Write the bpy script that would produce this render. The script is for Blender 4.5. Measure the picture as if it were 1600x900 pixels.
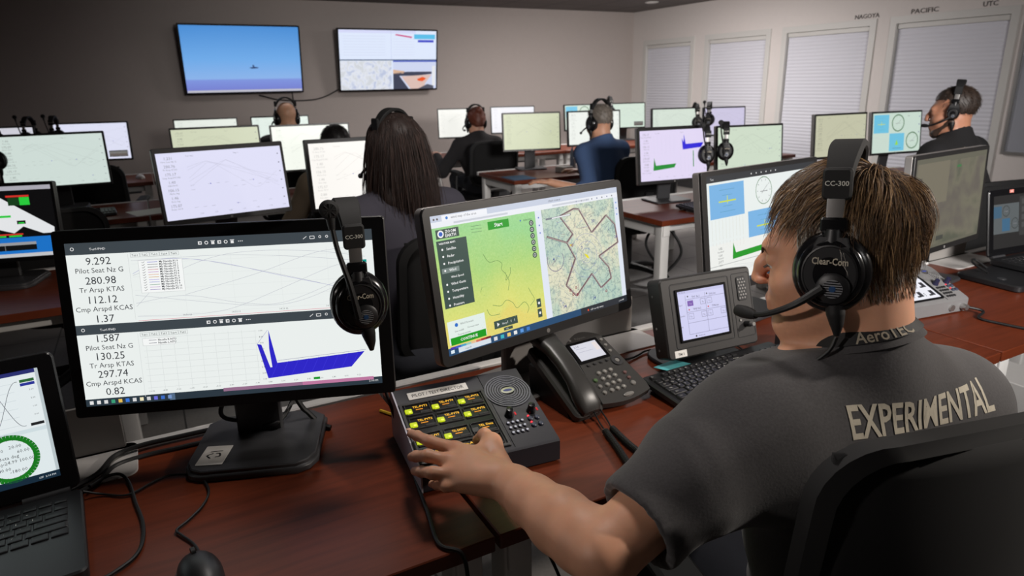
import bpy, bmesh, math, random
import numpy as np
from mathutils import Vector, Matrix, Euler
from mathutils.bvhtree import BVHTree

for o in list(bpy.data.objects): bpy.data.objects.remove(o)
scene = bpy.context.scene
COL = scene.collection
PI = math.pi
R = math.radians
rnd = random.Random(7)

# ------------------------------------------------------------------ camera
CAM_POS = Vector((0, 0, 1.44)); FPX = 1045.0
YAW, PITCH, ROLL = R(28.1974), R(17.0467), R(-1.1229)
def cam_axes():
    cy, sy, cp, sp = math.cos(YAW), math.sin(YAW), math.cos(PITCH), math.sin(PITCH)
    f = Vector((sy*cp, cy*cp, -sp)); r = Vector((cy, -sy, 0)); u = r.cross(f)
    return r*math.cos(ROLL)+u*math.sin(ROLL), -r*math.sin(ROLL)+u*math.cos(ROLL), f
CR, CU, CF = cam_axes()
cd = bpy.data.cameras.new('camera'); cam = bpy.data.objects.new('camera', cd); COL.objects.link(cam)
cam.matrix_world = Matrix(((CR.x, CU.x, -CF.x, CAM_POS.x), (CR.y, CU.y, -CF.y, CAM_POS.y), (CR.z, CU.z, -CF.z, CAM_POS.z), (0, 0, 0, 1)))
cd.sensor_fit = 'HORIZONTAL'; cd.sensor_width = 36.0; cd.lens = FPX/1600*36.0; cd.clip_start = 0.02
cd.dof.use_dof = True; cd.dof.focus_distance = 1.12; cd.dof.aperture_fstop = 7.0
scene.camera = cam

# ------------------------------------------------------------------ world, lights, exposure
w = bpy.data.worlds.new('world'); scene.world = w; w.use_nodes = True
w.node_tree.nodes['Background'].inputs[0].default_value = (0.8, 0.82, 0.9, 1)
w.node_tree.nodes['Background'].inputs[1].default_value = 0.02
vs = scene.view_settings
vs.view_transform = 'Standard'; vs.look = 'None'; vs.exposure = 0.0; vs.gamma = 1.0; vs.use_curve_mapping = False

def spot(name, loc, target, energy, size, blend, radius, col=(1, 1, 1)):
    l = bpy.data.lights.new(name, 'SPOT'); l.energy = energy; l.spot_size = R(size); l.spot_blend = blend
    l.shadow_soft_size = radius; l.color = col
    o = bpy.data.objects.new(name, l); COL.objects.link(o); o.location = loc
    o.rotation_euler = (Vector(target)-Vector(loc)).to_track_quat('-Z', 'Y').to_euler(); return o
def area(name, loc, target, energy, sx, sy, col=(1, 1, 1)):
    l = bpy.data.lights.new(name, 'AREA'); l.shape = 'RECTANGLE'; l.size = sx; l.size_y = sy; l.energy = energy; l.color = col
    o = bpy.data.objects.new(name, l); COL.objects.link(o); o.location = loc
    o.rotation_euler = (Vector(target)-Vector(loc)).to_track_quat('-Z', 'Y').to_euler(); return o
#LIGHTS
spot('flash_light', (1.4, -1.4, 2.28), (5.0, 7.6, 1.2), 1550, 72, 1.0, 0.55, (1, 0.96, 0.93))
spot('side_flash_light', (2.6, -0.45, 2.05), (0.85, 0.8, 1.05), 210, 58, 0.9, 0.06, (1, 0.91, 0.82))
spot('left_fill_light', (-2.2, 0.9, 1.95), (0.74, 0.66, 1.13), 120, 20, 1.0, 0.08, (1, 0.92, 0.87))  # narrow fill spot, added to brighten the foreground man's face and arm
area('ceiling_lamp_light', (0.72, 1.3, 2.36), (0.72, 1.3, 0), 13, 0.3, 0.3, (1, 0.93, 0.88))
area('rear_fill_light', (4.7, 5.9, 2.36), (5.0, 6.1, 0), 135, 1.2, 1.2, (1, 0.95, 0.93))  # added fill, no lamp hangs here; brightens the rear right corner walls
area('back_row_fill_light', (1.2, 6.3, 2.36), (1.2, 6.3, 0), 9, 1.2, 0.6, (1, 0.95, 0.93))  # weak extra fill for the back wall, not a fitting of the room
#ENDLIGHTS

# ------------------------------------------------------------------ materials
def lin(c):
    def f(v):
        v = v/255.0
        return v/12.92 if v <= 0.04045 else ((v+0.055)/1.055)**2.4
    return tuple(f(v) for v in c)
MATS = {}
def mat(name, rgb, rough=0.5, metal=0.0, spec=0.5, noise=0.0, scale=60.0, bump=0.0, sss=0.0, coat=0.0, sheen=0.0, stretch=None):
    if name in MATS: return MATS[name]
    m = bpy.data.materials.new(name); m.use_nodes = True; nt = m.node_tree; b = nt.nodes['Principled BSDF']
    c = lin(rgb)
    b.inputs['Base Color'].default_value = (*c, 1); b.inputs['Roughness'].default_value = rough
    b.inputs['Metallic'].default_value = metal; b.inputs['Specular IOR Level'].default_value = spec
    if coat: b.inputs['Coat Weight'].default_value = coat; b.inputs['Coat Roughness'].default_value = 0.15
    if sheen: b.inputs['Sheen Weight'].default_value = sheen; b.inputs['Sheen Roughness'].default_value = 0.5
    if sss:
        b.inputs['Subsurface Weight'].default_value = sss; b.inputs['Subsurface Radius'].default_value = (0.012, 0.005, 0.003); b.inputs['Subsurface Scale'].default_value = 0.5
    if noise or bump:
        tc = nt.nodes.new('ShaderNodeTexCoord'); n = nt.nodes.new('ShaderNodeTexNoise'); n.inputs['Scale'].default_value = scale
        n.inputs['Detail'].default_value = 5
        src = tc.outputs['Object']
        if stretch:
            mp = nt.nodes.new('ShaderNodeMapping'); mp.inputs['Scale'].default_value = stretch
            nt.links.new(src, mp.inputs[0]); src = mp.outputs[0]
        nt.links.new(src, n.inputs['Vector'])
        if noise:
            mx = nt.nodes.new('ShaderNodeMix'); mx.data_type = 'RGBA'
            mx.inputs[6].default_value = (*[v*(1-noise) for v in c], 1); mx.inputs[7].default_value = (*[min(1, v*(1+noise)) for v in c], 1)
            nt.links.new(n.outputs['Fac'], mx.inputs[0]); nt.links.new(mx.outputs[2], b.inputs['Base Color'])
        if bump:
            bp = nt.nodes.new('ShaderNodeBump'); bp.inputs['Strength'].default_value = bump; bp.inputs['Distance'].default_value = 0.002
            nt.links.new(n.outputs['Fac'], bp.inputs['Height']); nt.links.new(bp.outputs[0], b.inputs['Normal'])
    MATS[name] = m; return m
def emit(rgb, s=1.0, sample=False):
    """a lit screen colour: sRGB colour given off by the screen"""
    key = ('e', tuple(int(v) for v in rgb), round(s, 2), sample)
    if key in MATS: return MATS[key]
    m = bpy.data.materials.new('screen_colour'); m.use_nodes = True; b = m.node_tree.nodes['Principled BSDF']
    b.inputs['Base Color'].default_value = (0.01, 0.01, 0.01, 1); b.inputs['Roughness'].default_value = 0.35
    b.inputs['Specular IOR Level'].default_value = 0.3
    b.inputs['Emission Color'].default_value = (*lin(rgb), 1); b.inputs['Emission Strength'].default_value = s
    if not sample: m.cycles.emission_sampling = 'NONE'
    MATS[key] = m; return m

# ------------------------------------------------------------------ object bookkeeping
def tag(o, label=None, cat=None, group=None, kind=None):
    if label: o['label'] = label
    if cat: o['category'] = cat
    if group: o['group'] = group
    if kind: o['kind'] = kind
    return o
def thing(name, label, cat, loc=(0, 0, 0), rotz=0.0, group=None):
    o = bpy.data.objects.new(name, None); COL.objects.link(o); o.empty_display_size = 0.05
    o.location = loc; o.rotation_euler = (0, 0, rotz)
    return tag(o, label, cat, group)
def copy_tree(o, parent=None):
    c = o.copy(); COL.objects.link(c); c.parent = parent
    for ch in list(o.children): copy_tree(ch, c)
    return c

class MB:
    """collects shapes, builds them as ONE mesh object"""
    def __init__(s): s.v = []; s.f = []; s.mi = []; s.mats = []; s.M = Matrix.Identity(4)
    def m(s, mt):
        if mt not in s.mats: s.mats.append(mt)
        return s.mats.index(mt)
    def add(s, vs, fs, mt, M=None):
        T = s.M @ M if M is not None else s.M
        b = len(s.v); k = s.m(mt)
        s.v += [tuple(T @ Vector(p)) for p in vs]
        for f in fs: s.f.append(tuple(i+b for i in f)); s.mi.append(k)
        return s
    def rings(s, rings, mt, M=None, cap=True, closed=False):
        n = len(rings[0]); vs = [p for r in rings for p in r]; fs = []
        for i in range(len(rings)-1 + (1 if closed else 0)):
            a = i*n; b = ((i+1) % len(rings))*n
            for j in range(n): fs.append((a+j, a+(j+1) % n, b+(j+1) % n, b+j))
        if cap and not closed:
            fs.append(tuple(reversed(range(n)))); fs.append(tuple(range(len(vs)-n, len(vs))))
        return s.add(vs, fs, mt, M)
    def rbox(s, c, size, mt, r=0.004, ch=None, M=None, seg=4, axis='z'):
        """rounded-rectangle prism centred on c; r = corner radius seen along axis, ch = chamfer of the two ends"""
        sx, sy, sz = size
        if axis == 'z': A = Matrix.Identity(4); a, b, h = sx, sy, sz
        elif axis == 'y': A = Matrix(((1, 0, 0, 0), (0, 0, -1, 0), (0, 1, 0, 0), (0, 0, 0, 1))); a, b, h = sx, sz, sy
        else: A = Matrix(((0, 0, 1, 0), (1, 0, 0, 0), (0, 1, 0, 0), (0, 0, 0, 1))); a, b, h = sy, sz, sx
        r = max(1e-5, min(r, a/2-1e-5, b/2-1e-5)); ch = min(r, 0.003, h*0.3) if ch is None else ch
        rr = []
        for z, i in ((-h/2, ch), (-h/2+ch, 0), (h/2-ch, 0), (h/2, ch)):
            if ch <= 0 and i == 0 and len(rr) and abs(z) < 0: continue
            rr.append([(x, y, z) for x, y in rrect(a-2*i, b-2*i, max(1e-5, r-i), seg)])
        T = Matrix.Translation(c) @ A
        return s.rings(rr, mt, (M @ T) if M is not None else T)
    def prism(s, pts, z0, z1, mt, M=None):
        return s.rings([[(x, y, z0) for x, y in pts], [(x, y, z1) for x, y in pts]], mt, M)
    def frame(s, w, h, iw, ih, y0, y1, r, mt, M=None, ir=0.001, off=(0, 0)):
        """ring frame in the XZ plane between y0 (front) and y1"""
        o = rrect(w, h, r, 5); i = [(x+off[0], z+off[1]) for x, z in rrect(iw, ih, ir, 5)]
        R_ = [[(x, y1, z) for x, z in o], [(x, y0+0.001, z) for x, z in o], [(x*(1-0.002/w), y0, z*(1-0.002/h)) for x, z in o], [(x, y0, z) for x, z in i], [(x, y1, z) for x, z in i]]
        return s.rings(R_, mt, M, cap=False, closed=True)
    def cyl(s, a, b, ra, mt, rb=None, n=16, M=None, cap=True):
        a = Vector(a); b = Vector(b); rb = ra if rb is None else rb
        q = (b-a).to_track_quat('Z', 'Y'); L = (b-a).length
        rr = [[(math.cos(2*PI*i/n)*r, math.sin(2*PI*i/n)*r, z) for i in range(n)] for r, z in ((ra, 0), (rb, L))]
        T = Matrix.Translation(a) @ q.to_matrix().to_4x4()
        return s.rings(rr, mt, (M @ T) if M is not None else T, cap)
    def lathe(s, prof, mt, n=28, M=None, sx=1, sy=1, cap=True):
        """prof: list of (r, z) round Z"""
        rr = [[(math.cos(2*PI*i/n)*max(r, 1e-5)*sx, math.sin(2*PI*i/n)*max(r, 1e-5)*sy, z) for i in range(n)] for r, z in prof]
        return s.rings(rr, mt, M, cap)
    def tube(s, pts, r, mt, n=8, M=None, smooth=True, per=6):
        pts = [Vector(p) for p in pts]
        if smooth and len(pts) > 2: pts = catmull(pts, per)
        rs = r if isinstance(r, (list, tuple)) else [r]*len(pts)
        if len(rs) != len(pts): rs = [np.interp(i/(len(pts)-1), np.linspace(0, 1, len(rs)), rs) for i in range(len(pts))]
        up = Vector((0, 0, 1)); rr = []; N = None
        for i, p in enumerate(pts):
            t = (pts[min(i+1, len(pts)-1)]-pts[max(i-1, 0)])
            if t.length < 1e-9: t = Vector((0, 0, 1))
            t.normalize()
            if N is None: N = t.orthogonal().normalized()
            N = (N - t*N.dot(t)); N = N.normalized() if N.length > 1e-6 else t.orthogonal().normalized()
            B = t.cross(N)
            rr.append([tuple(p+(N*math.cos(2*PI*k/n)+B*math.sin(2*PI*k/n))*rs[i]) for k in range(n)])
        return s.rings(rr, mt, M)
    def strip(s, pts, half, thick, mt, M=None, widthdir=(0, 1, 0), per=6, smooth=True):
        """band of rectangular section following pts; widthdir is the broad direction"""
        pts = [Vector(p) for p in pts]
        if smooth and len(pts) > 2: pts = catmull(pts, per)
        W = Vector(widthdir).normalized(); hs = half if isinstance(half, (list, tuple)) else [half, half]
        rr = []
        for i, p in enumerate(pts):
            t = (pts[min(i+1, len(pts)-1)]-pts[max(i-1, 0)]).normalized(); n_ = t.cross(W).normalized()
            hf = np.interp(i/(len(pts)-1), np.linspace(0, 1, len(hs)), hs)
            e = thick*0.45
            o = [(-hf+e, -thick), (hf-e, -thick), (hf, -thick+e), (hf, thick-e), (hf-e, thick), (-hf+e, thick), (-hf, thick-e), (-hf, -thick+e)]
            rr.append([tuple(p+W*float(a)+n_*float(b)) for a, b in o])
        return s.rings(rr, mt, M)
    def build(s, name, parent=None, smooth=True, label=None, angle=35):
        me = bpy.data.meshes.new(name); me.from_pydata(s.v, [], s.f); me.update()
        for mt in s.mats: me.materials.append(mt)
        me.polygons.foreach_set('material_index', s.mi)
        bm = bmesh.new(); bm.from_mesh(me); bmesh.ops.recalc_face_normals(bm, faces=bm.faces); bm.to_mesh(me); bm.free()
        if smooth:
            me.shade_smooth(); me.set_sharp_from_angle(angle=R(angle))
        o = bpy.data.objects.new(name, me); COL.objects.link(o); o.parent = parent
        if label: o['label'] = label
        return o
def rrect(a, b, r, seg=4):
    pts = []
    for cx, cy, a0 in ((a/2-r, b/2-r, 0), (-a/2+r, b/2-r, 90), (-a/2+r, -b/2+r, 180), (a/2-r, -b/2+r, 270)):
        for k in range(seg+1):
            t = R(a0+90*k/seg); pts.append((cx+r*math.cos(t), cy+r*math.sin(t)))
    return pts
def catmull(p, per=6):
    out = []; n = len(p)
    for i in range(n-1):
        a = p[i-1] if i else p[0]*2-p[1]; b, c = p[i], p[i+1]; d = p[i+2] if i+2 < n else p[-1]*2-p[-2]
        for k in range(per):
            t = k/per
            out.append(0.5*((2*b)+(c-a)*t+(2*a-5*b+4*c-d)*t*t+(3*b-a-3*c+d)*t**3))
    out.append(p[-1]); return out
def frm(loc, x=None, rot=(0, 0, 0)):
    return Matrix.Translation(loc) @ Euler(rot).to_matrix().to_4x4()

# ------------------------------------------------------------------ lettering
_txt = {}
def text_mesh(s, bold=0.0, res=2, shear=0.0):
    key = (s, bold, res, shear)
    if key in _txt: return _txt[key]
    c = bpy.data.curves.new('lettering', 'FONT'); c.body = s; c.resolution_u = res; c.offset = bold; c.shear = shear
    c.fill_mode = 'BOTH'
    o = bpy.data.objects.new('lettering', c); me = o.to_mesh()
    vs = [(v.co.x, v.co.y) for v in me.vertices]; fs = [tuple(p.vertices) for p in me.polygons]
    o.to_mesh_clear(); bpy.data.objects.remove(o); bpy.data.curves.remove(c)
    if vs:
        x0 = min(v[0] for v in vs); x1 = max(v[0] for v in vs)
    else: x0 = x1 = 0
    _txt[key] = (vs, fs, x0, x1); return _txt[key]
def letter(mb, s, mt, M, size, align='c', bold=0.0, depth=0.0, width=None, res=2, shear=0.0):
    """flat lettering in the local XY plane of M, size = font size in metres"""
    vs, fs, x0, x1 = text_mesh(s, bold, res, shear)
    if not vs: return
    k = size; kx = size if width is None else width/(x1-x0)
    ox = {'l': -x0, 'c': -(x0+x1)/2, 'r': -x1}[align]
    mb.add([((x+ox)*kx, y*k, 0) for x, y in vs], fs, mt, M)

# ------------------------------------------------------------------ lit screens
class Screen:
    """what a display shows: flat colour shapes in a w x h rectangle, u right, v down, both 0..1"""
    def __init__(s, w, h, bg, strength=1.0, bgmat=None):
        s.w, s.h = w, h; s.k = strength; s.mb = MB(); s.n = 0
        m = bgmat or emit(bg, strength, True)
        s.mb.add([s.P(0, 0), s.P(1, 0), s.P(1, 1), s.P(0, 1)], [(3, 2, 1, 0)], m)
        s.bgm = m
    def P(s, u, v, l=0): return ((u-0.5)*s.w, -0.00012*l, (0.5-v)*s.h)
    def mtl(s, c): return c if isinstance(c, bpy.types.Material) else emit(c, s.k)
    def poly(s, pts, c, l=1):
        s.mb.add([s.P(u, v, l) for u, v in pts], [tuple(range(len(pts)))], s.mtl(c)); return s
    def rect(s, u0, v0, u1, v1, c, l=1): return s.poly([(u0, v1), (u1, v1), (u1, v0), (u0, v0)], c, l)
    def line(s, pts, c, t=0.0006, l=2):
        vs = []; fs = []
        for (a, b), (d, e) in zip(pts[:-1], pts[1:]):
            p = Vector(((a-0.5)*s.w, (0.5-b)*s.h)); q = Vector(((d-0.5)*s.w, (0.5-e)*s.h)); dd = q-p
            if dd.length < 1e-7: continue
            n = Vector((-dd.y, dd.x)).normalized()*t/2; k = len(vs)
            vs += [(p.x-n.x, -0.00012*l, p.y-n.y), (q.x-n.x, -0.00012*l, q.y-n.y), (q.x+n.x, -0.00012*l, q.y+n.y), (p.x+n.x, -0.00012*l, p.y+n.y)]
            fs.append((k, k+1, k+2, k+3))
        if vs: s.mb.add(vs, fs, s.mtl(c))
        return s
    def ring(s, u, v, r, t, c, l=2, n=32, a0=0, a1=360):
        k = s.h/s.w
        return s.line([(u+math.cos(R(a0+(a1-a0)*i/n))*r/s.w, v+math.sin(R(a0+(a1-a0)*i/n))*r/s.h) for i in range(n+1)], c, t, l)
    def disc(s, u, v, r, c, l=2, n=20):
        return s.poly([(u+math.cos(-2*PI*i/n)*r/s.w, v+math.sin(-2*PI*i/n)*r/s.h) for i in range(n)], c, l)
    def text(s, t, u, v, size, c, align='l', l=3, bold=0.0, width=None):
        M = Matrix.Translation(s.P(u, v, l)) @ Euler((PI/2, 0, 0)).to_matrix().to_4x4()
        letter(s.mb, t, s.mtl(c), M, size, align, bold, width=width, res=1 if size < 0.012 else 2); return s
    def build(s, parent, M, name='screen'):
        s.mb.v = [tuple(M @ Vector(p)) for p in s.mb.v]
        return s.mb.build(name, parent, smooth=False)

# ------------------------------------------------------------------ smooth implicit shapes -> one continuous surface
class SDF:
    def __init__(s, lo, hi, h):
        s.lo = np.array(lo, float); s.h = h; s.n = np.ceil((np.array(hi)-s.lo)/h).astype(int)+1
        s.f = np.full(s.n, 1.0, np.float32)
    def box(s, lo, hi, pad):
        a = np.clip(np.floor((np.array(lo)-pad-s.lo)/s.h).astype(int), 0, s.n-1); b = np.clip(np.ceil((np.array(hi)+pad-s.lo)/s.h).astype(int)+1, 1, s.n)
        sl = tuple(slice(i, j) for i, j in zip(a, b))
        ax = [(s.lo[i]+np.arange(a[i], b[i])*s.h).astype(np.float32) for i in range(3)]
        return sl, ax[0][:, None, None], ax[1][None, :, None], ax[2][None, None, :]
    def _mix(s, sl, d, k, op):
        f = s.f[sl]
        if op == 'u':
            hh = np.maximum(k-np.abs(d-f), 0)/k; s.f[sl] = np.minimum(d, f)-hh*hh*k*0.25
        elif op == 's':
            d = -d; hh = np.maximum(k-np.abs(d-f), 0)/k; s.f[sl] = np.maximum(d, f)+hh*hh*k*0.25
        elif op == 'i': s.f[sl] = np.maximum(d, f)
    def cap(s, a, b, ra, rb=None, k=0.02, op='u'):
        rb = ra if rb is None else rb; a = np.array(a, float); b = np.array(b, float); rm = max(ra, rb)
        sl, x, y, z = s.box(np.minimum(a, b)-rm, np.maximum(a, b)+rm, k+3*s.h)
        ba = b-a; L2 = float(ba@ba)+1e-12
        t = np.clip(((x-a[0])*ba[0]+(y-a[1])*ba[1]+(z-a[2])*ba[2])/L2, 0, 1)
        d = np.sqrt((x-a[0]-ba[0]*t)**2+(y-a[1]-ba[1]*t)**2+(z-a[2]-ba[2]*t)**2)-(ra+(rb-ra)*t)
        s._mix(sl, d.astype(np.float32), k, op); return s
    def chain(s, pts, rs, k=0.02, op='u'):
        for i in range(len(pts)-1): s.cap(pts[i], pts[i+1], rs[i], rs[i+1], k, op)
        return s
    def ell(s, c, r, k=0.02, rot=None, op='u'):
        c = np.array(c, float); r = np.array(r, float); rm = float(r.max())
        sl, x, y, z = s.box(c-rm, c+rm, k+3*s.h)
        q = np.eye(3) if rot is None else np.array(rot)     # columns = axes
        X, Y, Z = x-c[0], y-c[1], z-c[2]
        p = [(X*q[0, i]+Y*q[1, i]+Z*q[2, i]) for i in range(3)]
        k0 = np.sqrt((p[0]/r[0])**2+(p[1]/r[1])**2+(p[2]/r[2])**2); k1 = np.sqrt((p[0]/r[0]**2)**2+(p[1]/r[1]**2)**2+(p[2]/r[2]**2)**2)+1e-9
        s._mix(sl, (k0*(k0-1)/k1).astype(np.float32), k, op); return s
    def plane(s, c, n, op='i', lo=None, hi=None):
        """keep the side n points away from"""
        n = np.array(n, float); n /= np.linalg.norm(n); c = np.array(c, float)
        sl, x, y, z = s.box(s.lo if lo is None else lo, s.lo+s.n*s.h if hi is None else hi, 0)
        d = ((x-c[0])*n[0]+(y-c[1])*n[1]+(z-c[2])*n[2]).astype(np.float32)
        s.f[sl] = np.maximum(s.f[sl], d); return s
    def mesh(s):
        f = s.f; ins = f < 0; h = s.h
        c = np.zeros(np.array(f.shape)-1, np.uint8)
        for i in (0, 1):
            for j in (0, 1):
                for k in (0, 1): c += ins[i:f.shape[0]-1+i, j:f.shape[1]-1+j, k:f.shape[2]-1+k]
        act = np.argwhere((c > 0) & (c < 8)); idx = np.full(c.shape, -1, np.int32); idx[tuple(act.T)] = np.arange(len(act))
        P = np.zeros((len(act), 3)); W = np.zeros(len(act))
        cor = [(i, j, k) for i in (0, 1) for j in (0, 1) for k in (0, 1)]
        val = {q: f[act[:, 0]+q[0], act[:, 1]+q[1], act[:, 2]+q[2]] for q in cor}
        for a in cor:
            for ax in range(3):
                if a[ax]: continue
                b = list(a); b[ax] = 1; b = tuple(b)
                va, vb = val[a], val[b]; mk = (va < 0) != (vb < 0)
                t = np.where(mk, va/(va-vb+1e-20), 0)
                p = np.array(a, float)[None, :]+np.zeros((len(act), 3)); p[:, ax] += t
                P[mk] += p[mk]; W[mk] += 1
        V = s.lo+(act+P/W[:, None])*h
        Q = []
        for ax in range(3):
            o1, o2 = [(1, 2), (2, 0), (0, 1)][ax]
            a = np.moveaxis(ins, ax, 0); e = np.argwhere(np.moveaxis(a[:-1] != a[1:], 0, ax))
            e = e[(e[:, o1] > 0) & (e[:, o2] > 0) & (e[:, o1] < c.shape[o1]) & (e[:, o2] < c.shape[o2])]
            d1 = np.zeros(3, int); d1[o1] = 1; d2 = np.zeros(3, int); d2[o2] = 1
            q = np.stack([idx[tuple((e-d1-d2).T)], idx[tuple((e-d2).T)], idx[tuple(e.T)], idx[tuple((e-d1).T)]], 1)
            st = ins[tuple(e.T)]; q[~st] = q[~st][:, ::-1]
            Q.append(q)
        return V, np.concatenate(Q)
def mesh_obj(name, V, Q, mt, parent=None, smooth_iter=1, label=None, mats=None, mi=None):
    V = np.asarray(V, float)
    me = bpy.data.meshes.new(name); me.from_pydata(V.tolist(), [], Q.tolist()); me.update()
    for m_ in (mats or [mt]): me.materials.append(m_)
    if mi is not None: me.polygons.foreach_set('material_index', mi)
    me.shade_smooth()
    o = bpy.data.objects.new(name, me); COL.objects.link(o); o.parent = parent
    if label: o['label'] = label
    return o
def relax(V, Q, it=2, lam=0.5):
    E = np.concatenate([Q[:, [0, 1]], Q[:, [1, 2]], Q[:, [2, 3]], Q[:, [3, 0]]]); E = np.concatenate([E, E[:, ::-1]])
    cnt = np.bincount(E[:, 0], minlength=len(V)).astype(float)[:, None]
    for _ in range(it):
        S = np.stack([np.bincount(E[:, 0], weights=V[E[:, 1], i], minlength=len(V)) for i in range(3)], 1)
        V = V+lam*(S/np.maximum(cnt, 1)-V)
    return V
# ================================================================== materials in use
black = mat('black_plastic', (24, 24, 26), 0.45, noise=0.15, scale=200)
blackg = mat('black_gloss', (14, 14, 16), 0.22)
soft = mat('black_soft', (13, 13, 14), 0.75, noise=0.2, scale=300)
dgrey = mat('dark_grey_plastic', (52, 52, 54), 0.42, noise=0.1, scale=200)
mgrey = mat('grey_plastic', (120, 118, 116), 0.4, noise=0.06)
lgrey = mat('light_grey_metal', (176, 173, 170), 0.42, noise=0.05)
silver = mat('silver_metal', (190, 188, 186), 0.3, metal=0.9)
chrome = mat('chrome', (220, 220, 220), 0.12, metal=1.0)
white = mat('white_paint', (205, 203, 200), 0.45, noise=0.03)
paper = mat('paper', (226, 224, 220), 0.7, noise=0.03)
rubber = mat('rubber', (15, 15, 16), 0.55, noise=0.1, scale=400)
ink = mat('ink', (20, 20, 22), 0.6)
printw = mat('white_print', (215, 214, 205), 0.6)
printc = mat('cream_print', (186, 178, 160), 0.8, noise=0.15, scale=150)
def wood():
    if 'wood' in MATS: return MATS['wood']
    m = bpy.data.materials.new('mahogany'); m.use_nodes = True; nt = m.node_tree; b = nt.nodes['Principled BSDF']
    tc = nt.nodes.new('ShaderNodeTexCoord'); mp = nt.nodes.new('ShaderNodeMapping'); mp.inputs['Scale'].default_value = (2.0, 30, 6)
    n = nt.nodes.new('ShaderNodeTexNoise'); n.inputs['Scale'].default_value = 2.2; n.inputs['Detail'].default_value = 8; n.inputs['Roughness'].default_value = 0.62; n.inputs['Distortion'].default_value = 0.4
    rp = nt.nodes.new('ShaderNodeValToRGB'); e = rp.color_ramp.elements
    e[0].position = 0.3; e[0].color = (*lin((86, 37, 19)), 1); e[1].position = 0.7; e[1].color = (*lin((112, 50, 28)), 1)
    nt.links.new(tc.outputs['Object'], mp.inputs[0]); nt.links.new(mp.outputs[0], n.inputs['Vector']); nt.links.new(n.outputs['Fac'], rp.inputs[0])
    nt.links.new(rp.outputs[0], b.inputs['Base Color']); b.inputs['Roughness'].default_value = 0.36; b.inputs['Specular IOR Level'].default_value = 0.3
    MATS['wood'] = m; return m
W_ = wood()
def tiles(name, base, line, size, gap, rough, off=(0, 0)):
    m = bpy.data.materials.new(name); m.use_nodes = True; nt = m.node_tree; b = nt.nodes['Principled BSDF']
    tc = nt.nodes.new('ShaderNodeTexCoord'); mp = nt.nodes.new('ShaderNodeMapping'); mp.inputs['Location'].default_value = (*off, 0)
    br = nt.nodes.new('ShaderNodeTexBrick'); br.offset = 0; br.squash = 1
    br.inputs['Color1'].default_value = (*lin(base), 1); br.inputs['Color2'].default_value = (*[v*0.93 for v in lin(base)], 1); br.inputs['Mortar'].default_value = (*lin(line), 1)
    br.inputs['Scale'].default_value = 1.0; br.inputs['Mortar Size'].default_value = gap; br.inputs['Brick Width'].default_value = size; br.inputs['Row Height'].default_value = size
    n = nt.nodes.new('ShaderNodeTexNoise'); n.inputs['Scale'].default_value = 90; n.inputs['Detail'].default_value = 4
    mx = nt.nodes.new('ShaderNodeMix'); mx.data_type = 'RGBA'; mx.blend_type = 'MULTIPLY'; mx.inputs[0].default_value = 0.35
    nt.links.new(tc.outputs['Object'], mp.inputs[0]); nt.links.new(mp.outputs[0], br.inputs['Vector']); nt.links.new(mp.outputs[0], n.inputs['Vector'])
    nt.links.new(br.outputs[0], mx.inputs[6]); nt.links.new(n.outputs['Fac'], mx.inputs[7]); nt.links.new(mx.outputs[2], b.inputs['Base Color'])
    b.inputs['Roughness'].default_value = rough; return m

# ================================================================== the room
XL, XR, YB, YF, ZC = -4.2, 6.59, -2.6, 8.36, 2.385
def slab(name, lo, hi, mt):
    b = MB(); lo = Vector(lo); hi = Vector(hi); c = (lo+hi)/2; s = hi-lo
    b.add([(x, y, z) for z in (-s.z/2, s.z/2) for x, y in ((-s.x/2, -s.y/2), (s.x/2, -s.y/2), (s.x/2, s.y/2), (-s.x/2, s.y/2))],
          [(0, 1, 2, 3), (4, 5, 6, 7), (0, 1, 5, 4), (1, 2, 6, 5), (2, 3, 7, 6), (3, 0, 4, 7)], mt)
    o = b.build(name, None, smooth=False); o.location = c; return tag(o, kind='structure')
wallm = mat('wall_paint', (172, 162, 157), 0.75, noise=0.03, scale=30, bump=0.05)
wallr = mat('wall_paint_light', (206, 199, 195), 0.75, noise=0.03, scale=30, bump=0.05)
slab('floor', (XL, YB, -0.1), (XR, YF, 0), tiles('floor_tile', (150, 146, 142), (60, 58, 57), 0.61, 0.004, 0.4))
slab('ceiling', (XL, YB, ZC), (XR, YF, ZC+0.1), tiles('ceiling_tile', (118, 112, 110), (70, 66, 64), 0.61, 0.008, 0.8))
slab('wall_back', (XL-0.1, YF, 0), (XR+0.12, YF+0.1, ZC), wallm)
slab('wall_left', (XL-0.1, YB, 0), (XL, YF, ZC), wallm)
slab('wall_front', (XL-0.1, YB-0.1, 0), (XR+0.12, YB, ZC), wallm)
WIN = [(8.10, 7.075), (6.865, 5.825), (5.645, 4.525), (4.36, 3.245)]     # y of the outer frame edges, far to near
ZT, ZB = 1.972, 0.42
# right wall as one object with four openings
b = MB(); ys = [YF]+[v for q in WIN for v in q]+[YB]
def wbox(b, y0, y1, z0, z1): b.rbox((XR+0.06, (y0+y1)/2, (z0+z1)/2), (0.12, abs(y1-y0), z1-z0), wallr, r=0.0002, ch=0.0, seg=1)
for i in range(0, len(ys), 2): wbox(b, ys[i], ys[i+1], 0, ZC)
for y0, y1 in WIN: wbox(b, y0, y1, ZT, ZC); wbox(b, y0, y1, 0, ZB)
tag(b.build('wall_right', None, smooth=False), kind='structure')
b = MB(); b.rbox((XR-0.008, (YF+YB)/2, 0.05), (0.016, YF-YB-0.02, 0.1), dgrey, r=0.003); tag(b.build('baseboard_right'), kind='structure')
b = MB(); b.rbox(((XL+XR)/2, YF-0.008, 0.05), (XR-XL-0.04, 0.016, 0.1), dgrey, r=0.003); tag(b.build('baseboard_back'), kind='structure')
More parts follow.
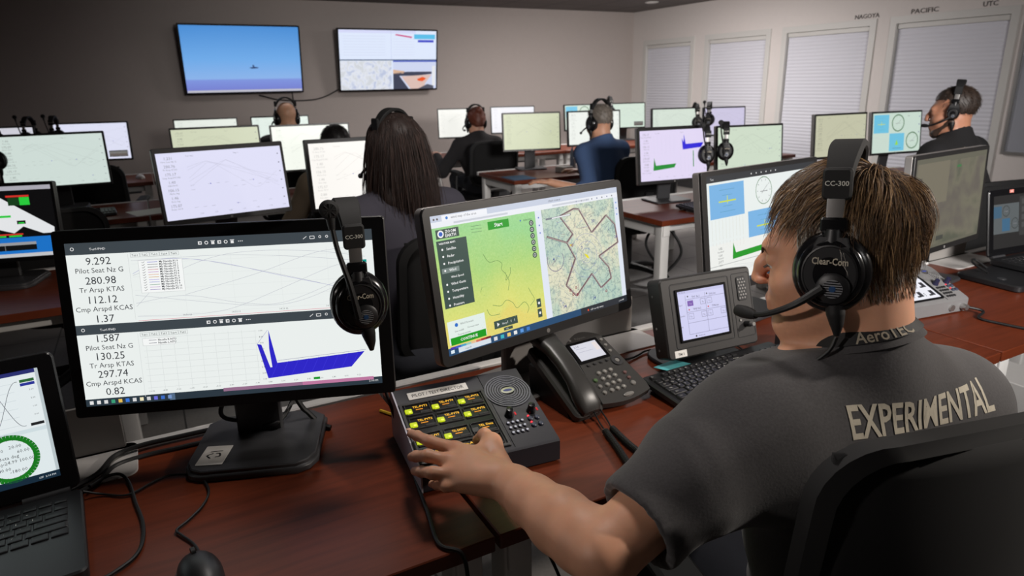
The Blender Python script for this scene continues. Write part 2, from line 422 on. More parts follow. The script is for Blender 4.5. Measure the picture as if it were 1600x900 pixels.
framem = mat('window_frame_paint', (196, 194, 190), 0.5)
def blindmat():
    m = mat('blind_fabric', (204, 204, 212), 0.8); return m
glassm = bpy.data.materials.new('window_glass'); glassm.use_nodes = True
glassm.node_tree.nodes['Principled BSDF'].inputs['Base Color'].default_value = (0.02, 0.025, 0.03, 1); glassm.node_tree.nodes['Principled BSDF'].inputs['Roughness'].default_value = 0.05
BL = ['narrow grey pleated blind in the window nearest the room corner', 'grey pleated blind in the second window from the room corner',
      'grey pleated blind in the window under the NAGOYA letters', 'grey pleated blind in the window under PACIFIC and UTC']
for i, (y0, y1) in enumerate(WIN):
    yc = (y0+y1)/2; wd = y0-y1; h = ZT-ZB; zc = (ZT+ZB)/2
    wt = thing('window_%d' % (i+1), None, None, (XR, yc, ZB)); tag(wt, kind='structure')
    M = Matrix.Translation((0, 0, zc-ZB)) @ Matrix.Rotation(-PI/2, 4, 'Z')
    b = MB(); b.frame(wd+0.02, h+0.02, wd-0.11, h-0.11, -0.014, 0.1, 0.002, framem, M); b.build('window_frame', wt)
    b = MB(); b.rbox((0.085, 0, zc-ZB), (0.006, wd-0.1, h-0.1), glassm, r=0.001); b.build('window_pane', wt)
    bt = thing('window_blind', BL[i], 'blind', (XR+0.03, yc, ZB+0.07), 0, 'pleated blinds on the right wall')
    b = MB(); n = int((h-0.20)/0.036); z1 = h-0.17; prof = []
    for k in range(n*2+1): prof.append((0.007 if k % 2 else 0.002, z1-(z1-0.02)*k/(n*2)))
    hw = wd/2-0.062; vs = []; fs = []
    for k, (x, z) in enumerate(prof): vs += [(-x, -hw, z), (-x, hw, z), (0.012, -hw, z), (0.012, hw, z)]
    for k in range(len(prof)-1):
        a = 4*k; c = a+4; fs += [(a, a+1, c+1, c), (a+2, a+3, c+3, c+2), (a, a+2, c+2, c), (a+1, a+3, c+3, c+1)]
    b.add(vs, fs, blindmat()); b.build('blind_fabric', bt, smooth=False)
    b = MB(); b.rbox((-0.002, 0, h-0.15), (0.045, wd-0.122, 0.045), framem, r=0.005); b.build('head_rail', bt)
    b = MB(); b.rbox((-0.002, 0, 0.012), (0.03, wd-0.125, 0.022), framem, r=0.004); b.build('bottom_rail', bt)
# raised letters above the windows
sgn = mat('dark_letter', (58, 50, 47), 0.6)
for s, y0, y1, z, lab in (('NAGOYA', 4.765, 4.5, 1.994, 'dark letters NAGOYA on the wall over the third window'),
                          ('PACIFIC', 4.18, 3.925, 1.994, 'dark letters PACIFIC on the wall above the nearest window'),
                          ('UTC', 3.545, 3.425, 1.996, 'dark letters UTC near the right end of the nearest window top')):
    b = MB(); Mx = Matrix(((0, 0, -1, -0.004), (-1, 0, 0, 0), (0, 1, 0, 0), (0, 0, 0, 1)))
    letter(b, s, sgn, Mx, 0.058, 'c', bold=0.005, width=y0-y1)
    # slab serifs under each stem, as the lettering in the room has them
    o = b.build('wall_lettering', None, smooth=False); o.location = (XR, (y0+y1)/2, z); tag(o, lab, 'wall letters', 'city letters above the windows')
    md = o.modifiers.new('thick', 'SOLIDIFY'); md.thickness = 0.004
# whiteboard
t = thing('whiteboard', 'silver framed whiteboard at the right end of the window wall', 'whiteboard', (XR, 2.28, 0.767))
M = Matrix.Translation((-0.005, 0, 0.55)) @ Matrix.Rotation(-PI/2, 4, 'Z')
b = MB(); b.frame(1.8, 1.1, 1.75, 1.05, -0.022, 0.004, 0.006, silver, M); b.build('frame', t)
b = MB(); b.rbox((-0.008, 0, 0.55), (0.012, 1.76, 1.06), mat('whiteboard_face', (150, 152, 160), 0.25), r=0.002); b.build('writing_surface', t)
# small recessed ceiling lamp
t = thing('ceiling_light', 'small round recessed lamp in the dark ceiling near the window wall', 'ceiling light', (5.95, 7.2, ZC))
b = MB(); b.lathe([(0.085, 0), (0.085, -0.006), (0.065, -0.012), (0.06, -0.004)], white); b.build('trim_ring', t)
b = MB(); b.lathe([(0.0, -0.003), (0.06, -0.003), (0.06, -0.001), (0, -0.001)], emit((255, 244, 230), 0.8)); b.build('diffuser', t)

# ================================================================== desks
def desk(label, x0, x1, yf, depth=0.61, rowgroup=None, door=None, z=0.74):
    w_ = x1-x0; t = thing('desk', label, 'desk', ((x0+x1)/2, yf+depth/2, 0), 0, rowgroup)
    b = MB(); b.rbox((0, 0, z-0.0145), (w_-0.004, depth, 0.029), W_, r=0.004, ch=0.002); b.build('worktop', t)
    b = MB(); b.rbox((0, depth/2+0.024, z-0.012), (w_-0.002, 0.03, 0.03), white, r=0.003)
    b.build('rear_rail', t)
    b = MB()
    for sx in (-1, 1): b.rbox((sx*(w_/2-0.045), 0, z-0.06), (0.045, depth-0.02, 0.06), white, r=0.004)
    b.rbox((0, depth/2-0.06, z-0.06), (w_-0.14, 0.03, 0.05), white, r=0.004)
    b.rbox((0, -depth/2+0.09, z-0.06), (w_-0.14, 0.03, 0.04), white, r=0.004)
    b.build('frame', t)
    for sx in (-1, 1):
        for sy in (-1, 1):
            b = MB(); b.rbox((sx*(w_/2-0.045), sy*(depth/2-0.045), (z-0.031)/2), (0.055, 0.055, z-0.031), white, r=0.006); b.build('leg', t)
    b = MB(); b.rbox((0, depth/2+0.06, z-0.16), (w_-0.2, 0.1, 0.012), mgrey, r=0.003); b.rbox((0, depth/2+0.108, z-0.12), (w_-0.2, 0.006, 0.09), mgrey, r=0.002); b.build('cable_tray', t)
    for d in (door or []):
        dx, dw = d
        b = MB(); b.rbox((dx-(x0+x1)/2, depth/2-0.035, z+0.001), (dw+0.04, 0.14, 0.004), lgrey, r=0.02, ch=0.001); b.build('cable_port_plate', t)
        b = MB(); b.rbox((dx-(x0+x1)/2, depth/2+0.02, z+0.055), (dw, 0.006, 0.105), mat('port_lid', (138, 134, 130), 0.5), r=0.004, axis='y', M=None); b.build('cable_port_lid', t)
    return t

# ================================================================== office chair (faces +y, back rest at -y)
meshm = mat('chair_mesh', (11, 11, 12), 0.9, noise=0.35, scale=500)
seatm = mat('chair_seat', (21, 21, 23), 0.9, noise=0.2, scale=300)
def chair(label, x, y, rz, group='black mesh office chairs', seat=0.46, back=0.52):
    t = thing('office_chair', label, 'chair', (x, y, 0), rz, group)
    b = MB(); b.lathe([(0.0, -0.045), (0.2, -0.04), (0.245, -0.01), (0.25, 0.012), (0.22, 0.035), (0.0, 0.03)], seatm, n=32, M=frm((0, 0.03, seat-0.03)), sx=1, sy=0.98); b.build('seat', t)
    # curved mesh back in a rounded frame
    H = back; zb = seat+0.09; Wd = 0.47
    def bend(x, z):
        u = x/(Wd/2); v = (z-zb)/H
        return -0.235-0.05*v-0.02*math.sin(v*PI)+0.045*u*u
    out = rrect(Wd, H, 0.09, 7); mid = [(0.91*x, 0.925*z) for x, z in out]
    b = MB(); zc = zb+H/2
    rr = []
    for pts, dy in ((out, 0.012), (out, -0.012), (mid, -0.016), (mid, 0.014)):
        rr.append([(x, bend(x, z+zc)+dy, z+zc) for x, z in pts])
    b.rings(rr, soft, cap=False, closed=True); b.build('back_frame', t)
    b = MB(); n = 12; vs = []; fs = []
    for j in range(n+1):
        for i in range(n+1):
            x = (i/n-0.5)*Wd*0.93; z = zb+H*(0.035+0.93*j/n)
            e = 1 if 1 < i < n-1 or 1 < j < n-1 else 0.96
            vs.append((x*e, bend(x, z), z))
    for j in range(n):
        for i in range(n): a = j*(n+1)+i; fs.append((a, a+1, a+n+2, a+n+1))
    b.add(vs, fs, meshm); o = b.build('back_mesh', t); md = o.modifiers.new('thick', 'SOLIDIFY'); md.thickness = 0.006; md.offset = 0
    b = MB(); b.strip([(0, -0.1, seat-0.06), (0, -0.22, seat-0.05), (0, -0.275, seat+0.06), (0, -0.29, seat+0.25)], 0.03, 0.008, black, widthdir=(1, 0, 0)); b.build('back_support', t)
    for sx in (-1, 1):
        b = MB(); b.tube([(sx*0.2, 0.0, seat-0.05), (sx*0.275, 0.0, seat-0.03), (sx*0.285, 0.0, seat+0.08), (sx*0.28, 0.0, seat+0.19)], 0.014, black)
        a = b.build('armrest', t); b = MB(); b.rbox((sx*0.28, 0.02, seat+0.2), (0.075, 0.25, 0.025), soft, r=0.03, ch=0.008); b.build('arm_pad', a)
    b = MB(); b.cyl((0, 0, 0.09), (0, 0, seat-0.06), 0.026, black); b.cyl((0, 0, seat-0.1), (0, 0, seat-0.05), 0.07, black, 0.1); b.build('gas_column', t)
    b = MB()
    for k in range(5):
        a = 2*PI*k/5+0.3; b.tube([(0, 0, 0.12), (0.16*math.cos(a), 0.16*math.sin(a), 0.105), (0.3*math.cos(a), 0.3*math.sin(a), 0.07)], [0.028, 0.022, 0.015], black)
    base = b.build('star_base', t)
    for k in range(5):
        a = 2*PI*k/5+0.3; c = (0.3*math.cos(a), 0.3*math.sin(a)); b = MB(); px, py = -math.sin(a), math.cos(a)
        for s in (-1, 1): b.cyl((c[0]+px*0.008*s, c[1]+py*0.008*s, 0.03), (c[0]+px*0.024*s, c[1]+py*0.024*s, 0.03), 0.03, rubber)
        b.cyl((c[0], c[1], 0.03), (c[0], c[1], 0.07), 0.008, black); b.build('caster', base)
    return t

# ================================================================== monitors
def tilt_frame(t, yoff, zc, tilt): return Matrix.Translation((0, yoff, zc)) @ Matrix.Rotation(-tilt, 4, 'X')
def monitor(label, x, y, z, yaw, tilt, w_, h_, content, group=None, side='black', stand='square', bez=(0.016, 0.016, 0.016, 0.022), deskz=0.74, radius=0.006, detail=True, standcol=None, sticker=False):
    """bez = left, right, top, bottom bezel widths"""
    yaw = R(yaw); tilt = R(tilt); back = Vector((-math.sin(yaw), math.cos(yaw), 0)); off = 0.075
    p = Vector((x, y, 0))+back*off
    t = thing('computer_monitor', label, 'monitor', (p.x, p.y, deskz), yaw, group)
    M = tilt_frame(t, -off, z-deskz, tilt)
    sidem = {'black': black, 'silver': mat('monitor_silver', (150, 146, 144), 0.35, metal=0.5)}[side]
    l, r, tp, bt = bez; iw, ih = w_-l-r, h_-tp-bt; ox, oz = (l-r)/2, (bt-tp)/2
    bm_ = mat('bezel_dark', (30, 29, 29), 0.4, noise=0.1, scale=300) if side == 'silver' else mat('bezel_black', (13, 13, 15), 0.35)
    b = MB(); b.frame(w_-0.001, h_-0.001, iw, ih, -0.0035, 0.006, radius, bm_, M, off=(ox, oz)); b.build('bezel', t)
    b = MB(); b.rbox((0, 0.0155, 0), (w_, 0.026, h_), sidem, r=radius+0.001, ch=0.003, M=M, axis='y')
    b.rbox((0, 0.032, -0.01), (w_*0.72, 0.03, h_*0.66), black, r=0.03, ch=0.012, M=M, axis='y'); b.build('housing', t)
    s = content(iw, ih); s.build(t, M @ Matrix.Translation((ox, -0.0032+0.0002, oz)))
    sc = standcol or dgrey
    zb = (M @ Vector((0, 0, -h_*0.28))).z
    b = MB()
    b.strip([(0, 0.012, 0.008), (0, 0.01, zb*0.5), (0, -0.012, zb+0.02)], 0.045, 0.009, sc, widthdir=(1, 0, 0)); b.rbox((0, -0.02, zb+0.005), (0.1, 0.02, 0.1), sc, r=0.01, axis='y'); b.build('neck', t)
    b = MB()
    if stand == 'square':
        oc = lambda k, c: [(x_*k*0.93+0.006, y_*k*0.97-0.024) for x_, y_ in [(-0.095+c, -0.125), (0.095-c, -0.125), (0.118, -0.112), (0.132, -0.085), (0.132, 0.08), (0.1, 0.11), (-0.1, 0.11), (-0.132, 0.08), (-0.132, -0.085), (-0.118, -0.112)]]
        b.rings([[(x_, y_, z_) for x_, y_ in oc(k, 0)] for k, z_ in ((0.985, 0.0), (1.0, 0.003), (1.0, 0.011), (0.985, 0.014), (0.965, 0.015), (0.965, 0.02), (0.95, 0.022), (0.5, 0.0222))], sc)
    elif stand == 'round': b.lathe([(0.0, 0), (0.125, 0), (0.128, 0.006), (0.11, 0.014), (0.05, 0.019), (0, 0.02)], sc, n=40)
    else: b.rbox((0, -0.02, 0.006), (0.25, 0.19, 0.012), sc, r=0.025, ch=0.003)
    bo = b.build('base', t)
    if sticker:
        b = MB(); Ms = Matrix.Translation((-0.068, -0.085, 0.0225)) @ Matrix.Rotation(R(-4), 4, 'Z'); b.rbox((0, 0, 0.0002), (0.05, 0.07, 0.0006), paper, r=0.002, ch=0.0001, M=Ms)
        b.tube([(-0.01, 0.012, 0.001), (0.012, 0.014, 0.001)], 0.0008, ink, M=Ms, n=5); b.tube([(-0.004, 0.006, 0.001), (-0.012, -0.002, 0.001), (-0.004, -0.012, 0.001)], 0.0008, ink, M=Ms, n=5)
        b.tube([(0.002, 0.006, 0.001), (0.01, 0.004, 0.001), (0.012, -0.006, 0.001), (0.004, -0.008, 0.001)], 0.0008, ink, M=Ms, n=5)
        b.build('sticker', bo, label='white paper sticker with a pen mark')
    if sticker is not None and side == 'silver' and detail:
        b = MB(); b.cyl((0, -0.0036, -h_/2+bt*0.5), (0, -0.0044, -h_/2+bt*0.5), 0.005, mgrey, n=20, M=M); b.build('maker_emblem', t)
    return t
# ================================================================== what the displays show
INK = (60, 62, 66); FAINT = (196, 198, 200)
def blur_cols(s, bg, dark=0.72): return tuple(int(v*dark) for v in bg)
def generic(bg, seed=0, ink=0.62, plots=None, ticks=True, frac=0.17, k=1.0, inset=False, strength=1.0):
    """data page: a column of numbers, faint curves, dotted lines with axis numbers"""
    def f(w_, h_):
        s = Screen(w_, h_, bg, strength); r = random.Random(seed); c = tuple(int(v*ink) for v in bg); fc = tuple(int(v*0.86) for v in bg)
        nums = ['1.231', '280.76', '175.17', '1.40', '106.15', '1.46', '175.07', '0.88']
        names = ['Pilot Seat Nz G', 'Tr Arsp KTAS', 'Cmp Arspd KCAS', 'MACH M', 'Alpha deg', 'Beta deg', 'Radar Alt ft', 'Rate fpm']
        for i in range(7):
            v = 0.1+i*0.118; s.text(nums[(i+seed) % 8], frac*0.52, v, h_*0.058, c, 'c'); s.text(names[(i+seed) % 8], frac*0.52, v+0.042, h_*0.034, c, 'c')
        s.text('Test data', 0.22, 0.07, h_*0.03, c); s.text('Page %d' % (seed+1), 0.6, 0.07, h_*0.03, c)
        if plots: plots(s)
        else:
            x0 = frac+0.05
            for q in range(5):
                a0 = r.random(); pts = [(x0+(0.94-x0)*i/14, 0.15+0.5*abs(((a0+i/14*(0.8+0.3*q)) % 2)-1)) for i in range(15)]
                s.line(pts, fc, 0.0009)
            for v in (0.5, 0.57, 0.84):
                for i in range(10):
                    if r.random() < 0.75: u = x0+(0.9-x0)*i/10; s.line([(u, v), (u+0.03, v)], c, 0.0008)
            for q in range(3): s.disc(x0+0.15+r.random()*0.5, 0.5+0.34*(q == 2), h_*0.008, (70, 70, 190))
        if ticks:
            for i in range(7): s.text('%.2f' % (0.2+i*0.3), frac+0.1+i*0.115, 0.95, h_*0.03, c, 'c')
        for i in range(6): s.line([(0.965, 0.12+i*0.14), (0.975, 0.12+i*0.14)], (90, 90, 110), 0.004)
        if inset: s.rect(0.7, 0.77, 0.96, 0.95, (78, 80, 84)); s.rect(0.71, 0.80, 0.95, 0.86, (120, 118, 114), 2); s.rect(0.71, 0.86, 0.95, 0.93, (100, 92, 88), 2)
        return s
    return f
def fan(s, u, v, du, dv, c, spike=0.9):
    """the sheet-like plot: a tall spike at the left, then a long flat band"""
    s.poly([(u+du*0.05, v+dv), (u+du*0.9, v+dv*0.82), (u+du, v+dv*0.58), (u+du*0.16, v+dv*0.66), (u+du*0.05, v), (u, v+dv*0.3)], c, 2)
def plots_two(s):
    B = (48, 40, 215); G = (34, 140, 52)
    s.poly([(0.635, 0.41), (0.915, 0.38), (0.955, 0.285), (0.68, 0.30), (0.655, 0.10), (0.648, 0.26), (0.62, 0.18)], B, 2)
    s.poly([(0.185, 0.80), (0.50, 0.76), (0.53, 0.68), (0.225, 0.70), (0.20, 0.54)], G, 2)
    s.line([(0.795, 0.44), (0.795, 0.77)], G, 0.006)
    c = (205, 200, 228)
    for i in range(6): s.line([(0.2+i*0.06, 0.1), (0.2+i*0.06, 0.48)], c, 0.0006)
    for i in range(6): s.line([(0.6+i*0.06, 0.5), (0.6+i*0.06, 0.86)], c, 0.0006)
def dial(s, u, v, r, c, k=1.0, n=10, t=0.003):
    s.ring(u, v, r, t, c, 2, 40)
    for i in range(n): a = 2*PI*i/n; s.line([(u+math.cos(a)*r*0.86/s.w, v+math.sin(a)*r*0.86/s.h), (u+math.cos(a)*r*0.72/s.w, v+math.sin(a)*r*0.72/s.h)], INK, 0.0012)
    s.line([(u-r*0.3/s.w, v+r*0.2/s.h), (u+r*0.5/s.w, v-r*0.4/s.h)], INK, 0.001); s.line([(u-r*.45/s.w, v+r*.05/s.h), (u+r*.45/s.w, v+r*.05/s.h)], (130, 130, 135), 0.002)
def attitude(s, u0, v0, u1, v1, c=(108, 184, 226)):
    s.rect(u0, v0, u1, v1, c); du, dv = u1-u0, v1-v0
    for i in range(5):
        v = v0+dv*(0.18+0.16*i); hw = du*(0.22 if i % 2 == 0 else 0.14); s.line([(u0+du*.5-hw, v), (u0+du*.5+hw, v)], (84, 148, 176), 0.001)
    s.line([(u0+du*.25, v0+dv*.52), (u0+du*.75, v0+dv*.52)], (206, 220, 70), 0.004, 3); s.line([(u0+du*.5, v0+dv*.36), (u0+du*.5, v0+dv*.6)], (206, 220, 70), 0.003, 3)
def dials_page(bg, blue=(110, 192, 222), strength=1.0):
    def f(w_, h_):
        s = Screen(w_, h_, bg, strength); attitude(s, 0.02, 0.04, 0.33, 0.5, blue)
        dial(s, 0.52, 0.26, h_*0.205, (34, 100, 42), t=0.007); dial(s, 0.83, 0.72, h_*0.205, (34, 100, 42), t=0.007)
        s.rect(0.35, 0.52, 0.66, 0.97, blue); s.poly([(0.47, 0.82), (0.505, 0.68), (0.54, 0.82)], (150, 214, 70), 3); s.line([(0.42, 0.9), (0.6, 0.9)], (80, 120, 150), 0.003)
        s.text('Nav', 0.72, 0.1, h_*0.04, INK); s.text('Heading', 0.05, 0.62, h_*0.04, FAINT)
        for i in range(6): s.line([(0.05, 0.66+i*0.05), (0.3, 0.64+i*0.05)], FAINT, 0.0008)
        for i in range(3): s.rect(0.96, 0.1+i*0.2, 0.975, 0.13+i*0.2, (80, 90, 150))
        return s
    return f
def title_bar(s, v0, v1, title, c=(62, 70, 76)):
    s.rect(0, v0, 1, v1, c); m = (v0+v1)/2; hs = s.h*0.02
    s.text(title, 0.075, m+0.011, hs, (235, 235, 235)); s.ring(0.022, m, s.h*0.009, 0.001, (235, 235, 235), 3, 10)
    for i in range(6):
        u = 0.425+i*0.021
        if i % 3 == 0: s.rect(u-0.006, m-0.010, u+0.006, m+0.010, (232, 232, 232), 3); s.rect(u-0.002, m-0.004, u+0.004, m+0.004, c, 4)
        elif i % 3 == 1: s.ring(u, m, s.h*0.009, 0.0013, (232, 232, 232), 3, 12)
        else: s.rect(u-0.005, m-0.006, u+0.005, m+0.011, (232, 232, 232), 3); s.line([(u-0.007, m-0.010), (u+0.007, m-0.010)], (232, 232, 232), 0.0011, 3)
    for i in range(3): s.disc(0.551+i*0.006, m, 0.0009, (232, 232, 232), 3, 8)
    s.line([(0.765, m+0.008), (0.777, m-0.008)], (232, 232, 232), 0.001, 3); s.frame_ = 0
    s.line([(0.788, m-0.008), (0.803, m-0.008), (0.803, m+0.008), (0.788, m+0.008), (0.788, m-0.008)], (232, 232, 232), 0.001, 3)
    for u in (0.822, 0.845): s.ring(u, m-0.002, s.h*0.007, 0.001, (232, 232, 232), 3, 10)
    s.line([(0.962, m-0.007), (0.971, m+0.007)], (220, 220, 220), 0.0007, 3); s.line([(0.971, m-0.007), (0.962, m+0.007)], (220, 220, 220), 0.0007, 3)
def test_page(w_, h_):
    bg = (236, 241, 239); s = Screen(w_, h_, bg, 0.98); g = (214, 219, 218); tx = (52, 55, 60)
    title_bar(s, 0.0, 0.07, 'TestUPHD'); title_bar(s, 0.495, 0.555, 'TestUPHD')
    for v0, vals in ((0.07, ('9.292', '280.98', '112.12', '1.37')), (0.555, ('1.587', '130.25', '297.74', '0.82'))):
        st = 0.1165 if v0 < .3 else 0.111; n0 = 0.045 if v0 < .3 else 0.03
        for i, a in enumerate(vals):
            v = v0+n0+0.018+i*st; s.text(a, 0.098, v, h_*0.064, tx, 'c')
            nm = ('Pilot Seat Nz G', 'Tr Arsp KTAS', 'Cmp Arspd KCAS', 'MACH M')[i]
            if i < 3: s.text(nm, 0.098, v+0.048, h_*0.043, tx, 'c')
        s.line([(0.192, v0+0.01), (0.192, v0+0.41)], g, 0.0007)
    s.rect(0.0, 0.945, 0.19, 0.955, bg, 4)
    # tabs and legends
    for v in (0.088, 0.575):
        for i in range(5):
            s.line([(0.2+i*0.031, v-0.012), (0.229+i*0.031, v-0.012), (0.229+i*0.031, v+0.012), (0.2+i*0.031, v+0.012), (0.2+i*0.031, v-0.012)], (176, 180, 180), 0.0006); s.text('Tab%d' % (i+1), 0.204+i*0.031, v+0.007, h_*0.018, tx)
    s.rect(0.222, 0.122, 0.362, 0.32, (246, 248, 247), 3)
    s.line([(0.222, 0.122), (0.362, 0.122), (0.362, 0.32), (0.222, 0.32), (0.222, 0.122)], (196, 200, 200), 0.0006, 4)
    lc = [(90, 90, 200), (80, 80, 80), (110, 110, 110), (200, 110, 120), (180, 90, 190), (220, 150, 90), (210, 160, 80), (150, 130, 220), (120, 130, 210), (110, 160, 130), (170, 100, 190), (120, 90, 180)]
    for i in range(12):
        v = 0.134+i*0.0153; s.line([(0.25, v), (0.283, v)], lc[i], 0.0008, 4); s.text('My Nacelle P%d %d' % (1+i % 3, i), 0.288, v+0.005, h_*0.0165, tx, l=4, bold=0.02); s.line([(0.232, v), (0.236, v+0.004), (0.242, v-0.005)], tx, 0.0006, 4)
    # upper curves
    cv = [[(0.2, 0.2), (0.3, 0.12), (0.47, 0.155), (0.68, 0.26), (0.97, 0.40)], [(0.2, 0.21), (0.36, 0.128), (0.52, 0.18), (0.75, 0.29), (0.97, 0.41)], [(0.2, 0.40), (0.3, 0.24), (0.45, 0.13), (0.6, 0.1), (0.8, 0.12), (0.97, 0.17)],
          [(0.2, 0.38), (0.36, 0.35), (0.55, 0.42), (0.68, 0.43), (0.85, 0.33), (0.97, 0.24)], [(0.2, 0.33), (0.4, 0.39), (0.6, 0.44), (0.75, 0.42), (0.97, 0.27)], [(0.2, 0.46), (0.34, 0.47), (0.5, 0.45), (0.68, 0.34), (0.86, 0.22), (0.97, 0.19)], [(0.2, 0.12), (0.5, 0.115), (0.75, 0.15), (0.97, 0.2)], [(0.36, 0.345), (0.6, 0.24), (0.8, 0.13), (0.97, 0.1)]]
    for i, p in enumerate(cv):
        q = catmull([Vector((a, b_, 0)) for a, b_ in p], 8); s.line([(v.x, v.y) for v in q], (188, 191, 200) if i else (160, 160, 208), 0.0006)
    for i in range(4): s.line([(0.36+0.16*i, 0.1), (0.36+0.16*i, 0.46)], (226, 231, 230), 0.0006, 1); s.text('14:31:1%d' % i, 0.36+0.16*i, 0.475, h_*0.016, (110, 112, 116), 'c')
    for i in range(5): s.line([(0.2, 0.14+0.08*i), (0.97, 0.14+0.08*i)], (226, 231, 230), 0.0006, 1)
    s.line([(0.2, 0.488), (0.97, 0.484)], (226, 150, 160), 0.0008)
    for v, c in ((0.19, (0, 150, 140)), (0.215, (60, 62, 66)), (0.285, (180, 30, 150)), (0.31, (60, 62, 66))): s.rect(0.945, v, 0.975, v+0.018, c, 3)
    # lower plot
    s.rect(0.205, 0.60, 0.31, 0.645, (246, 248, 247), 3); s.line([(0.205, 0.60), (0.31, 0.60), (0.31, 0.645), (0.205, 0.645), (0.205, 0.60)], (196, 200, 200), 0.0006, 4)
    for i in range(2): s.line([(0.225, 0.613+i*0.018), (0.25, 0.613+i*0.018)], (90, 90, 110), 0.0008, 4); s.text('Nacelle %s NTU' % 'RL'[i], 0.255, 0.619+i*0.018, h_*0.017, tx, l=4, bold=0.02)
    for i in range(9): s.line([(0.215+i*0.045, 0.59), (0.215+i*0.045, 0.925)], g, 0.0006)
    for i in range(9): s.line([(0.205, 0.60+i*0.039), (0.58, 0.60+i*0.039)], g, 0.0006); s.text('%.2f' % (9-i), 0.6, 0.605+i*0.039, h_*0.014, tx, 'r')
    for i in range(17): s.text('%.2f' % (-10+i*1.2), 0.215+i*0.044, 0.938, h_*0.014, (100, 102, 106), 'c')
    B = (46, 38, 200)
    s.poly([(0.605, 0.91), (0.895, 0.875), (0.945, 0.78), (0.64, 0.815), (0.62, 0.60), (0.617, 0.72), (0.622, 0.84), (0.615, 0.84), (0.592, 0.69), (0.578, 0.685)], B, 2)
    s.line([(0.578, 0.685), (0.617, 0.60)], (150, 150, 200), 0.0006); s.line([(0.64, 0.80), (0.95, 0.77)], (120, 120, 160), 0.0006)
    for i in range(9): s.line([(0.617+i*0.035, 0.902-i*0.004), (0.643+i*0.035, 0.812-i*0.004)], (64, 58, 222), 0.0006, 3)
    s.rect(0.76, 0.925, 0.782, 0.94, (20, 150, 40), 3)
    # desktop strip and task bar
    s.rect(0, 0.955, 1, 1, (44, 56, 66)); s.rect(0.45, 0.95, 0.72, 0.972, (150, 110, 140), 2); s.rect(0.72, 0.95, 0.97, 0.972, (190, 120, 160), 2)
    ic = [(230, 230, 230), (230, 230, 230), (220, 220, 220), (60, 160, 120), (230, 190, 90), (60, 120, 220), (220, 220, 220), (240, 230, 190), (210, 210, 210), (110, 110, 220), (60, 110, 200), (120, 150, 200)]
    for i, c in enumerate(ic): s.rect(0.012+i*0.023, 0.967, 0.024+i*0.023, 0.989, c, 3)
    s.rect(0.27, 0.957, 0.288, 0.999, (84, 108, 136), 2)
    s.text('2:14 PM', 0.985, 0.985, h_*0.018, (230, 230, 230), 'r')
    return s
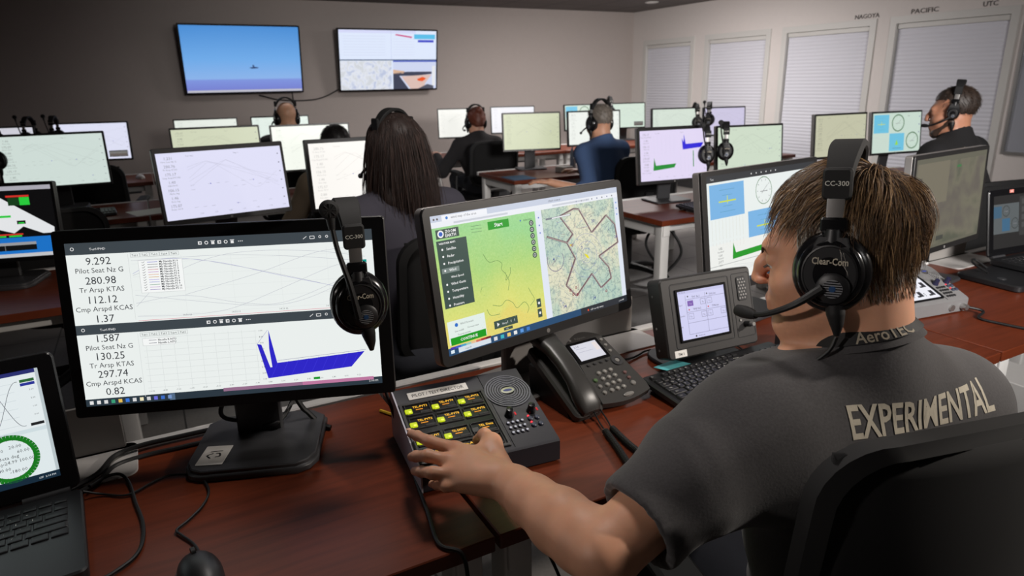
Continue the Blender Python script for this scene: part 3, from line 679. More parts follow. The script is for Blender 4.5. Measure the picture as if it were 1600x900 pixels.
def map_material(kind):
    m = bpy.data.materials.new('screen_map'); m.use_nodes = True; nt = m.node_tree; b = nt.nodes['Principled BSDF']; L = nt.links
    tc = nt.nodes.new('ShaderNodeTexCoord'); b.inputs['Base Color'].default_value = (0.01, 0.01, 0.01, 1); b.inputs['Roughness'].default_value = 0.35
    def noise(sc, det, dist=0.0, off=0):
        n = nt.nodes.new('ShaderNodeTexNoise'); n.inputs['Scale'].default_value = sc; n.inputs['Detail'].default_value = det; n.inputs['Distortion'].default_value = dist
        mp = nt.nodes.new('ShaderNodeMapping'); mp.inputs['Location'].default_value = (off, off, off); L.new(tc.outputs['Object'], mp.inputs[0]); L.new(mp.outputs[0], n.inputs['Vector']); return n
    def ramp(stops):
        r = nt.nodes.new('ShaderNodeValToRGB'); e = r.color_ramp.elements
        while len(e) < len(stops): e.new(0.5)
        for q, (p, c) in zip(e, stops): q.position = p; q.color = (*lin(c), 1)
        return r
    if kind == 'wind':       # the wind-speed colouring of a weather map: green in the north, yellow south
        sx = nt.nodes.new('ShaderNodeSeparateXYZ'); L.new(tc.outputs['Object'], sx.inputs[0]); n = noise(7, 3); ma = nt.nodes.new('ShaderNodeMath'); ma.operation = 'MULTIPLY_ADD'
        mr = nt.nodes.new('ShaderNodeMapRange'); mr.inputs[1].default_value = 0.42; mr.inputs[2].default_value = 0.16; L.new(sx.outputs['Z'], mr.inputs[0])
        ma.inputs[1].default_value = 0.5; L.new(n.outputs['Fac'], ma.inputs[0]); L.new(mr.outputs[0], ma.inputs[2])
        r = ramp([(0.3, (150, 212, 140)), (0.6, (178, 216, 124)), (0.95, (222, 226, 122)), (1.0, (232, 218, 116))]); L.new(ma.outputs[0], r.inputs[0])
        n2 = noise(260, 2); mx = nt.nodes.new('ShaderNodeMix'); mx.data_type = 'RGBA'; mx.blend_type = 'OVERLAY'; mx.inputs[0].default_value = 0.25; L.new(r.outputs[0], mx.inputs[6]); L.new(n2.outputs['Fac'], mx.inputs[7]); out = mx.outputs[2]
    elif kind == 'chart':    # pale aeronautical chart
        n = noise(9, 5, 0.5, 3); r = ramp([(0.38, (228, 226, 198)), (0.47, (196, 214, 194)), (0.6, (178, 206, 192)), (0.75, (200, 216, 206))]); L.new(n.outputs['Fac'], r.inputs[0])
        v = nt.nodes.new('ShaderNodeTexVoronoi'); v.feature = 'DISTANCE_TO_EDGE'; v.inputs['Scale'].default_value = 48; L.new(tc.outputs['Object'], v.inputs['Vector'])
        r2 = ramp([(0.0, (176, 190, 200)), (0.02, (205, 214, 214)), (0.04, (255, 255, 255))]); L.new(v.outputs['Distance'], r2.inputs[0])
        n3 = noise(120, 6, 1.0); r3 = ramp([(0.40, (176, 190, 214)), (0.47, (255, 255, 255))]); L.new(n3.outputs['Fac'], r3.inputs[0])
        mx = nt.nodes.new('ShaderNodeMix'); mx.data_type = 'RGBA'; mx.blend_type = 'MULTIPLY'; mx.inputs[0].default_value = 0.55; L.new(r.outputs[0], mx.inputs[6]); L.new(r2.outputs[0], mx.inputs[7])
        m2 = nt.nodes.new('ShaderNodeMix'); m2.data_type = 'RGBA'; m2.blend_type = 'MULTIPLY'; m2.inputs[0].default_value = 0.6; L.new(mx.outputs[2], m2.inputs[6]); L.new(r3.outputs[0], m2.inputs[7]); out = m2.outputs[2]
    elif kind == 'sky':
        sx = nt.nodes.new('ShaderNodeSeparateXYZ'); L.new(tc.outputs['Generated'], sx.inputs[0]); r = ramp([(0.0, (150, 150, 176)), (0.05, (120, 132, 214)), (0.19, (128, 150, 226)), (0.21, (140, 182, 238)), (0.5, (110, 172, 236)), (1.0, (66, 140, 214))])
        L.new(sx.outputs['Z'], r.inputs[0]); out = r.outputs[0]
    elif kind == 'dim':
        n = noise(8, 4, 0.3, 5); r = ramp([(0.35, (86, 88, 74)), (0.5, (112, 108, 92)), (0.65, (98, 92, 84))]); L.new(n.outputs['Fac'], r.inputs[0]); out = r.outputs[0]
    elif kind == 'town':
        n = noise(14, 5, 0.8, 8); r = ramp([(0.35, (190, 200, 226)), (0.5, (232, 236, 246)), (0.62, (214, 218, 224))]); L.new(n.outputs['Fac'], r.inputs[0]); out = r.outputs[0]
    L.new(out, b.inputs['Emission Color']); b.inputs['Emission Strength'].default_value = 0.95; m.cycles.emission_sampling = 'NONE'; return m
def map_page(w_, h_):
    s = Screen(w_, h_, (206, 214, 232)); dk = (58, 78, 72); wt = (240, 240, 240)
    wind = map_material('wind'); ch = map_material('chart'); S = 0.5
    # two browser windows
    s.rect(0, 0.0, 1, 0.045, (196, 204, 222)); s.rect(0.05, 0.006, 0.26, 0.045, (236, 238, 244), 2); s.text('wind map of the area', 0.09, 0.034, h_*0.026, (90, 92, 100)); s.disc(0.072, 0.026, 0.003, (50, 120, 200), 3)
    s.rect(0, 0.045, 1, 0.085, (232, 235, 242), 2)
    for u in (0.015, 0.03): s.disc(u, 0.026, 0.0022, (90, 80, 80), 3)
    s.line([(0.1, 0.066), (0.36, 0.066)], (200, 204, 214), 0.004, 3); s.text('chart viewer', 0.58, 0.034, h_*0.026, (90, 92, 100)); s.line([(0.6, 0.066), (0.82, 0.066)], (200, 204, 214), 0.004, 3)
    for i in range(8): s.disc(0.74+i*0.032, 0.066, 0.0017, [(100, 110, 150), (90, 90, 90)][i % 2], 3)
    s.rect(0, 0.085, S, 0.945, wind, 2); s.rect(S, 0.085, S+0.035, 0.945, (224, 230, 242), 2); s.rect(S+0.035, 0.085, 0.972, 0.945, ch, 2); s.rect(0.972, 0.085, 1, 0.945, (222, 228, 240), 2)
    for i in range(3): s.disc(S+0.017, 0.14+i*0.06, 0.002, (110, 130, 200), 3); s.disc(0.986, 0.13+i*0.05, 0.002, (90, 140, 220), 3)
    # weather map furniture
    s.rect(0.015, 0.10, 0.118, 0.165, dk, 3); s.disc(0.036, 0.132, 0.0075, wt, 4); s.disc(0.036, 0.132, 0.0045, (40, 90, 190), 5); s.text('ZOOM', 0.056, 0.13, h_*0.03, wt, bold=0.02, l=4); s.text('EARTH', 0.056, 0.158, h_*0.03, wt, bold=0.02, l=4)
    s.rect(0.012, 0.178, 0.148, 0.66, dk, 3); s.text('WEATHER MAPS', 0.022, 0.205, h_*0.019, wt, l=4, bold=0.02)
    for i, a in enumerate(['Satellite', 'Radar', 'Precipitation', 'Wind', 'Wind Speed', 'Wind Gusts', 'Temperature', 'Humidity', 'Pressure']):
        v = 0.25+i*0.05
        if i == 3: s.rect(0.02, v-0.026, 0.098, v+0.01, (120, 134, 130), 4)
        s.text(a, 0.052 if i != 4 else 0.056, v, h_*(0.026 if i != 4 else 0.022), wt, l=5, bold=0.015)
        if i != 4: s.disc(0.034, v-0.009, 0.0022, wt, 5)
    s.rect(0.255, 0.105, 0.36, 0.165, (18, 152, 24), 3); s.text('Start', 0.3075, 0.148, h_*0.04, wt, 'c', bold=0.02, l=4); s.text('Advertise', 0.435, 0.145, h_*0.022, dk, 'l'); s.disc(0.42, 0.138, 0.002, (40, 90, 190))
    for q in range(3): s.line([(0.175, 0.115+q*0.022), (0.225, 0.118+q*0.022)], dk, 0.0006, 3)
    for i in range(6): s.disc(0.475, 0.17+i*0.05, 0.0065, dk, 3); s.ring(0.475, 0.17+i*0.05, 0.003, 0.001, wt, 4, 10)
    for v in (0.8, 0.88): s.rect(0.455, v-0.034, 0.478, v+0.034, dk, 3); s.disc(0.467, v, 0.003, wt, 4)
    co = [[(0.215, 0.33), (0.23, 0.38), (0.245, 0.40), (0.28, 0.40), (0.30, 0.43), (0.295, 0.47), (0.315, 0.52), (0.31, 0.56), (0.335, 0.52), (0.34, 0.47)], [(0.31, 0.5), (0.325, 0.57), (0.315, 0.64)], [(0.23, 0.72), (0.27, 0.74), (0.3, 0.71), (0.33, 0.74), (0.35, 0.79), (0.39, 0.76), (0.41, 0.81), (0.4, 0.85)], [(0.2, 0.74), (0.215, 0.79), (0.26, 0.80)], [(0.18, 0.6), (0.19, 0.57)], [(0.42, 0.66), (0.43, 0.70), (0.445, 0.76), (0.42, 0.8)]]
    for p in co: s.line([(v.x, v.y) for v in catmull([Vector((a, b_, 0)) for a, b_ in p], 6)], (104, 140, 80), 0.0011, 3)
    r = random.Random(4)
    for i in range(150):
        u = 0.16+r.random()*0.3; v = 0.2+r.random()*0.7
        s.line([(u, v), (u+0.004, v-0.006)], (206, 226, 150) if r.random() < .6 else (160, 190, 110), 0.0006, 3)
    s.rect(0.01, 0.755, 0.185, 0.925, (226, 238, 232), 3); s.disc(0.05, 0.79, 0.004, (40, 110, 200), 4); s.text('Wind forecast', 0.068, 0.796, h_*0.02, INK, l=4); s.text('Live rainfall', 0.04, 0.84, h_*0.017, INK, l=4); s.text('Forecast maps', 0.10, 0.835, h_*0.017, INK, l=4); s.text('Tropical systems', 0.05, 0.868, h_*0.017, INK, l=4)
    s.rect(0.016, 0.876, 0.182, 0.93, (18, 152, 24), 4); s.text('CONTINUE', 0.1, 0.914, h_*0.03, wt, 'c', l=5, bold=0.02)
    for i, c in enumerate([(70, 50, 170), (60, 90, 200), (70, 160, 200), (150, 200, 190), (230, 190, 150), (214, 110, 90), (170, 50, 50), (110, 30, 30)]): s.rect(0.01+i*0.024, 0.94, 0.034+i*0.024, 0.957, c, 4)
    s.rect(0.225, 0.845, 0.345, 0.905, dk, 3); s.poly([(0.24, 0.89), (0.252, 0.875), (0.24, 0.86)], wt, 4)
    s.text('Now', 0.265, 0.885, h_*0.022, wt, l=4)
    for i in range(3): s.line([(0.293+i*0.018, 0.865), (0.293+i*0.018, 0.885)], wt, 0.0008, 4)
    s.rect(0.27, 0.912, 0.315, 0.935, dk, 3); s.text('+1h', 0.28, 0.93, h_*0.017, wt, l=4)
    # aeronautical chart: heavy boundary lines
    br = (112, 88, 92)
    big = [[(0.635, 0.16), (0.70, 0.32), (0.66, 0.38), (0.70, 0.52), (0.63, 0.72), (0.685, 0.83), (0.79, 0.68), (0.84, 0.82), (0.91, 0.76), (0.90, 0.66), (0.845, 0.55), (0.975, 0.47), (0.965, 0.31), (0.915, 0.22), (0.815, 0.34), (0.75, 0.13), (0.72, 0.12), (0.635, 0.16)], [(0.55, 0.3), (0.66, 0.38), (0.70, 0.52)]]
    for p in big: s.line(p, br, 0.0044, 3); s.line([(a+0.004, b_+0.004) for a, b_ in p], (176, 160, 158), 0.0016, 4)
    s.ring(0.585, 0.5, 0.025, 0.0016, (120, 110, 140), 3, 24, -30, 210)
    for i in range(70):
        u = 0.56+r.random()*0.39; v = 0.16+r.random()*0.7; a = r.random()*6.28; l_ = 0.008+r.random()*0.05
        s.line([(u, v), (min(0.965, max(0.545, u+math.cos(a)*l_)), min(0.93, max(0.1, v+math.sin(a)*l_)))], [(94, 110, 150), (96, 100, 104), (150, 100, 120), (110, 140, 190)][i % 4], 0.0007, 3)
    for rr_ in (0.018, 0.034, 0.052): s.ring(0.77, 0.52, rr_, 0.0007, (110, 120, 180), 3, 30)
    s.poly([(0.755, 0.5), (0.775, 0.515), (0.785, 0.55), (0.77, 0.54)], (230, 218, 30), 5); s.rect(0.675, 0.4, 0.685, 0.412, (226, 190, 60), 5)
    for u, v, a in ((0.57, 0.5, '4'), (0.6, 0.9, '34'), (0.78, 0.9, '24'), (0.74, 0.46, '7'), (0.955, 0.43, '20'), (0.82, 0.26, '31')): s.text(a, u, v, h_*0.036, (40, 50, 140), l=5, bold=0.02)
    for u, v in ((0.65, 0.77), (0.665, 0.81), (0.685, 0.76), (0.69, 0.82), (0.87, 0.86), (0.69, 0.41)): s.ring(u, v, 0.0026, 0.0016, (140, 40, 60), 5, 10)
    s.line([(0.555, 0.165), (0.7, 0.16)], (120, 124, 136), 0.004, 4); s.line([(0.59, 0.165), (0.695, 0.16)], (236, 238, 240), 0.0025, 5)
    # task bar
    s.rect(0, 0.945, 1, 1, (34, 74, 112), 3); s.rect(0.7, 0.945, 1, 1, (40, 44, 52), 4); s.rect(0.045, 0.955, 0.2, 0.993, (214, 224, 232), 4); s.text('search', 0.075, 0.983, h_*0.022, (120, 124, 130), l=5)
    s.rect(0.01, 0.962, 0.026, 0.986, (220, 235, 245), 5)
    for i, c in enumerate([(220, 220, 225), (60, 180, 190), (236, 200, 110), (230, 230, 230), (90, 150, 220), (60, 120, 200)]): s.rect(0.215+i*0.034, 0.96, 0.232+i*0.034, 0.988, c, 5)
    s.text('63F mostly sunny', 0.76, 0.985, h_*0.022, (230, 230, 230), l=5); s.disc(0.745, 0.976, 0.0025, (220, 80, 50), 5); s.text('2:14 PM', 0.945, 0.985, h_*0.02, (230, 230, 230), l=5)
    return s
def instrument_page(w_, h_):
    s = Screen(w_, h_, (232, 238, 236)); s.rect(0, 0, 1, 0.06, (48, 50, 54)); s.text('Test', 0.03, 0.04, h_*0.026, (235, 235, 235))
    for i in range(6): s.disc(0.38+i*0.045, 0.03, 0.0022, (230, 230, 230), 3)
    attitude(s, 0.02, 0.08, 0.31, 0.38, (120, 178, 226)); attitude(s, 0.34, 0.37, 0.64, 0.66, (120, 178, 226)); dial(s, 0.49, 0.20, h_*0.125, (60, 116, 62), t=0.002); dial(s, 0.82, 0.53, h_*0.125, (60, 116, 62), t=0.002)
    for i in range(10): s.line([(0.03+i*0.029, 0.39), (0.03+i*0.029, 0.57)], (206, 206, 190), 0.0008); s.line([(0.03+i*0.029, 0.59), (0.03+i*0.029, 0.66)], (206, 190, 180), 0.0008)
    s.rect(0, 0.61, 1, 1, (236, 238, 234), 2)
    for i in range(3): s.text(['0.82', '1.60', '297.7'][i], 0.09, 0.66+i*0.06, h_*0.032, INK, 'c'); s.text(['Cmp Arspd', 'MACH M', 'Alpha'][i], 0.09, 0.685+i*0.06, h_*0.02, INK, 'c')
    s.poly([(0.19, 0.77), (0.46, 0.755), (0.50, 0.70), (0.22, 0.715), (0.20, 0.62)], (24, 150, 30), 3)
    s.line([(0, 0.80), (1, 0.80)], (150, 152, 154), 0.0012, 3)
    for i in range(4): s.text(['9.292', '280.98', '112.1', '1.37'][i], 0.09, 0.85+i*0.04, h_*0.026, INK, 'c')
    for i in range(4): s.line([(0.2, 0.82+i*0.03), (0.6, 0.9-i*0.02), (0.95, 0.83+i*0.03)], (200, 202, 206), 0.0008, 3)
    s.rect(0, 0.965, 1, 1, (40, 56, 70), 4); s.rect(0.01, 0.972, 0.03, 0.993, (60, 150, 220), 5)
    return s
def dim_map(w_, h_):
    s = Screen(w_, h_, (100, 98, 84), 0.95); s.rect(0.005, 0.06, 0.99, 0.97, map_material('dim'), 1); s.rect(0.02, 0.05, 0.45, 0.5, (118, 112, 96), 2); s.rect(0.56, 0.12, 0.62, 0.145, (60, 120, 70), 3); s.rect(0.02, 0.2, 0.09, 0.58, (88, 84, 78), 3)
    for i in range(7): s.line([(0.03, 0.24+i*0.045), (0.08, 0.24+i*0.045)], (130, 124, 116), 0.001, 4)
    s.rect(0.36, 0.88, 0.46, 0.93, (66, 68, 62), 3)
    r = random.Random(3)
    for i in range(26):
        u = 0.15+r.random()*0.7; v = 0.15+r.random()*0.7; s.line([(u, v), (u+0.02, v+0.1)], (108, 104, 90), 0.0009, 3)
    return s
def alert_page(w_, h_):
    """black page with a white swept-wing outline and status blocks, blue page below"""
    s = Screen(w_, h_, (8, 8, 10)); wt = (226, 228, 230); gr = (40, 200, 60); rd = (210, 50, 40)
    s.rect(0, 0, 1, 0.06, (168, 166, 176)); s.rect(0, 0.72, 1, 1, (26, 112, 196)); s.rect(0, 0.95, 1, 1, (190, 192, 196), 2)
    s.poly([(0.40, 0.70), (0.45, 0.62), (0.53, 0.66), (0.6, 0.6), (0.7, 0.66), (0.77, 0.57), (0.9, 0.68), (0.98, 0.68), (0.985, 0.6), (0.62, 0.13), (0.57, 0.10), (0.0, 0.6), (0.0, 0.70)], wt, 2)
    for u, v, w2, h2, c in ((0.52, 0.30, .05, .06, (8, 8, 10)), (0.52, 0.34, .05, .02, gr), (0.5, 0.40, .11, .06, (40, 50, 140)), (0.38, 0.43, .09, .04, gr), (0.64, 0.42, .11, .03, gr), (0.54, 0.50, .05, .05, (8, 8, 10)), (0.54, 0.52, .05, .02, gr), (0.57, 0.61, .07, .05, (8, 8, 10)), (0.57, 0.63, .06, .015, gr), (0.76, 0.51, .06, .05, (8, 8, 10)), (0.76, 0.52, .04, .02, gr)): s.rect(u-w2/2, v-h2/2, u+w2/2, v+h2/2, c, 3 if c == (8, 8, 10) else 4)
    s.rect(0.68, 0.13, 0.84, 0.155, rd, 3); s.rect(0.69, 0.16, 0.84, 0.27, (20, 60, 26), 3); s.rect(0.77, 0.16, 0.84, 0.27, gr, 4)
    s.rect(0.2, 0.665, 0.76, 0.685, rd, 4)
    for i in range(5): s.rect(0.22+i*0.11, 0.69, 0.31+i*0.11, 0.712, gr, 4)
    s.rect(0.3, 0.79, 0.84, 0.905, (12, 14, 16), 3); s.rect(0.3, 0.79, 0.84, 0.83, (150, 152, 156), 4); s.line([(0.62, 0.83), (0.62, 0.905)], (120, 120, 120), 0.002, 4); s.line([(0.34, 0.86), (0.56, 0.855)], gr, 0.003, 4)
    return s
def quad_tv(w_, h_):
    s = Screen(w_, h_, (226, 234, 252)); s.rect(0, 0, 1, 1, (222, 232, 252), 0.5)
    s.rect(0, 0, 0.78, 0.05, (214, 218, 248), 1)
    for i in range(8): s.line([(0.04, 0.1+i*0.045), (0.46, 0.1+i*0.045)], (206, 214, 236), 0.004, 2)
    for i in range(7): s.line([(0.54, 0.14+i*0.045), (0.76, 0.14+i*0.045)], (210, 216, 240), 0.004, 2)
    s.line([(0.52, 0.02), (0.52, 0.48)], (190, 198, 230), 0.004, 2)
    s.poly([(0.57, 0.06), (0.74, 0.10), (0.735, 0.125), (0.56, 0.08)], (206, 70, 130), 3); s.rect(0.76, 0.06, 0.985, 0.14, (90, 190, 232), 3); s.rect(0.8, 0.155, 0.97, 0.195, (64, 74, 200), 3)
    s.line([(0, 0.495), (1, 0.495)], (70, 90, 120), 0.012, 4); s.rect(0.0, 0.51, 0.52, 1, map_material('town'), 3)
    s.rect(0.535, 0.505, 1, 1, (206, 214, 240), 3); s.rect(0.535, 0.505, 1, 0.53, (70, 90, 190), 4); s.poly([(0.535, 0.66), (0.66, 0.69), (0.64, 0.73), (0.535, 0.74)], (216, 178, 150), 4)
    s.poly([(0.535, 0.73), (0.68, 0.70), (0.95, 0.70), (0.95, 0.74), (0.78, 0.77), (0.6, 0.77), (0.7, 1.0), (0.535, 1.0)], (60, 64, 84), 4); s.poly([(0.62, 0.78), (0.95, 0.75), (0.88, 0.9), (0.86, 1.0), (0.72, 1.0)], (220, 190, 180), 5); s.poly([(0.79, 0.83), (0.85, 0.79), (0.89, 0.82), (0.85, 0.87), (0.8, 0.86)], (232, 86, 30), 6)
    s.poly([(0.8, 1.0), (0.9, 0.92), (0.97, 0.95), (0.97, 1.0)], (80, 84, 100), 6); s.rect(0.955, 0.6, 0.99, 0.95, (230, 232, 236), 5)
    return s
def flight_tv(w_, h_):
    s = Screen(w_, h_, (110, 170, 236), 1.0, map_material('sky'))
    c = (52, 74, 118); s.poly([(0.54, 0.625), (0.57, 0.615), (0.573, 0.58), (0.583, 0.58), (0.586, 0.61), (0.62, 0.62), (0.62, 0.632), (0.58, 0.64), (0.56, 0.638)], c, 3)
    s.rect(0.005, 0.965, 0.995, 0.995, (190, 190, 200), 2)
    return s
def laptop_page(w_, h_):
    s = Screen(w_, h_, (206, 220, 224)); tx = INK
    s.rect(0, 0, 1, 0.035, (38, 44, 110)); s.rect(0, 0.035, 1, 0.52, (226, 234, 236), 1); s.rect(0.985, 0.0, 1, 0.94, (184, 196, 200), 2)
    for i in range(6): s.line([(0.5, 0.1+i*0.075), (0.88, 0.1+i*0.075)], (198, 208, 212), 0.0006); s.text(['4.00', '3.00', '2.00', '1.00', '0.00', '-1.0'][i], 0.965, 0.11+i*0.075, h_*0.02, tx, 'r')
    for ph in (0.0, 0.42): s.line([(0.55+0.35*i/40, 0.29-0.2*math.sin(i/40*8+ph*7.5)) for i in range(41)], (88, 92, 100), 0.0008)
    s.rect(0.91, 0.08, 0.975, 0.105, (40, 100, 50), 3); s.rect(0.91, 0.112, 0.975, 0.137, (40, 50, 150), 3); s.rect(0.92, 0.475, 0.98, 0.5, (30, 32, 34), 3)
    s.text('Nacelle Alpha deg', 0.72, 0.54, h_*0.02, tx); s.rect(0, 0.555, 1, 0.94, (222, 232, 234), 1)
    u, v, rr = 0.80, 0.748, h_*0.19; s.ring(u, v, rr, 0.009, (24, 118, 30), 3, 48)
    for k in range(24): a = 2*PI*k/24; s.line([(u+math.cos(a)*rr*0.94/s.w, v+math.sin(a)*rr*0.94/s.h), (u+math.cos(a)*rr*0.86/s.w, v+math.sin(a)*rr*0.86/s.h)], tx, 0.0008, 3)
    for a, du, dv in (('-20.00', -0.055, -0.085), ('20.00', 0.03, -0.10), ('60.00', 0.062, -0.05), ('100.00', 0.072, 0.03), ('-140.00', -0.045, 0.085), ('-180.00', 0.025, 0.115), ('-60.00', -0.078, -0.03), ('-100.00', -0.075, 0.04)): s.text(a, u+du, v+dv+0.01, h_*0.042, tx, 'c')
    s.text('Beta deg', u-0.005, v-0.005, h_*0.042, tx, 'c'); s.text('-24.99', u-0.005, v+0.04, h_*0.042, tx, 'c'); s.line([(u-0.11, v-0.13), (u-0.075, v-0.065)], tx, 0.0012, 4)
    s.rect(0, 0.94, 1, 1, (22, 42, 58), 3); s.text('63F  2:14 PM', 0.98, 0.98, h_*0.024, (220, 226, 230), 'r', l=4)
    return s
def dark_laptop_page(w_, h_):
    s = Screen(w_, h_, (30, 29, 29)); s.rect(0, 0.16, 0.45, 0.72, (86, 92, 94)); s.rect(0.0, 0.2, 0.14, 0.42, (58, 92, 116), 2); s.rect(0.15, 0.44, 0.29, 0.68, (56, 98, 128), 2); s.rect(0.46, 0.05, 0.99, 0.8, (52, 52, 52))
    dial(s, 0.22, 0.3, h_*0.1, (30, 34, 32), t=0.002); dial(s, 0.38, 0.55, h_*0.1, (30, 34, 32), t=0.002)
    for i in range(4): s.rect(0.5, 0.1+i*0.15, 0.7, 0.2+i*0.15, (70, 70, 70), 2)
    return s
def touch_page(w_, h_):
    s = Screen(w_, h_, (206, 206, 240)); c = (120, 118, 150); tx = (70, 66, 96)
    s.rect(0, 0, 1, 0.07, (196, 196, 232)); s.text('Fri  02:14', 0.05, 0.05, h_*0.04, tx)
    for v in (0.19, 0.45, 0.67, 0.9): s.line([(0.17, v), (1, v)], c, 0.0008)
    for u in (0.17, 0.58): s.line([(u, 0.1), (u, 0.9)], c, 0.0008)
    for u, v, a in ((0.3, 0.17, 'TM1 Rx1'), (0.3, 0.42, 'TM2 Rx2'), (0.66, 0.17, 'TM3 Int'), (0.7, 0.42, 'TM4 Int')): s.text(a, u, v, h_*0.055, tx, l=4)
    s.rect(0.2, 0.22, 0.32, 0.33, (120, 84, 170), 3); s.text('On', 0.26, 0.3, h_*0.05, (230, 230, 240), 'c')
    for u, v in ((0.2, 0.48), (0.47, 0.22), (0.61, 0.22), (0.47, 0.48), (0.6, 0.48), (0.88, 0.48)): s.line([(u, v), (u+0.1, v), (u+0.1, v+0.11), (u, v+0.11), (u, v)], c, 0.0008); s.text('Tx', u+0.05, v+0.08, h_*0.045, tx, 'c')
    for u, v, cc in ((0.22, 0.13, (60, 60, 60)), (0.62, 0.13, (60, 60, 60)), (0.22, 0.4, (200, 50, 50)), (0.62, 0.4, (200, 50, 50))): s.disc(u, v, h_*0.016, cc, 4)
    for i, a in enumerate(('Signal', 'Speaker', 'All')): s.text(a, 0.02, 0.3+i*0.22, h_*0.04, tx)
    s.text('Intercom', 0.35, 0.965, h_*0.045, tx); s.disc(0.3, 0.95, h_*0.02, (50, 50, 60), 3)
    return s

# ================================================================== devices
def key_cap(t, name, M, sx, sy, hgt, mt, legend=None, lm=None, ls=0.006):
    b = MB(); o = 0.82
    rr = [[(x, y, 0) for x, y in rrect(sx, sy, 0.0012, 2)], [(x, y, hgt*0.75) for x, y in rrect(sx*0.94, sy*0.93, 0.0014, 2)], [(x, y, hgt) for x, y in rrect(sx*o, sy*o, 0.0016, 2)]]
    b.rings(rr, mt, M)
    if legend: letter(b, legend, lm or printw, M @ Matrix.Translation((-sx*0.25, -sy*0.05, hgt+0.0002)), ls, 'l')
    return b.build(name, t)
def keyboard(label, x, y, rz, z=0.745, group=None, detailed=True, width=0.44):
    t = thing('keyboard', label, 'keyboard', (x, y, z), rz, group); d = 0.148
    TM = Matrix.Rotation(R(5), 4, 'X') @ Matrix.Translation((0, 0, 0.012))
    b = MB(); b.rbox((0, 0, 0), (width, d, 0.016), black, r=0.012, ch=0.003, M=TM); b.build('case', t)
    b = MB()
    for sx in (-1, 1): b.rbox((sx*width*0.4, d*0.36, 0.005), (0.05, 0.014, 0.016), black, r=0.003)
    b.build('foot', t)
    kb = MB(); km = mat('key_cap', (26, 26, 28), 0.4)
    p = 0.0187*width/0.44; rows = ['`1234567890-=', 'QWERTYUIOP[]', "ASDFGHJKL;'", 'ZXCVBNM,./']; x0 = -width/2+0.012
    L = []
    yy = d/2-0.02
    fx = x0+p/2
    for i in range(16):
        if i in (1,): continue
        L.append((x0+p*(i*0.94+0.5), yy, p*0.85, p*0.62, 'Esc' if i == 0 else ('F%d' % (i-1) if i < 14 else ''), 0.0042))
    yy -= p*1.05
    for r_, row in enumerate(rows):
        lead = [0, 1.5, 1.75, 2.25][r_]; yv = yy-r_*p
        if lead: L.append((x0+p*lead/2, yv, p*lead-0.002, p-0.002, ['', 'Tab', 'Caps', 'Shift'][r_], 0.0045))
        for i, ch in enumerate(row): L.append((x0+p*(lead+i+0.5), yv, p-0.002, p-0.002, ch, 0.0062))
        end = lead+len(row); L.append((x0+p*(end+15)/2, yv, p*(15-end)-0.002, p-0.002, ['Backspace', '', 'Enter', 'Shift'][r_], 0.0042))
    yv = yy-4*p; cx = 0
    for wd, lg in ((1.4, 'Ctrl'), (1.2, ''), (1.2, 'Alt'), (6.2, ''), (1.2, 'Alt'), (1.2, 'Fn'), (1.2, ''), (1.4, 'Ctrl')): L.append((x0+p*(cx+wd/2), yv, p*wd-0.002, p-0.002, lg, 0.0042)); cx += wd
    for r_ in range(5):
        for i in range(3):
            if r_ == 2 or (r_ == 3 and i != 1): continue
            L.append((x0+p*(15.4+i+0.5), yy-r_*p, p-0.002, p-0.002, [['Ins', 'Hm', 'Up'], ['Del', 'End', 'Dn'], [], ['', '^', ''], ['<', 'v', '>']][r_][i], 0.0042))
        for i in range(4):
            L.append((x0+p*(18.75+i+0.5), yy-r_*p, p-0.002, p-0.002, ['N/*-', '789+', '456+', '123e', '00.e'][r_][i], 0.006))
    for q in L:
        M = TM @ Matrix.Translation((q[0], q[1], 0.0078))
        if detailed and q[0] < width*0.36: key_cap(t, 'key', M, q[2], q[3], 0.006, km, q[4] or None, printw, q[5])
        else:
            kb.rings([[(x_, y_, 0) for x_, y_ in rrect(q[2], q[3], 0.0012, 2)], [(x_, y_, 0.006) for x_, y_ in rrect(q[2]*0.84, q[3]*0.84, 0.0014, 2)]], km, M)
            if q[4]: letter(kb, q[4], printw, M @ Matrix.Translation((-q[2]*0.25, -q[3]*0.05, 0.0063)), q[5], 'l')
    o = kb.build('keys', t)
    if detailed: tag(o, kind='stuff')
    return t

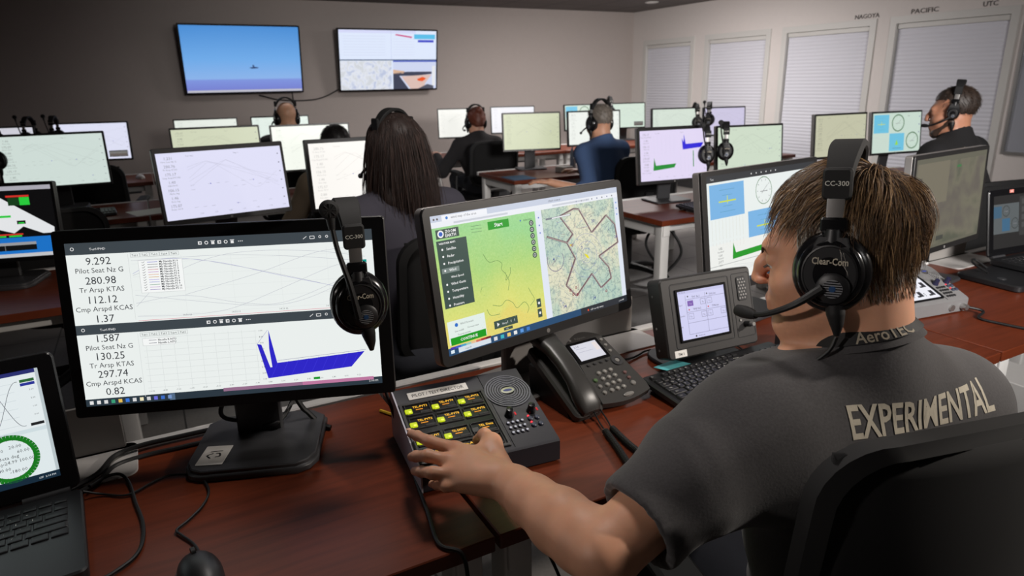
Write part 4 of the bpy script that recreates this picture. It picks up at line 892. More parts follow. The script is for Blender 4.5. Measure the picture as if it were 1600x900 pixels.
def headset_parts(t, boom='up', lettering=True, pads=True, cable=None, M=None, rest=True, sc=1.0, cup=1.0):
    """cups on the local x axis (boom on the -x cup), y forward, z up; origin midway between the cups"""
    M = M or Matrix.Identity(4); H = 0.153; CK = cup
    pts = [(0.083*math.cos(a)*1.0, 0, 0.052+(H-0.052)*math.sin(a)) for a in [PI*(0.12+0.76*i/14) for i in range(15)]]
    b = MB(); b.strip(pts, [0.014, 0.021, 0.021, 0.014], 0.006, soft, M=M, per=2); hb = b.build('headband', t)
    if lettering:
        b = MB()
        Ml = M @ Matrix(((0, 0, -1, -0.0805), (-1, 0, 0, 0), (0, 1, 0, 0.092), (0, 0, 0, 1)))
        letter(b, 'CC-300', printw, M @ Matrix.Translation((-0.0858, 0, 0.103)) @ Matrix(((0, 0, -1, 0), (-1, 0, 0, 0), (0, 1, 0, 0), (0, 0, 0, 1))) , 0.009, bold=0.01); b.build('band_lettering', hb)
    for s in (-1, 1):
        b = MB(); b.rbox((s*0.0795, 0, 0.105), (0.011, 0.036, 0.042), soft, r=0.006, M=M @ Matrix.Rotation(0, 4, 'Y'), axis='x'); b.build('band_end', t)
        b = MB(); b.rbox((s*0.0825, 0, 0.073), (0.003, 0.022, 0.05), silver, r=0.002, M=M); b.build('slider', t, label='bare metal slider')
        b = MB(); b.rbox((s*0.084, 0, 0.052), (0.012, 0.034, 0.02), blackg, r=0.004, M=M); b.cyl((s*0.084, 0, 0.047), (s*0.084, 0, 0.03), 0.010, black, 0.013, M=M)
        b.strip([(s*0.09, -0.001, 0.036), (s*0.093, 0, 0.02), (s*0.09, 0, 0.0)], [0.018, 0.03], 0.004, black, M=M); b.build('yoke', t)
        Mc = M @ Matrix.Translation((s*0.07, 0, -0.012)) @ Matrix.Rotation(s*PI/2, 4, 'Y') @ Matrix.Rotation(s*PI/2, 4, 'Z') @ Matrix.Diagonal((CK, CK, 1, 1))
        b = MB(); b.lathe([(0.0, 0), (0.045, 0), (0.051, 0.006), (0.052, 0.012), (0.049, 0.018), (0.044, 0.021), (0.043, 0.024), (0.04, 0.0265), (0.0, 0.028)], blackg, n=44, M=Mc, sx=0.95, sy=1.08)
        b.lathe([(0.036, 0.0262), (0.0365, 0.028), (0.0345, 0.0285), (0.0335, 0.0272)], black, n=44, M=Mc, sx=0.95, sy=1.08); cup = b.build('ear_cup', t)
        if pads:
            b = MB(); b.lathe([(0.024, -0.002), (0.03, -0.014), (0.042, -0.017), (0.0505, -0.01), (0.051, 0.001), (0.047, 0.004), (0.024, 0.003)], soft, n=40, M=Mc, sx=0.95, sy=1.08); b.build('ear_pad', t)
        if s < 0:
            b = MB(); b.lathe([(0.0, 0.027), (0.020, 0.027), (0.021, 0.031), (0.0175, 0.0335), (0.0, 0.034)], black, n=32, M=Mc @ Matrix.Translation((0.006, -0.018, 0))); pv = b.build('boom_pivot', cup)
            b = MB(); Mp = Mc @ Matrix.Translation((0.006, -0.018, 0.0338))
            b.lathe([(0.0, 0), (0.0125, 0), (0.0125, 0.0006), (0.0, 0.0008)], mat('pivot_disc', (150, 152, 156), 0.35, metal=0.5), n=28, M=Mp)
            for i in range(7):
                yv = -0.010+i*0.0033; hw = math.sqrt(max(0.0, 0.0122**2-yv*yv)); b.rbox((0, yv, 0.0009), (2*hw, 0.0015, 0.0004), blackg, r=0.0002, M=Mp)
            b.lathe([(0.0, 0.0008), (0.0042, 0.001), (0.0042, 0.0014), (0.0, 0.0016)], mat('pivot_blue', (40, 70, 110), 0.3), n=20, M=Mp); b.build('pivot_disc', cup)
            if lettering:
                b = MB(); letter(b, 'Clear-Com', printc, Mc @ Matrix.Translation((0.0, 0.013, 0.0281)), 0.013, bold=0.018, width=0.044); b.build('cup_lettering', cup)
            # microphone boom
            P0 = Vector((-0.104, 0.006, -0.03))
            if boom == 'up': pp = [P0, (-0.106, 0.016, 0.03), (-0.102, 0.03, 0.09), (-0.1, 0.036, 0.135)]; md = Vector((0, 0.06, 1))
            elif boom == 'worn': pp = [P0, (-0.112, 0.038, -0.054), (-0.100, 0.074, -0.074), (-0.082, 0.098, -0.083)]; md = Vector((0.55, 0.75, -0.05))
            else: pp = [P0, (-0.106, 0.05, 0.05), (-0.102, 0.085, 0.10)]; md = Vector((0, 0.6, 1))
            b = MB(); b.tube(pp, [0.0062, 0.005, 0.0042, 0.0042], rubber, n=8, M=M); b.build('boom', t)
            md.normalize(); e = Vector(pp[-1])
            b = MB(); b.tube([e-md*0.006, e+md*0.004, e+md*0.02, e+md*0.034, e+md*0.038], [0.005, 0.008, 0.0095, 0.0085, 0.004], soft, n=14, M=M, smooth=False)
            if boom == 'up':
                b = MB(); b.cyl(e-md*0.01, e+md*0.012, 0.0055, rubber, 0.008, M=M); Mm = M @ Matrix.Translation(e+md*0.022)
                b.lathe([(0.0, -0.012), (0.011, -0.011), (0.0155, -0.004), (0.0155, 0.005), (0.011, 0.009), (0, 0.01)], soft, n=20, M=Mm @ Matrix.Rotation(-PI/2, 4, 'Y'))
                for i in range(8): a = i*PI/4; b.rbox((0.008*math.cos(a), 0.008*math.sin(a), 0.0098), (0.007, 0.0016, 0.001), ink, r=0.0004, M=Mm @ Matrix.Rotation(-PI/2, 4, 'Y') @ Matrix.Translation((0.008*math.cos(a), 0.008*math.sin(a), 0.0098)) @ Matrix.Rotation(a, 4, 'Z') @ Matrix.Translation((-0.008*math.cos(a), -0.008*math.sin(a), -0.0098)))
            b.build('microphone', t)
            b = MB(); b.tube([(-0.085, -0.008, -0.055), (-0.086, -0.01, -0.068), (-0.086, -0.012, -0.082), (-0.085, -0.013, -0.098)], [0.013, 0.012, 0.009, 0.004], rubber, n=12, M=M); b.build('cable_boot', t)
    if cable:
        b = MB(); b.tube(cable, 0.0032, rubber, n=8, per=8); b.build('cable', t)
    return t

def comm_panel(label, x, y, rz, style):
    """desktop intercom key panel with a sloping top"""
    t = thing('intercom_panel', label, 'intercom panel', (x, y, 0.74), rz)
    dark = style == 'dark'; body = mat('panel_navy', (38, 39, 46), 0.5, noise=0.1, scale=150) if dark else mat('panel_silver', (116, 115, 115), 0.45, noise=0.05)
    Wd, D, hf, hb = (0.272, 0.225, 0.048, 0.108) if dark else (0.25, 0.19, 0.045, 0.12)
    a = math.atan2(hb-hf, D-0.014); S = Matrix.Translation((0, -D/2+0.004, hf+0.0003)) @ Matrix.Rotation(a, 4, 'X')   # sloping plane: x right, y up the slope
    b = MB(); prof = [(-D/2, 0.004), (D/2, 0.004), (D/2, hb-0.01), (D/2-0.01, hb), (-D/2+0.004, hf), (-D/2, hf-0.004)]
    b.rings([[(x_, y_, z_) for y_, z_ in prof] for x_ in (-Wd/2, Wd/2)], body)
    b.rbox((0, -D/2+0.02, 0.002), (Wd*0.9, 0.02, 0.004), rubber, r=0.002); b.rbox((0, D/2-0.03, 0.002), (Wd*0.9, 0.02, 0.004), rubber, r=0.002); b.build('body', t)
    b = MB(); b.rings([[(x_, y_, z_) for y_, z_ in [(-D/2-0.002, 0.004), (D/2+0.002, 0.004), (D/2+0.002, hb-0.008), (D/2-0.01, hb+0.002), (-D/2+0.002, hf+0.002), (-D/2-0.002, hf-0.004)]] for x_ in (-Wd/2-0.003, -Wd/2)], mat('panel_side', (190, 188, 200), 0.45)); b.build('side_plate', t, label='pale side plate')
    SL = math.hypot(D-0.014, hb-hf)
    # groove, screws
    b = MB(); b.rbox((Wd*0.17, SL*0.5, 0.0004), (0.0012, SL*0.98, 0.0012), ink, r=0.0003, M=S)
    b.build('panel_seam', t)
    if dark:
        b = MB(); Mt = S @ Matrix.Translation((-0.048, SL*0.875, 0.0012)); b.rbox((0, 0, 0), (0.125, 0.021, 0.0012), paper, r=0.001, M=Mt); letter(b, 'PILOT / TEST DIRECTOR', ink, Mt @ Matrix.Translation((0, -0.0045, 0.0008)), 0.0125, width=0.108, bold=0.006); b.build('name_strip', t, label='white name strip reading PILOT / TEST DIRECTOR')
    # key field
    if dark: fx, fy, fw, fh = -0.047, SL*0.41, 0.165, SL*0.70
    else: fx, fy, fw, fh = -0.042, SL*0.48, 0.145, SL*0.80
    b = MB(); b.frame(fw+0.012, fh+0.012, fw, fh, -0.004, 0.0, 0.004, black if dark else blackg, S @ Matrix.Translation((fx, fy, 0)) @ Matrix.Rotation(-PI/2, 4, 'X')); b.build('display_bezel', t)
    b = MB(); b.rbox((fx, fy, 0.0008), (fw, fh, 0.0012), blackg if dark else emit((238, 238, 246), 1.0, True), r=0.001, M=S); b.build('display', t)
    names = ['TEL-PVT3', 'TEL-PVT4', 'TEL-PVT5', 'TEL-PVT2', 'TEL-PVT8', 'TEL-PVT6', 'CHEFS-PVT', 'TEL-SAFETY', 'TEL Data', 'Radio-1', 'Radio-A', 'TEL LINE']
    nr = 4
    for r_ in range(nr):
        for c_ in range(3):
            kx = fx+(c_-1)*fw/3.05; ky = fy+fh*(0.375-0.25*r_)-(0.004 if r_ > 1 and dark else 0)+(0.004 if r_ < 2 and dark else 0); K = S @ Matrix.Translation((kx, ky, 0.0014))
            if dark:
                b = MB(); b.frame(fw/3.3, fh/4.9, fw/3.3-0.003, fh/4.9-0.003, -0.003, 0, 0.002, dgrey, K @ Matrix.Rotation(-PI/2, 4, 'X')); k = b.build('channel_key', t)
                b = MB(); letter(b, names[r_*3+c_], emit((255, 190, 40), 1.2), K @ Matrix.Translation((0.006, 0.004, 0.0006)), 0.008, bold=0.012, width=0.029); b.rbox((0.003, -0.001, 0.0006), (0.014, 0.002, 0.0004), emit((240, 150, 20), 1.0), r=0.0003, M=K); b.rbox((0.014, -0.009, 0.0008), (0.022, 0.005, 0.001), ink, r=0.001, M=K); b.build('key_text', k)
                off = (r_ == 2 and c_ == 2)
                b = MB(); b.rbox((-0.019, -0.004, 0.0016), (0.014, 0.013, 0.003), emit((196, 212, 16), 1.0) if not off else black, r=0.002, M=K)
                if not off: b.rbox((-0.017, -0.0065, 0.0033), (0.005, 0.004, 0.0006), emit((244, 250, 90), 1.3), r=0.001, M=K)
                b.build('key_lamp', k)
            else:
                b = MB(); b.rbox((0.008, 0.005, 0.0008), (0.013, 0.022, 0.0016), mat('panel_icon', (44, 44, 52), 0.5), r=0.001, M=K); b.rbox((-0.004, -0.004, 0.0008), (0.012, 0.006, 0.001), ink, r=0.001, M=K)
                for i in range(3): b.rbox((0.024, -0.004+i*0.005, 0.0006), (0.004, 0.002, 0.0006), ink, r=0.0003, M=K)
                b.build('channel_key', t)
    # speaker grille on the right
    gx, gy = (0.09, SL*0.70) if dark else (0.08, SL*0.70); G = S @ Matrix.Translation((gx, gy, 0))
    b = MB(); b.lathe([(0.0, 0.0003), (0.047, 0.0003), (0.047, 0.0006), (0.0, 0.0008)], ink if dark else mat('grille_back', (60, 58, 58), 0.6), n=36, M=G)
    for i in range(7): r0 = 0.014+i*0.0052; b.lathe([(r0, 0.0008), (r0, 0.0022), (r0+0.003, 0.0022), (r0+0.003, 0.0008)], mat('grille_ring', (96, 98, 108), 0.45) if dark else body, n=44, M=G, cap=False)
    for i in range(8): aa = i*PI/4; b.rbox((0.03, 0, 0.0012), (0.034, 0.0025, 0.0016), body, r=0.0004, M=G @ Matrix.Rotation(aa, 4, 'Z'))
    b.build('speaker_grille', t)
    b = MB(); b.lathe([(0.0, 0.0022), (0.0125, 0.0022), (0.0125, 0.003), (0, 0.0034)], silver, n=28, M=G @ Matrix.Rotation(R(0), 4, 'Z'), sx=1.15, sy=0.72); b.lathe([(0.0, 0.0034), (0.009, 0.0034), (0.0, 0.0037)], mat('oval_blue', (60, 70, 130), 0.4), n=24, M=G, sx=1.1, sy=0.4); b.build('oval_emblem', t)
    for i, kx in enumerate((0.066, 0.113)):
        K = S @ Matrix.Translation((kx, SL*0.385, 0)); b = MB(); b.lathe([(0.0, 0), (0.0095, 0), (0.0075, 0.008), (0.0065, 0.018), (0, 0.019)], blackg if dark else mat('navy_knob', (34, 34, 60), 0.35), n=18, M=K)
        b.build('volume_knob', t)
        b = MB(); b.rbox((0.014, 0.002, 0.0008), (0.003, 0.008, 0.0012), emit((230, 40, 50), 0.8), r=0.0005, M=K); b.build('level_lamp', t)
    for r_ in range(4 if not dark else 3):
        for c_ in range(4):
            b = MB(); K = S @ Matrix.Translation((0.056+c_*0.0098, SL*0.29-r_*0.0135, 0.0)); b.lathe([(0.0, 0), (0.0042, 0), (0.0042, 0.002), (0.003, 0.003), (0, 0.0032)], mat('keypad_button', (40, 42, 56), 0.4) if dark else ink, n=14, M=K); b.lathe([(0.0, 0.0032), (0.0026, 0.0033), (0, 0.0036)], mat('keypad_dot', (190, 196, 214), 0.4) if dark else ink, n=12, M=K); b.build('keypad_button', t)
    for r_ in range(2):
        for c_ in range(2):
            b = MB(); K = S @ Matrix.Translation((0.103+c_*0.0145, SL*0.29-r_*0.018, 0.0)); b.lathe([(0.0, 0), (0.0055, 0), (0.0055, 0.003), (0.004, 0.0042), (0, 0.0044)], mat('round_button', (52, 58, 76), 0.4), n=16, M=K); b.build('round_button', t)
            if c_ == 0:
                b = MB(); b.lathe([(0.0, 0), (0.0026, 0), (0.002, 0.002), (0, 0.0024)], emit((255, 50, 66), 1.2), n=12, M=K @ Matrix.Translation((-0.001, 0.009, 0))); b.build('red_lamp', t)
    if not dark:
        b = MB(); b.cyl((0.1, -D/2, 0.02), (0.1, -D/2-0.018, 0.02), 0.009, silver); b.build('plug', t)
        b = MB(); b.cyl((0.055, -D/2, 0.02), (0.055, -D/2-0.006, 0.02), 0.01, silver); b.build('jack', t)
    return t
def coil(b, pts, rad, wire, turns, mt):
    """coiled handset cord along a path"""
    P = catmull([Vector(p) for p in pts], 24); L = [0.0]
    for i in range(1, len(P)): L.append(L[-1]+(P[i]-P[i-1]).length)
    out = []; N = None; n = turns*9
    for k in range(n+1):
        s_ = L[-1]*k/n; i = min(len(P)-2, max(0, int(np.searchsorted(L, s_))-1)); f = (s_-L[i])/max(1e-9, L[i+1]-L[i]); p = P[i].lerp(P[i+1], f); tt = (P[i+1]-P[i]).normalized()
        if N is None: N = tt.orthogonal().normalized()
        N = (N-tt*N.dot(tt)).normalized(); B = tt.cross(N); a = 2*PI*k/9
        e = min(1, k/9, (n-k)/9); out.append(p+(N*math.cos(a)+B*math.sin(a))*rad*e)
    b.tube(out, wire, mt, n=5, smooth=False)
def desk_phone(label, x, y, rz):
    t = thing('desk_phone', label, 'telephone', (x, y, 0.74), rz)
    pm = mat('phone_plastic', (60, 59, 58), 0.38, noise=0.08, scale=300); D = 0.175
    th = R(27); S = Matrix.Translation((0, -0.09, 0.022)) @ Matrix.Rotation(th, 4, 'X')     # face plane: x right, y up the slope; 0..0.2
    b = MB()    # wedge-shaped foot stand
    b.rings([[(sx, y_, z_) for y_, z_ in ((-0.07, 0.0), (0.08, 0.0), (0.085, 0.075), (0.05, 0.072), (-0.06, 0.018))] for sx in (-0.1, 0.07)], black); b.build('stand', t)
    b = MB()    # face plate with a bowed lower edge and an arched top
    out = [(-0.022, 0.0)]+[(-0.022+0.14*i/8, -0.010*math.sin(PI*i/8)) for i in range(1, 8)]+[(0.118, 0.0), (0.122, 0.02), (0.104, 0.185)]+[(0.104-0.102*i/8, 0.185+0.022*math.sin(PI*i/8)) for i in range(1, 9)]
    b.prism(out, -0.016, 0.0, pm, S); b.build('face_plate', t)
    b = MB(); b.rbox((-0.062, 0.095, -0.012), (0.078, 0.215, 0.024), pm, r=0.014, ch=0.005, M=S); b.build('cradle', t)
    # handset: two ends joined by a bowed grip
    b = MB(); prof = [(0.0, -0.012, 0.008, 0.02), (0.03, -0.011, 0.012, 0.027), (0.22, 0.0, 0, 0)]
    pts = [(-0.012, 0.000, 0.022, 0.008), (0.0, 0.006, 0.029, 0.016), (0.03, 0.016, 0.029, 0.018), (0.065, 0.026, 0.0245, 0.0135), (0.11, 0.031, 0.024, 0.013), (0.155, 0.029, 0.025, 0.0145), (0.19, 0.021, 0.0295, 0.019), (0.218, 0.013, 0.028, 0.0165), (0.229, 0.007, 0.02, 0.008)]
    rr = []
    for yv, zv, hw, ht in pts:
        rr.append([(-0.062+hw*math.copysign(abs(math.cos(q))**0.65, math.cos(q)), yv, zv+ht*math.copysign(abs(math.sin(q))**0.65, math.sin(q))) for q in [2*PI*i/20 for i in range(20)]])
    b.rings(rr, mat('handset_plastic', (52, 51, 50), 0.36, noise=0.06, scale=300), M=S)
    for yv in (0.012, 0.2): b.cyl((-0.062, yv, 0.004), (-0.062, yv, -0.002), 0.022, black, n=24, M=S)
    b.build('handset', t)
    b = MB(); b.rbox((0.040, 0.147, 0.0006), (0.092, 0.066, 0.002), blackg, r=0.003, M=S); b.build('display_bezel', t)
    s = Screen(0.074, 0.05, (222, 222, 232), 0.95); s.line([(0.1, 0.3), (0.5, 0.3)], (170, 172, 190), 0.001); s.line([(0.1, 0.5), (0.7, 0.5)], (180, 180, 198), 0.001); s.rect(0.8, 0.1, 0.98, 0.6, (236, 226, 224), 2); s.text('2:14', 0.08, 0.2, 0.008, (110, 112, 130))
    s.build(t, S @ Matrix.Translation((0.040, 0.147, 0.0018)) @ Matrix.Rotation(-PI/2, 4, 'X'), 'display')
    b = MB(); letter(b, 'Polycom', mgrey, S @ Matrix.Translation((0.044, 0.186, 0.0004)), 0.009); b.cyl((0.014, 0.189, 0.0), (0.014, 0.189, 0.0006), 0.0035, mgrey, n=16, M=S); b.build('maker_lettering', t)
    bm_ = mat('phone_button', (124, 122, 119), 0.35); dkb = mat('phone_button_dark', (60, 60, 62), 0.35)
    def btn(name, u, v, rx, ry, m_, lg=None, hgt=0.004):
        b = MB(); K = S @ Matrix.Translation((u, v, 0)); b.lathe([(0, 0), (1, 0), (0.96, hgt*0.6), (0.75, hgt), (0, hgt*1.08)], m_, n=18, M=K @ Matrix.Diagonal((rx, ry, 1, 1)))
        if lg: letter(b, lg, printw, K @ Matrix.Translation((0, -0.0022, hgt*1.1)), 0.006)
        b.build(name, t)
    for i in range(4): btn('soft_key', 0.012+i*0.0185, 0.106, 0.0052, 0.0034, dkb)
    for r_ in range(4):
        for c_ in range(3): btn('dial_key', 0.022+c_*0.0175, 0.078-r_*0.0175, 0.0068, 0.0058, bm_, '123456789*0#'[r_*3+c_])
    for i in range(3): btn('feature_key', 0.001, 0.062-i*0.0185, 0.0058, 0.0056, bm_ if i else mat('phone_green', (80, 104, 70), 0.4))
    for i in range(3): btn('feature_key', 0.087, 0.06-i*0.0165, 0.0052 if i < 2 else 0.0072, 0.0045 if i < 2 else 0.0068, mat('phone_red', (112, 84, 82), 0.4) if i < 2 else bm_)
    for i in range(3): btn('line_key', 0.094, 0.168-i*0.019, 0.0055, 0.0042, bm_)
    btn('volume_bar', 0.055, 0.003, 0.0155, 0.0055, bm_)
    b = MB(); K = S @ Matrix.Translation((0.092, 0.098, 0)); b.lathe([(0.0075, 0), (0.015, 0), (0.0145, 0.003), (0.008, 0.0036), (0.0075, 0.002)], dkb, n=26, M=K); b.lathe([(0, 0), (0.0062, 0), (0.0055, 0.0035), (0, 0.004)], bm_, n=18, M=K); b.build('navigation_ring', t)
    return t
def touch_panel(label, x, y, rz):
    t = thing('touch_panel', label, 'intercom panel', (x, y, 0.74), rz); body = mat('touch_panel_case', (38, 36, 35), 0.55, noise=0.1, scale=250)
    Wd, H, Dp = 0.285, 0.20, 0.055; M = Matrix.Translation((0, -0.01, 0.032+H/2)) @ Matrix.Rotation(R(-17), 4, 'X')
    b = MB(); b.rbox((0, 0, 0), (Wd, Dp, H), body, r=0.012, ch=0.004, M=M, axis='y'); b.build('case', t)
    b = MB(); b.frame(0.185, 0.162, 0.178, 0.155, -Dp/2-0.001, -Dp/2, 0.008, ink, M @ Matrix.Translation((-0.024, 0, 0.004))); b.frame(0.06, 0.165, 0.057, 0.162, -Dp/2-0.001, -Dp/2, 0.006, ink, M @ Matrix.Translation((0.106, 0, 0.004))); b.build('seam_line', t)
    b = MB(); b.frame(0.158, 0.132, 0.146, 0.12, -Dp/2-0.004, -Dp/2, 0.003, blackg, M @ Matrix.Translation((-0.024, 0, 0.004))); b.build('screen_bezel', t)
    touch_page(0.148, 0.122).build(t, M @ Matrix.Translation((-0.024, -Dp/2-0.0012, 0.004)))
    b = MB(); G = M @ Matrix.Translation((0.106, -Dp/2-0.0012, 0.046)); b.rbox((0, 0, 0), (0.03, 0.003, 0.062), ink, r=0.006, M=G, axis='y')
    for r_ in range(7):
        for c_ in range(3): b.cyl((-0.008+c_*0.008+(0.004 if r_ % 2 else 0)-0.002, -0.0018, -0.024+r_*0.008), (-0.008+c_*0.008+(0.004 if r_ % 2 else 0)-0.002, -0.0026, -0.024+r_*0.008), 0.0026, mgrey, n=8, M=G)
    b.build('speaker_grille', t)
    b = MB(); J = M @ Matrix.Translation((0.106, -Dp/2, -0.02)); b.cyl((0, 0, 0), (0, -0.004, 0), 0.0075, silver, n=18, M=J); b.cyl((0, -0.004, 0), (0, -0.0045, 0), 0.004, mat('jack_hole', (120, 84, 50), 0.4), n=14, M=J); b.build('jack', t, label='silver round socket')
    b = MB(); J = M @ Matrix.Translation((0.106, -Dp/2, -0.046)); b.cyl((0, 0, 0), (0, -0.02, 0), 0.0075, black, n=18, M=J); b.cyl((0, -0.02, 0), (0, -0.03, 0), 0.005, silver, n=14, M=J); b.cyl((-0.016, -0.001, 0.012), (-0.016, -0.003, 0.012), 0.003, silver, n=10, M=J); b.build('plug', t)
    b = MB(); T = M @ Matrix.Translation((-0.106, -Dp/2-0.0004, -0.087)); b.rbox((0, 0, 0), (0.036, 0.001, 0.017), paper, r=0.001, M=T, axis='y'); letter(b, 'TM 1', ink, T @ Matrix.Translation((0, -0.0008, -0.004)) @ Matrix.Rotation(PI/2, 4, 'X'), 0.009, bold=0.01); b.build('label_sticker', t, label='white sticker reading TM 1')
    b = MB()
    for z_ in (0.06, -0.02, -0.075): b.cyl((-Wd/2-0.0006, 0.008, z_), (-Wd/2+0.001, 0.008, z_), 0.003, silver, n=10, M=M)
    b.build('screw', t)
    b = MB(); b.strip([(0, 0.005, 0.012), (0, 0.03, 0.04), (0, 0.035, 0.1)], 0.06, 0.008, black, widthdir=(1, 0, 0)); b.build('neck', t)
    b = MB(); b.rbox((0, 0.0, 0.006), (0.24, 0.18, 0.012), black, r=0.05, ch=0.003); b.build('base', t)
    return t
def laptop(label, x, y, rz, open_deg, content, w_=0.37, d=0.255, keys=False, tag_red=False, z=0.742):
    """origin at the middle of the hinge line; keyboard deck towards -y"""
    t = thing('laptop', label, 'laptop', (x, y, z), rz); lm_ = mat('laptop_shell', (24, 24, 26), 0.42, noise=0.12, scale=250)
    b = MB(); b.rbox((0, -d/2, 0.012), (w_, d, 0.022), lm_, r=0.012, ch=0.003); b.build('deck', t)
    M = Matrix.Translation((0, 0.004, 0.024)) @ Matrix.Rotation(R(90-open_deg), 4, 'X'); h_ = d*0.97
    b = MB(); b.rbox((0, 0.005, h_/2), (w_, 0.009, h_), lm_, r=0.012, ch=0.002, M=M, axis='y'); b.build('lid', t)
    l, tp, bt = (0.026, 0.024, 0.028); b = MB(); b.frame(w_-0.004, h_-0.004, w_-2*l, h_-tp-bt, -0.0015, 0.003, 0.01, blackg, M @ Matrix.Translation((0, 0, h_/2)), off=(0, (bt-tp)/2)); b.build('bezel', t)
    content(w_-2*l, h_-tp-bt).build(t, M @ Matrix.Translation((0, -0.0008, h_/2+(bt-tp)/2)))
    for sx in (-1, 1):
        b = MB(); b.cyl((sx*w_*0.36-0.035, 0.004, 0.022), (sx*w_*0.36+0.035, 0.004, 0.022), 0.007, dgrey); b.build('hinge', t)
    if tag_red:
        b = MB(); T = M @ Matrix.Translation((-0.06, -0.0018, h_-0.011)); b.rbox((0, 0, 0), (0.024, 0.0006, 0.012), mat('red_tag', (190, 110, 100), 0.6), r=0.001, M=T, axis='y'); letter(b, '502', printw, T @ Matrix.Translation((0, -0.0006, -0.003)) @ Matrix.Rotation(PI/2, 4, 'X'), 0.008, bold=0.01); b.build('asset_tag', t, label='small red tag')
    km = mat('laptop_key', (27, 27, 29), 0.45); kb = MB(); p = (w_-0.03)/15.5
    for r_ in range(6):
        yy = -0.03-r_*p*0.93
        cols = 14 if r_ < 5 else 9; xs = -w_/2+0.02; lead = [0, 0, .4, .7, 1.1, 0][r_]
        widths = [1]*15 if r_ < 4 else [1]*14
        u = 0.0
        seq = ([1.0]*15) if r_ < 2 else ([1.4]+[1.0]*12+[1.6] if r_ == 2 else [1.7]+[1.0]*11+[2.3] if r_ == 3 else [2.2]+[1.0]*10+[2.8] if r_ == 4 else [1.2, 1, 1, 1, 5.2, 1, 1, 1.2, 1.2, 1.2])
        for i, q in enumerate(seq):
            K = Matrix.Translation((xs+(u+q/2)*p, yy, 0.0232)); u += q; sy = p*0.93-0.0025 if r_ else p*0.6
            lg = ['', '1234567890-=', 'QWERTYUIOP[]', 'ASDFGHJKL;\'', 'ZXCVBNM,./', ''][r_]; ch = lg[i-1] if 0 < i <= len(lg) else None
            if keys and xs+u*p > -w_/2+0.18: key_cap(t, 'key', K, q*p-0.0025, sy, 0.0022, km, ch, printw, 0.006)
            else:
                kb.rings([[(x_, y_, 0) for x_, y_ in rrect(q*p-0.0025, sy, 0.001, 2)], [(x_, y_, 0.0022) for x_, y_ in rrect((q*p-0.0025)*0.9, sy*0.9, 0.001, 2)]], km, K)
                if ch: letter(kb, ch, printw, K @ Matrix.Translation((-p*0.2, 0, 0.0024)), 0.006, 'l')
    o = kb.build('keys', t)
    if keys: tag(o, kind='stuff')
    b = MB(); b.rbox((-0.02, -d+0.045, 0.0233), (0.1, 0.06, 0.0012), mat('touchpad', (32, 32, 34), 0.35), r=0.004); b.build('touchpad', t)
    return t
def mouse(label, x, y, rz, z=0.74, mt=None, group=None):
    t = thing('computer_mouse', label, 'mouse', (x, y, z), rz, group); mt = mt or black; b = MB(); rr = []
    for v in [i/10 for i in range(11)]:
        yv = -0.055+0.11*v; hw = 0.031*(math.sin(PI*min(0.97, max(0.03, v)))**0.38); ht = 0.034*(math.sin(PI*min(0.96, max(0.04, 0.08+v*0.9)))**0.55)
        rr.append([(hw*math.cos(a), yv, max(0.001, 0.001+ht*max(0, math.sin(a))**0.8)) for a in [2*PI*i/22 for i in range(22)]])
    b.rings(rr, mt); b.build('shell', t)
    b = MB(); b.cyl((-0.003, 0.03, 0.028), (0.003, 0.03, 0.028), 0.008, rubber); b.build('scroll_wheel', t)
    return t
def cable(label, pts, r, name='cable', cat='cable', mt=None, group=None, per=10):
    b = MB(); p0 = Vector(pts[0]); b.tube([Vector(p)-p0 for p in pts], r, mt or rubber, n=8, per=per); o = b.build(name); o.location = p0
    return tag(o, label, cat, group)
def television(label, x, z, w_, h_, tilt, content, y=8.2, yaw=0):
    t = thing('wall_television', label, 'television', (x, YF, z), 0, 'televisions on the back wall'); M = Matrix.Translation((0, y-YF, 0)) @ Matrix.Rotation(R(yaw), 4, 'Z') @ Matrix.Rotation(R(-tilt), 4, 'X')
    b = MB(); b.rbox((0, 0.022, 0), (w_, 0.04, h_), black, r=0.012, ch=0.004, M=M, axis='y'); b.build('housing', t)
    b = MB(); b.frame(w_-0.002, h_-0.002, w_-0.036, h_-0.036, -0.003, 0.006, 0.012, blackg, M, off=(0, 0.003)); b.build('bezel', t)
    content(w_-0.034, h_-0.034).build(t, M @ Matrix.Translation((0, -0.001, 0.003)))
    b = MB(); b.rbox((0, -0.012, 0), (0.5, 0.02, 0.42), black, r=0.01, axis='y')
    b.strip([(0, -0.02, 0.1), (0, y-YF+0.06, 0.09)], 0.05, 0.012, black, widthdir=(1, 0, 0)); b.strip([(0, -0.02, -0.1), (0, y-YF+0.03, -0.1)], 0.05, 0.012, black, widthdir=(1, 0, 0)); b.build('wall_bracket', t)
    return t
# ================================================================== people
def skin_mat(name, rgb, vcol=True):
    if name in MATS: return MATS[name]
    m = mat(name, rgb, 0.5, noise=0.12, scale=38, bump=0.12, sss=0.25); nt = m.node_tree; b = nt.nodes['Principled BSDF']
    if vcol:
        at = nt.nodes.new('ShaderNodeAttribute'); at.attribute_name = 'tint'; mx = nt.nodes.new('ShaderNodeMix'); mx.data_type = 'RGBA'; mx.blend_type = 'MULTIPLY'; mx.inputs[0].default_value = 1
        src = b.inputs['Base Color'].links[0].from_socket; nt.links.new(src, mx.inputs[6]); nt.links.new(at.outputs['Color'], mx.inputs[7]); nt.links.new(mx.outputs[2], b.inputs['Base Color'])
    return m
def set_tint(o, cols):
    a = o.data.color_attributes.new('tint', 'FLOAT_COLOR', 'POINT'); c = np.ones((len(cols), 4), np.float32); c[:, :3] = cols; a.data.foreach_set('color', c.ravel())
def A3(v): return np.array(v, float)
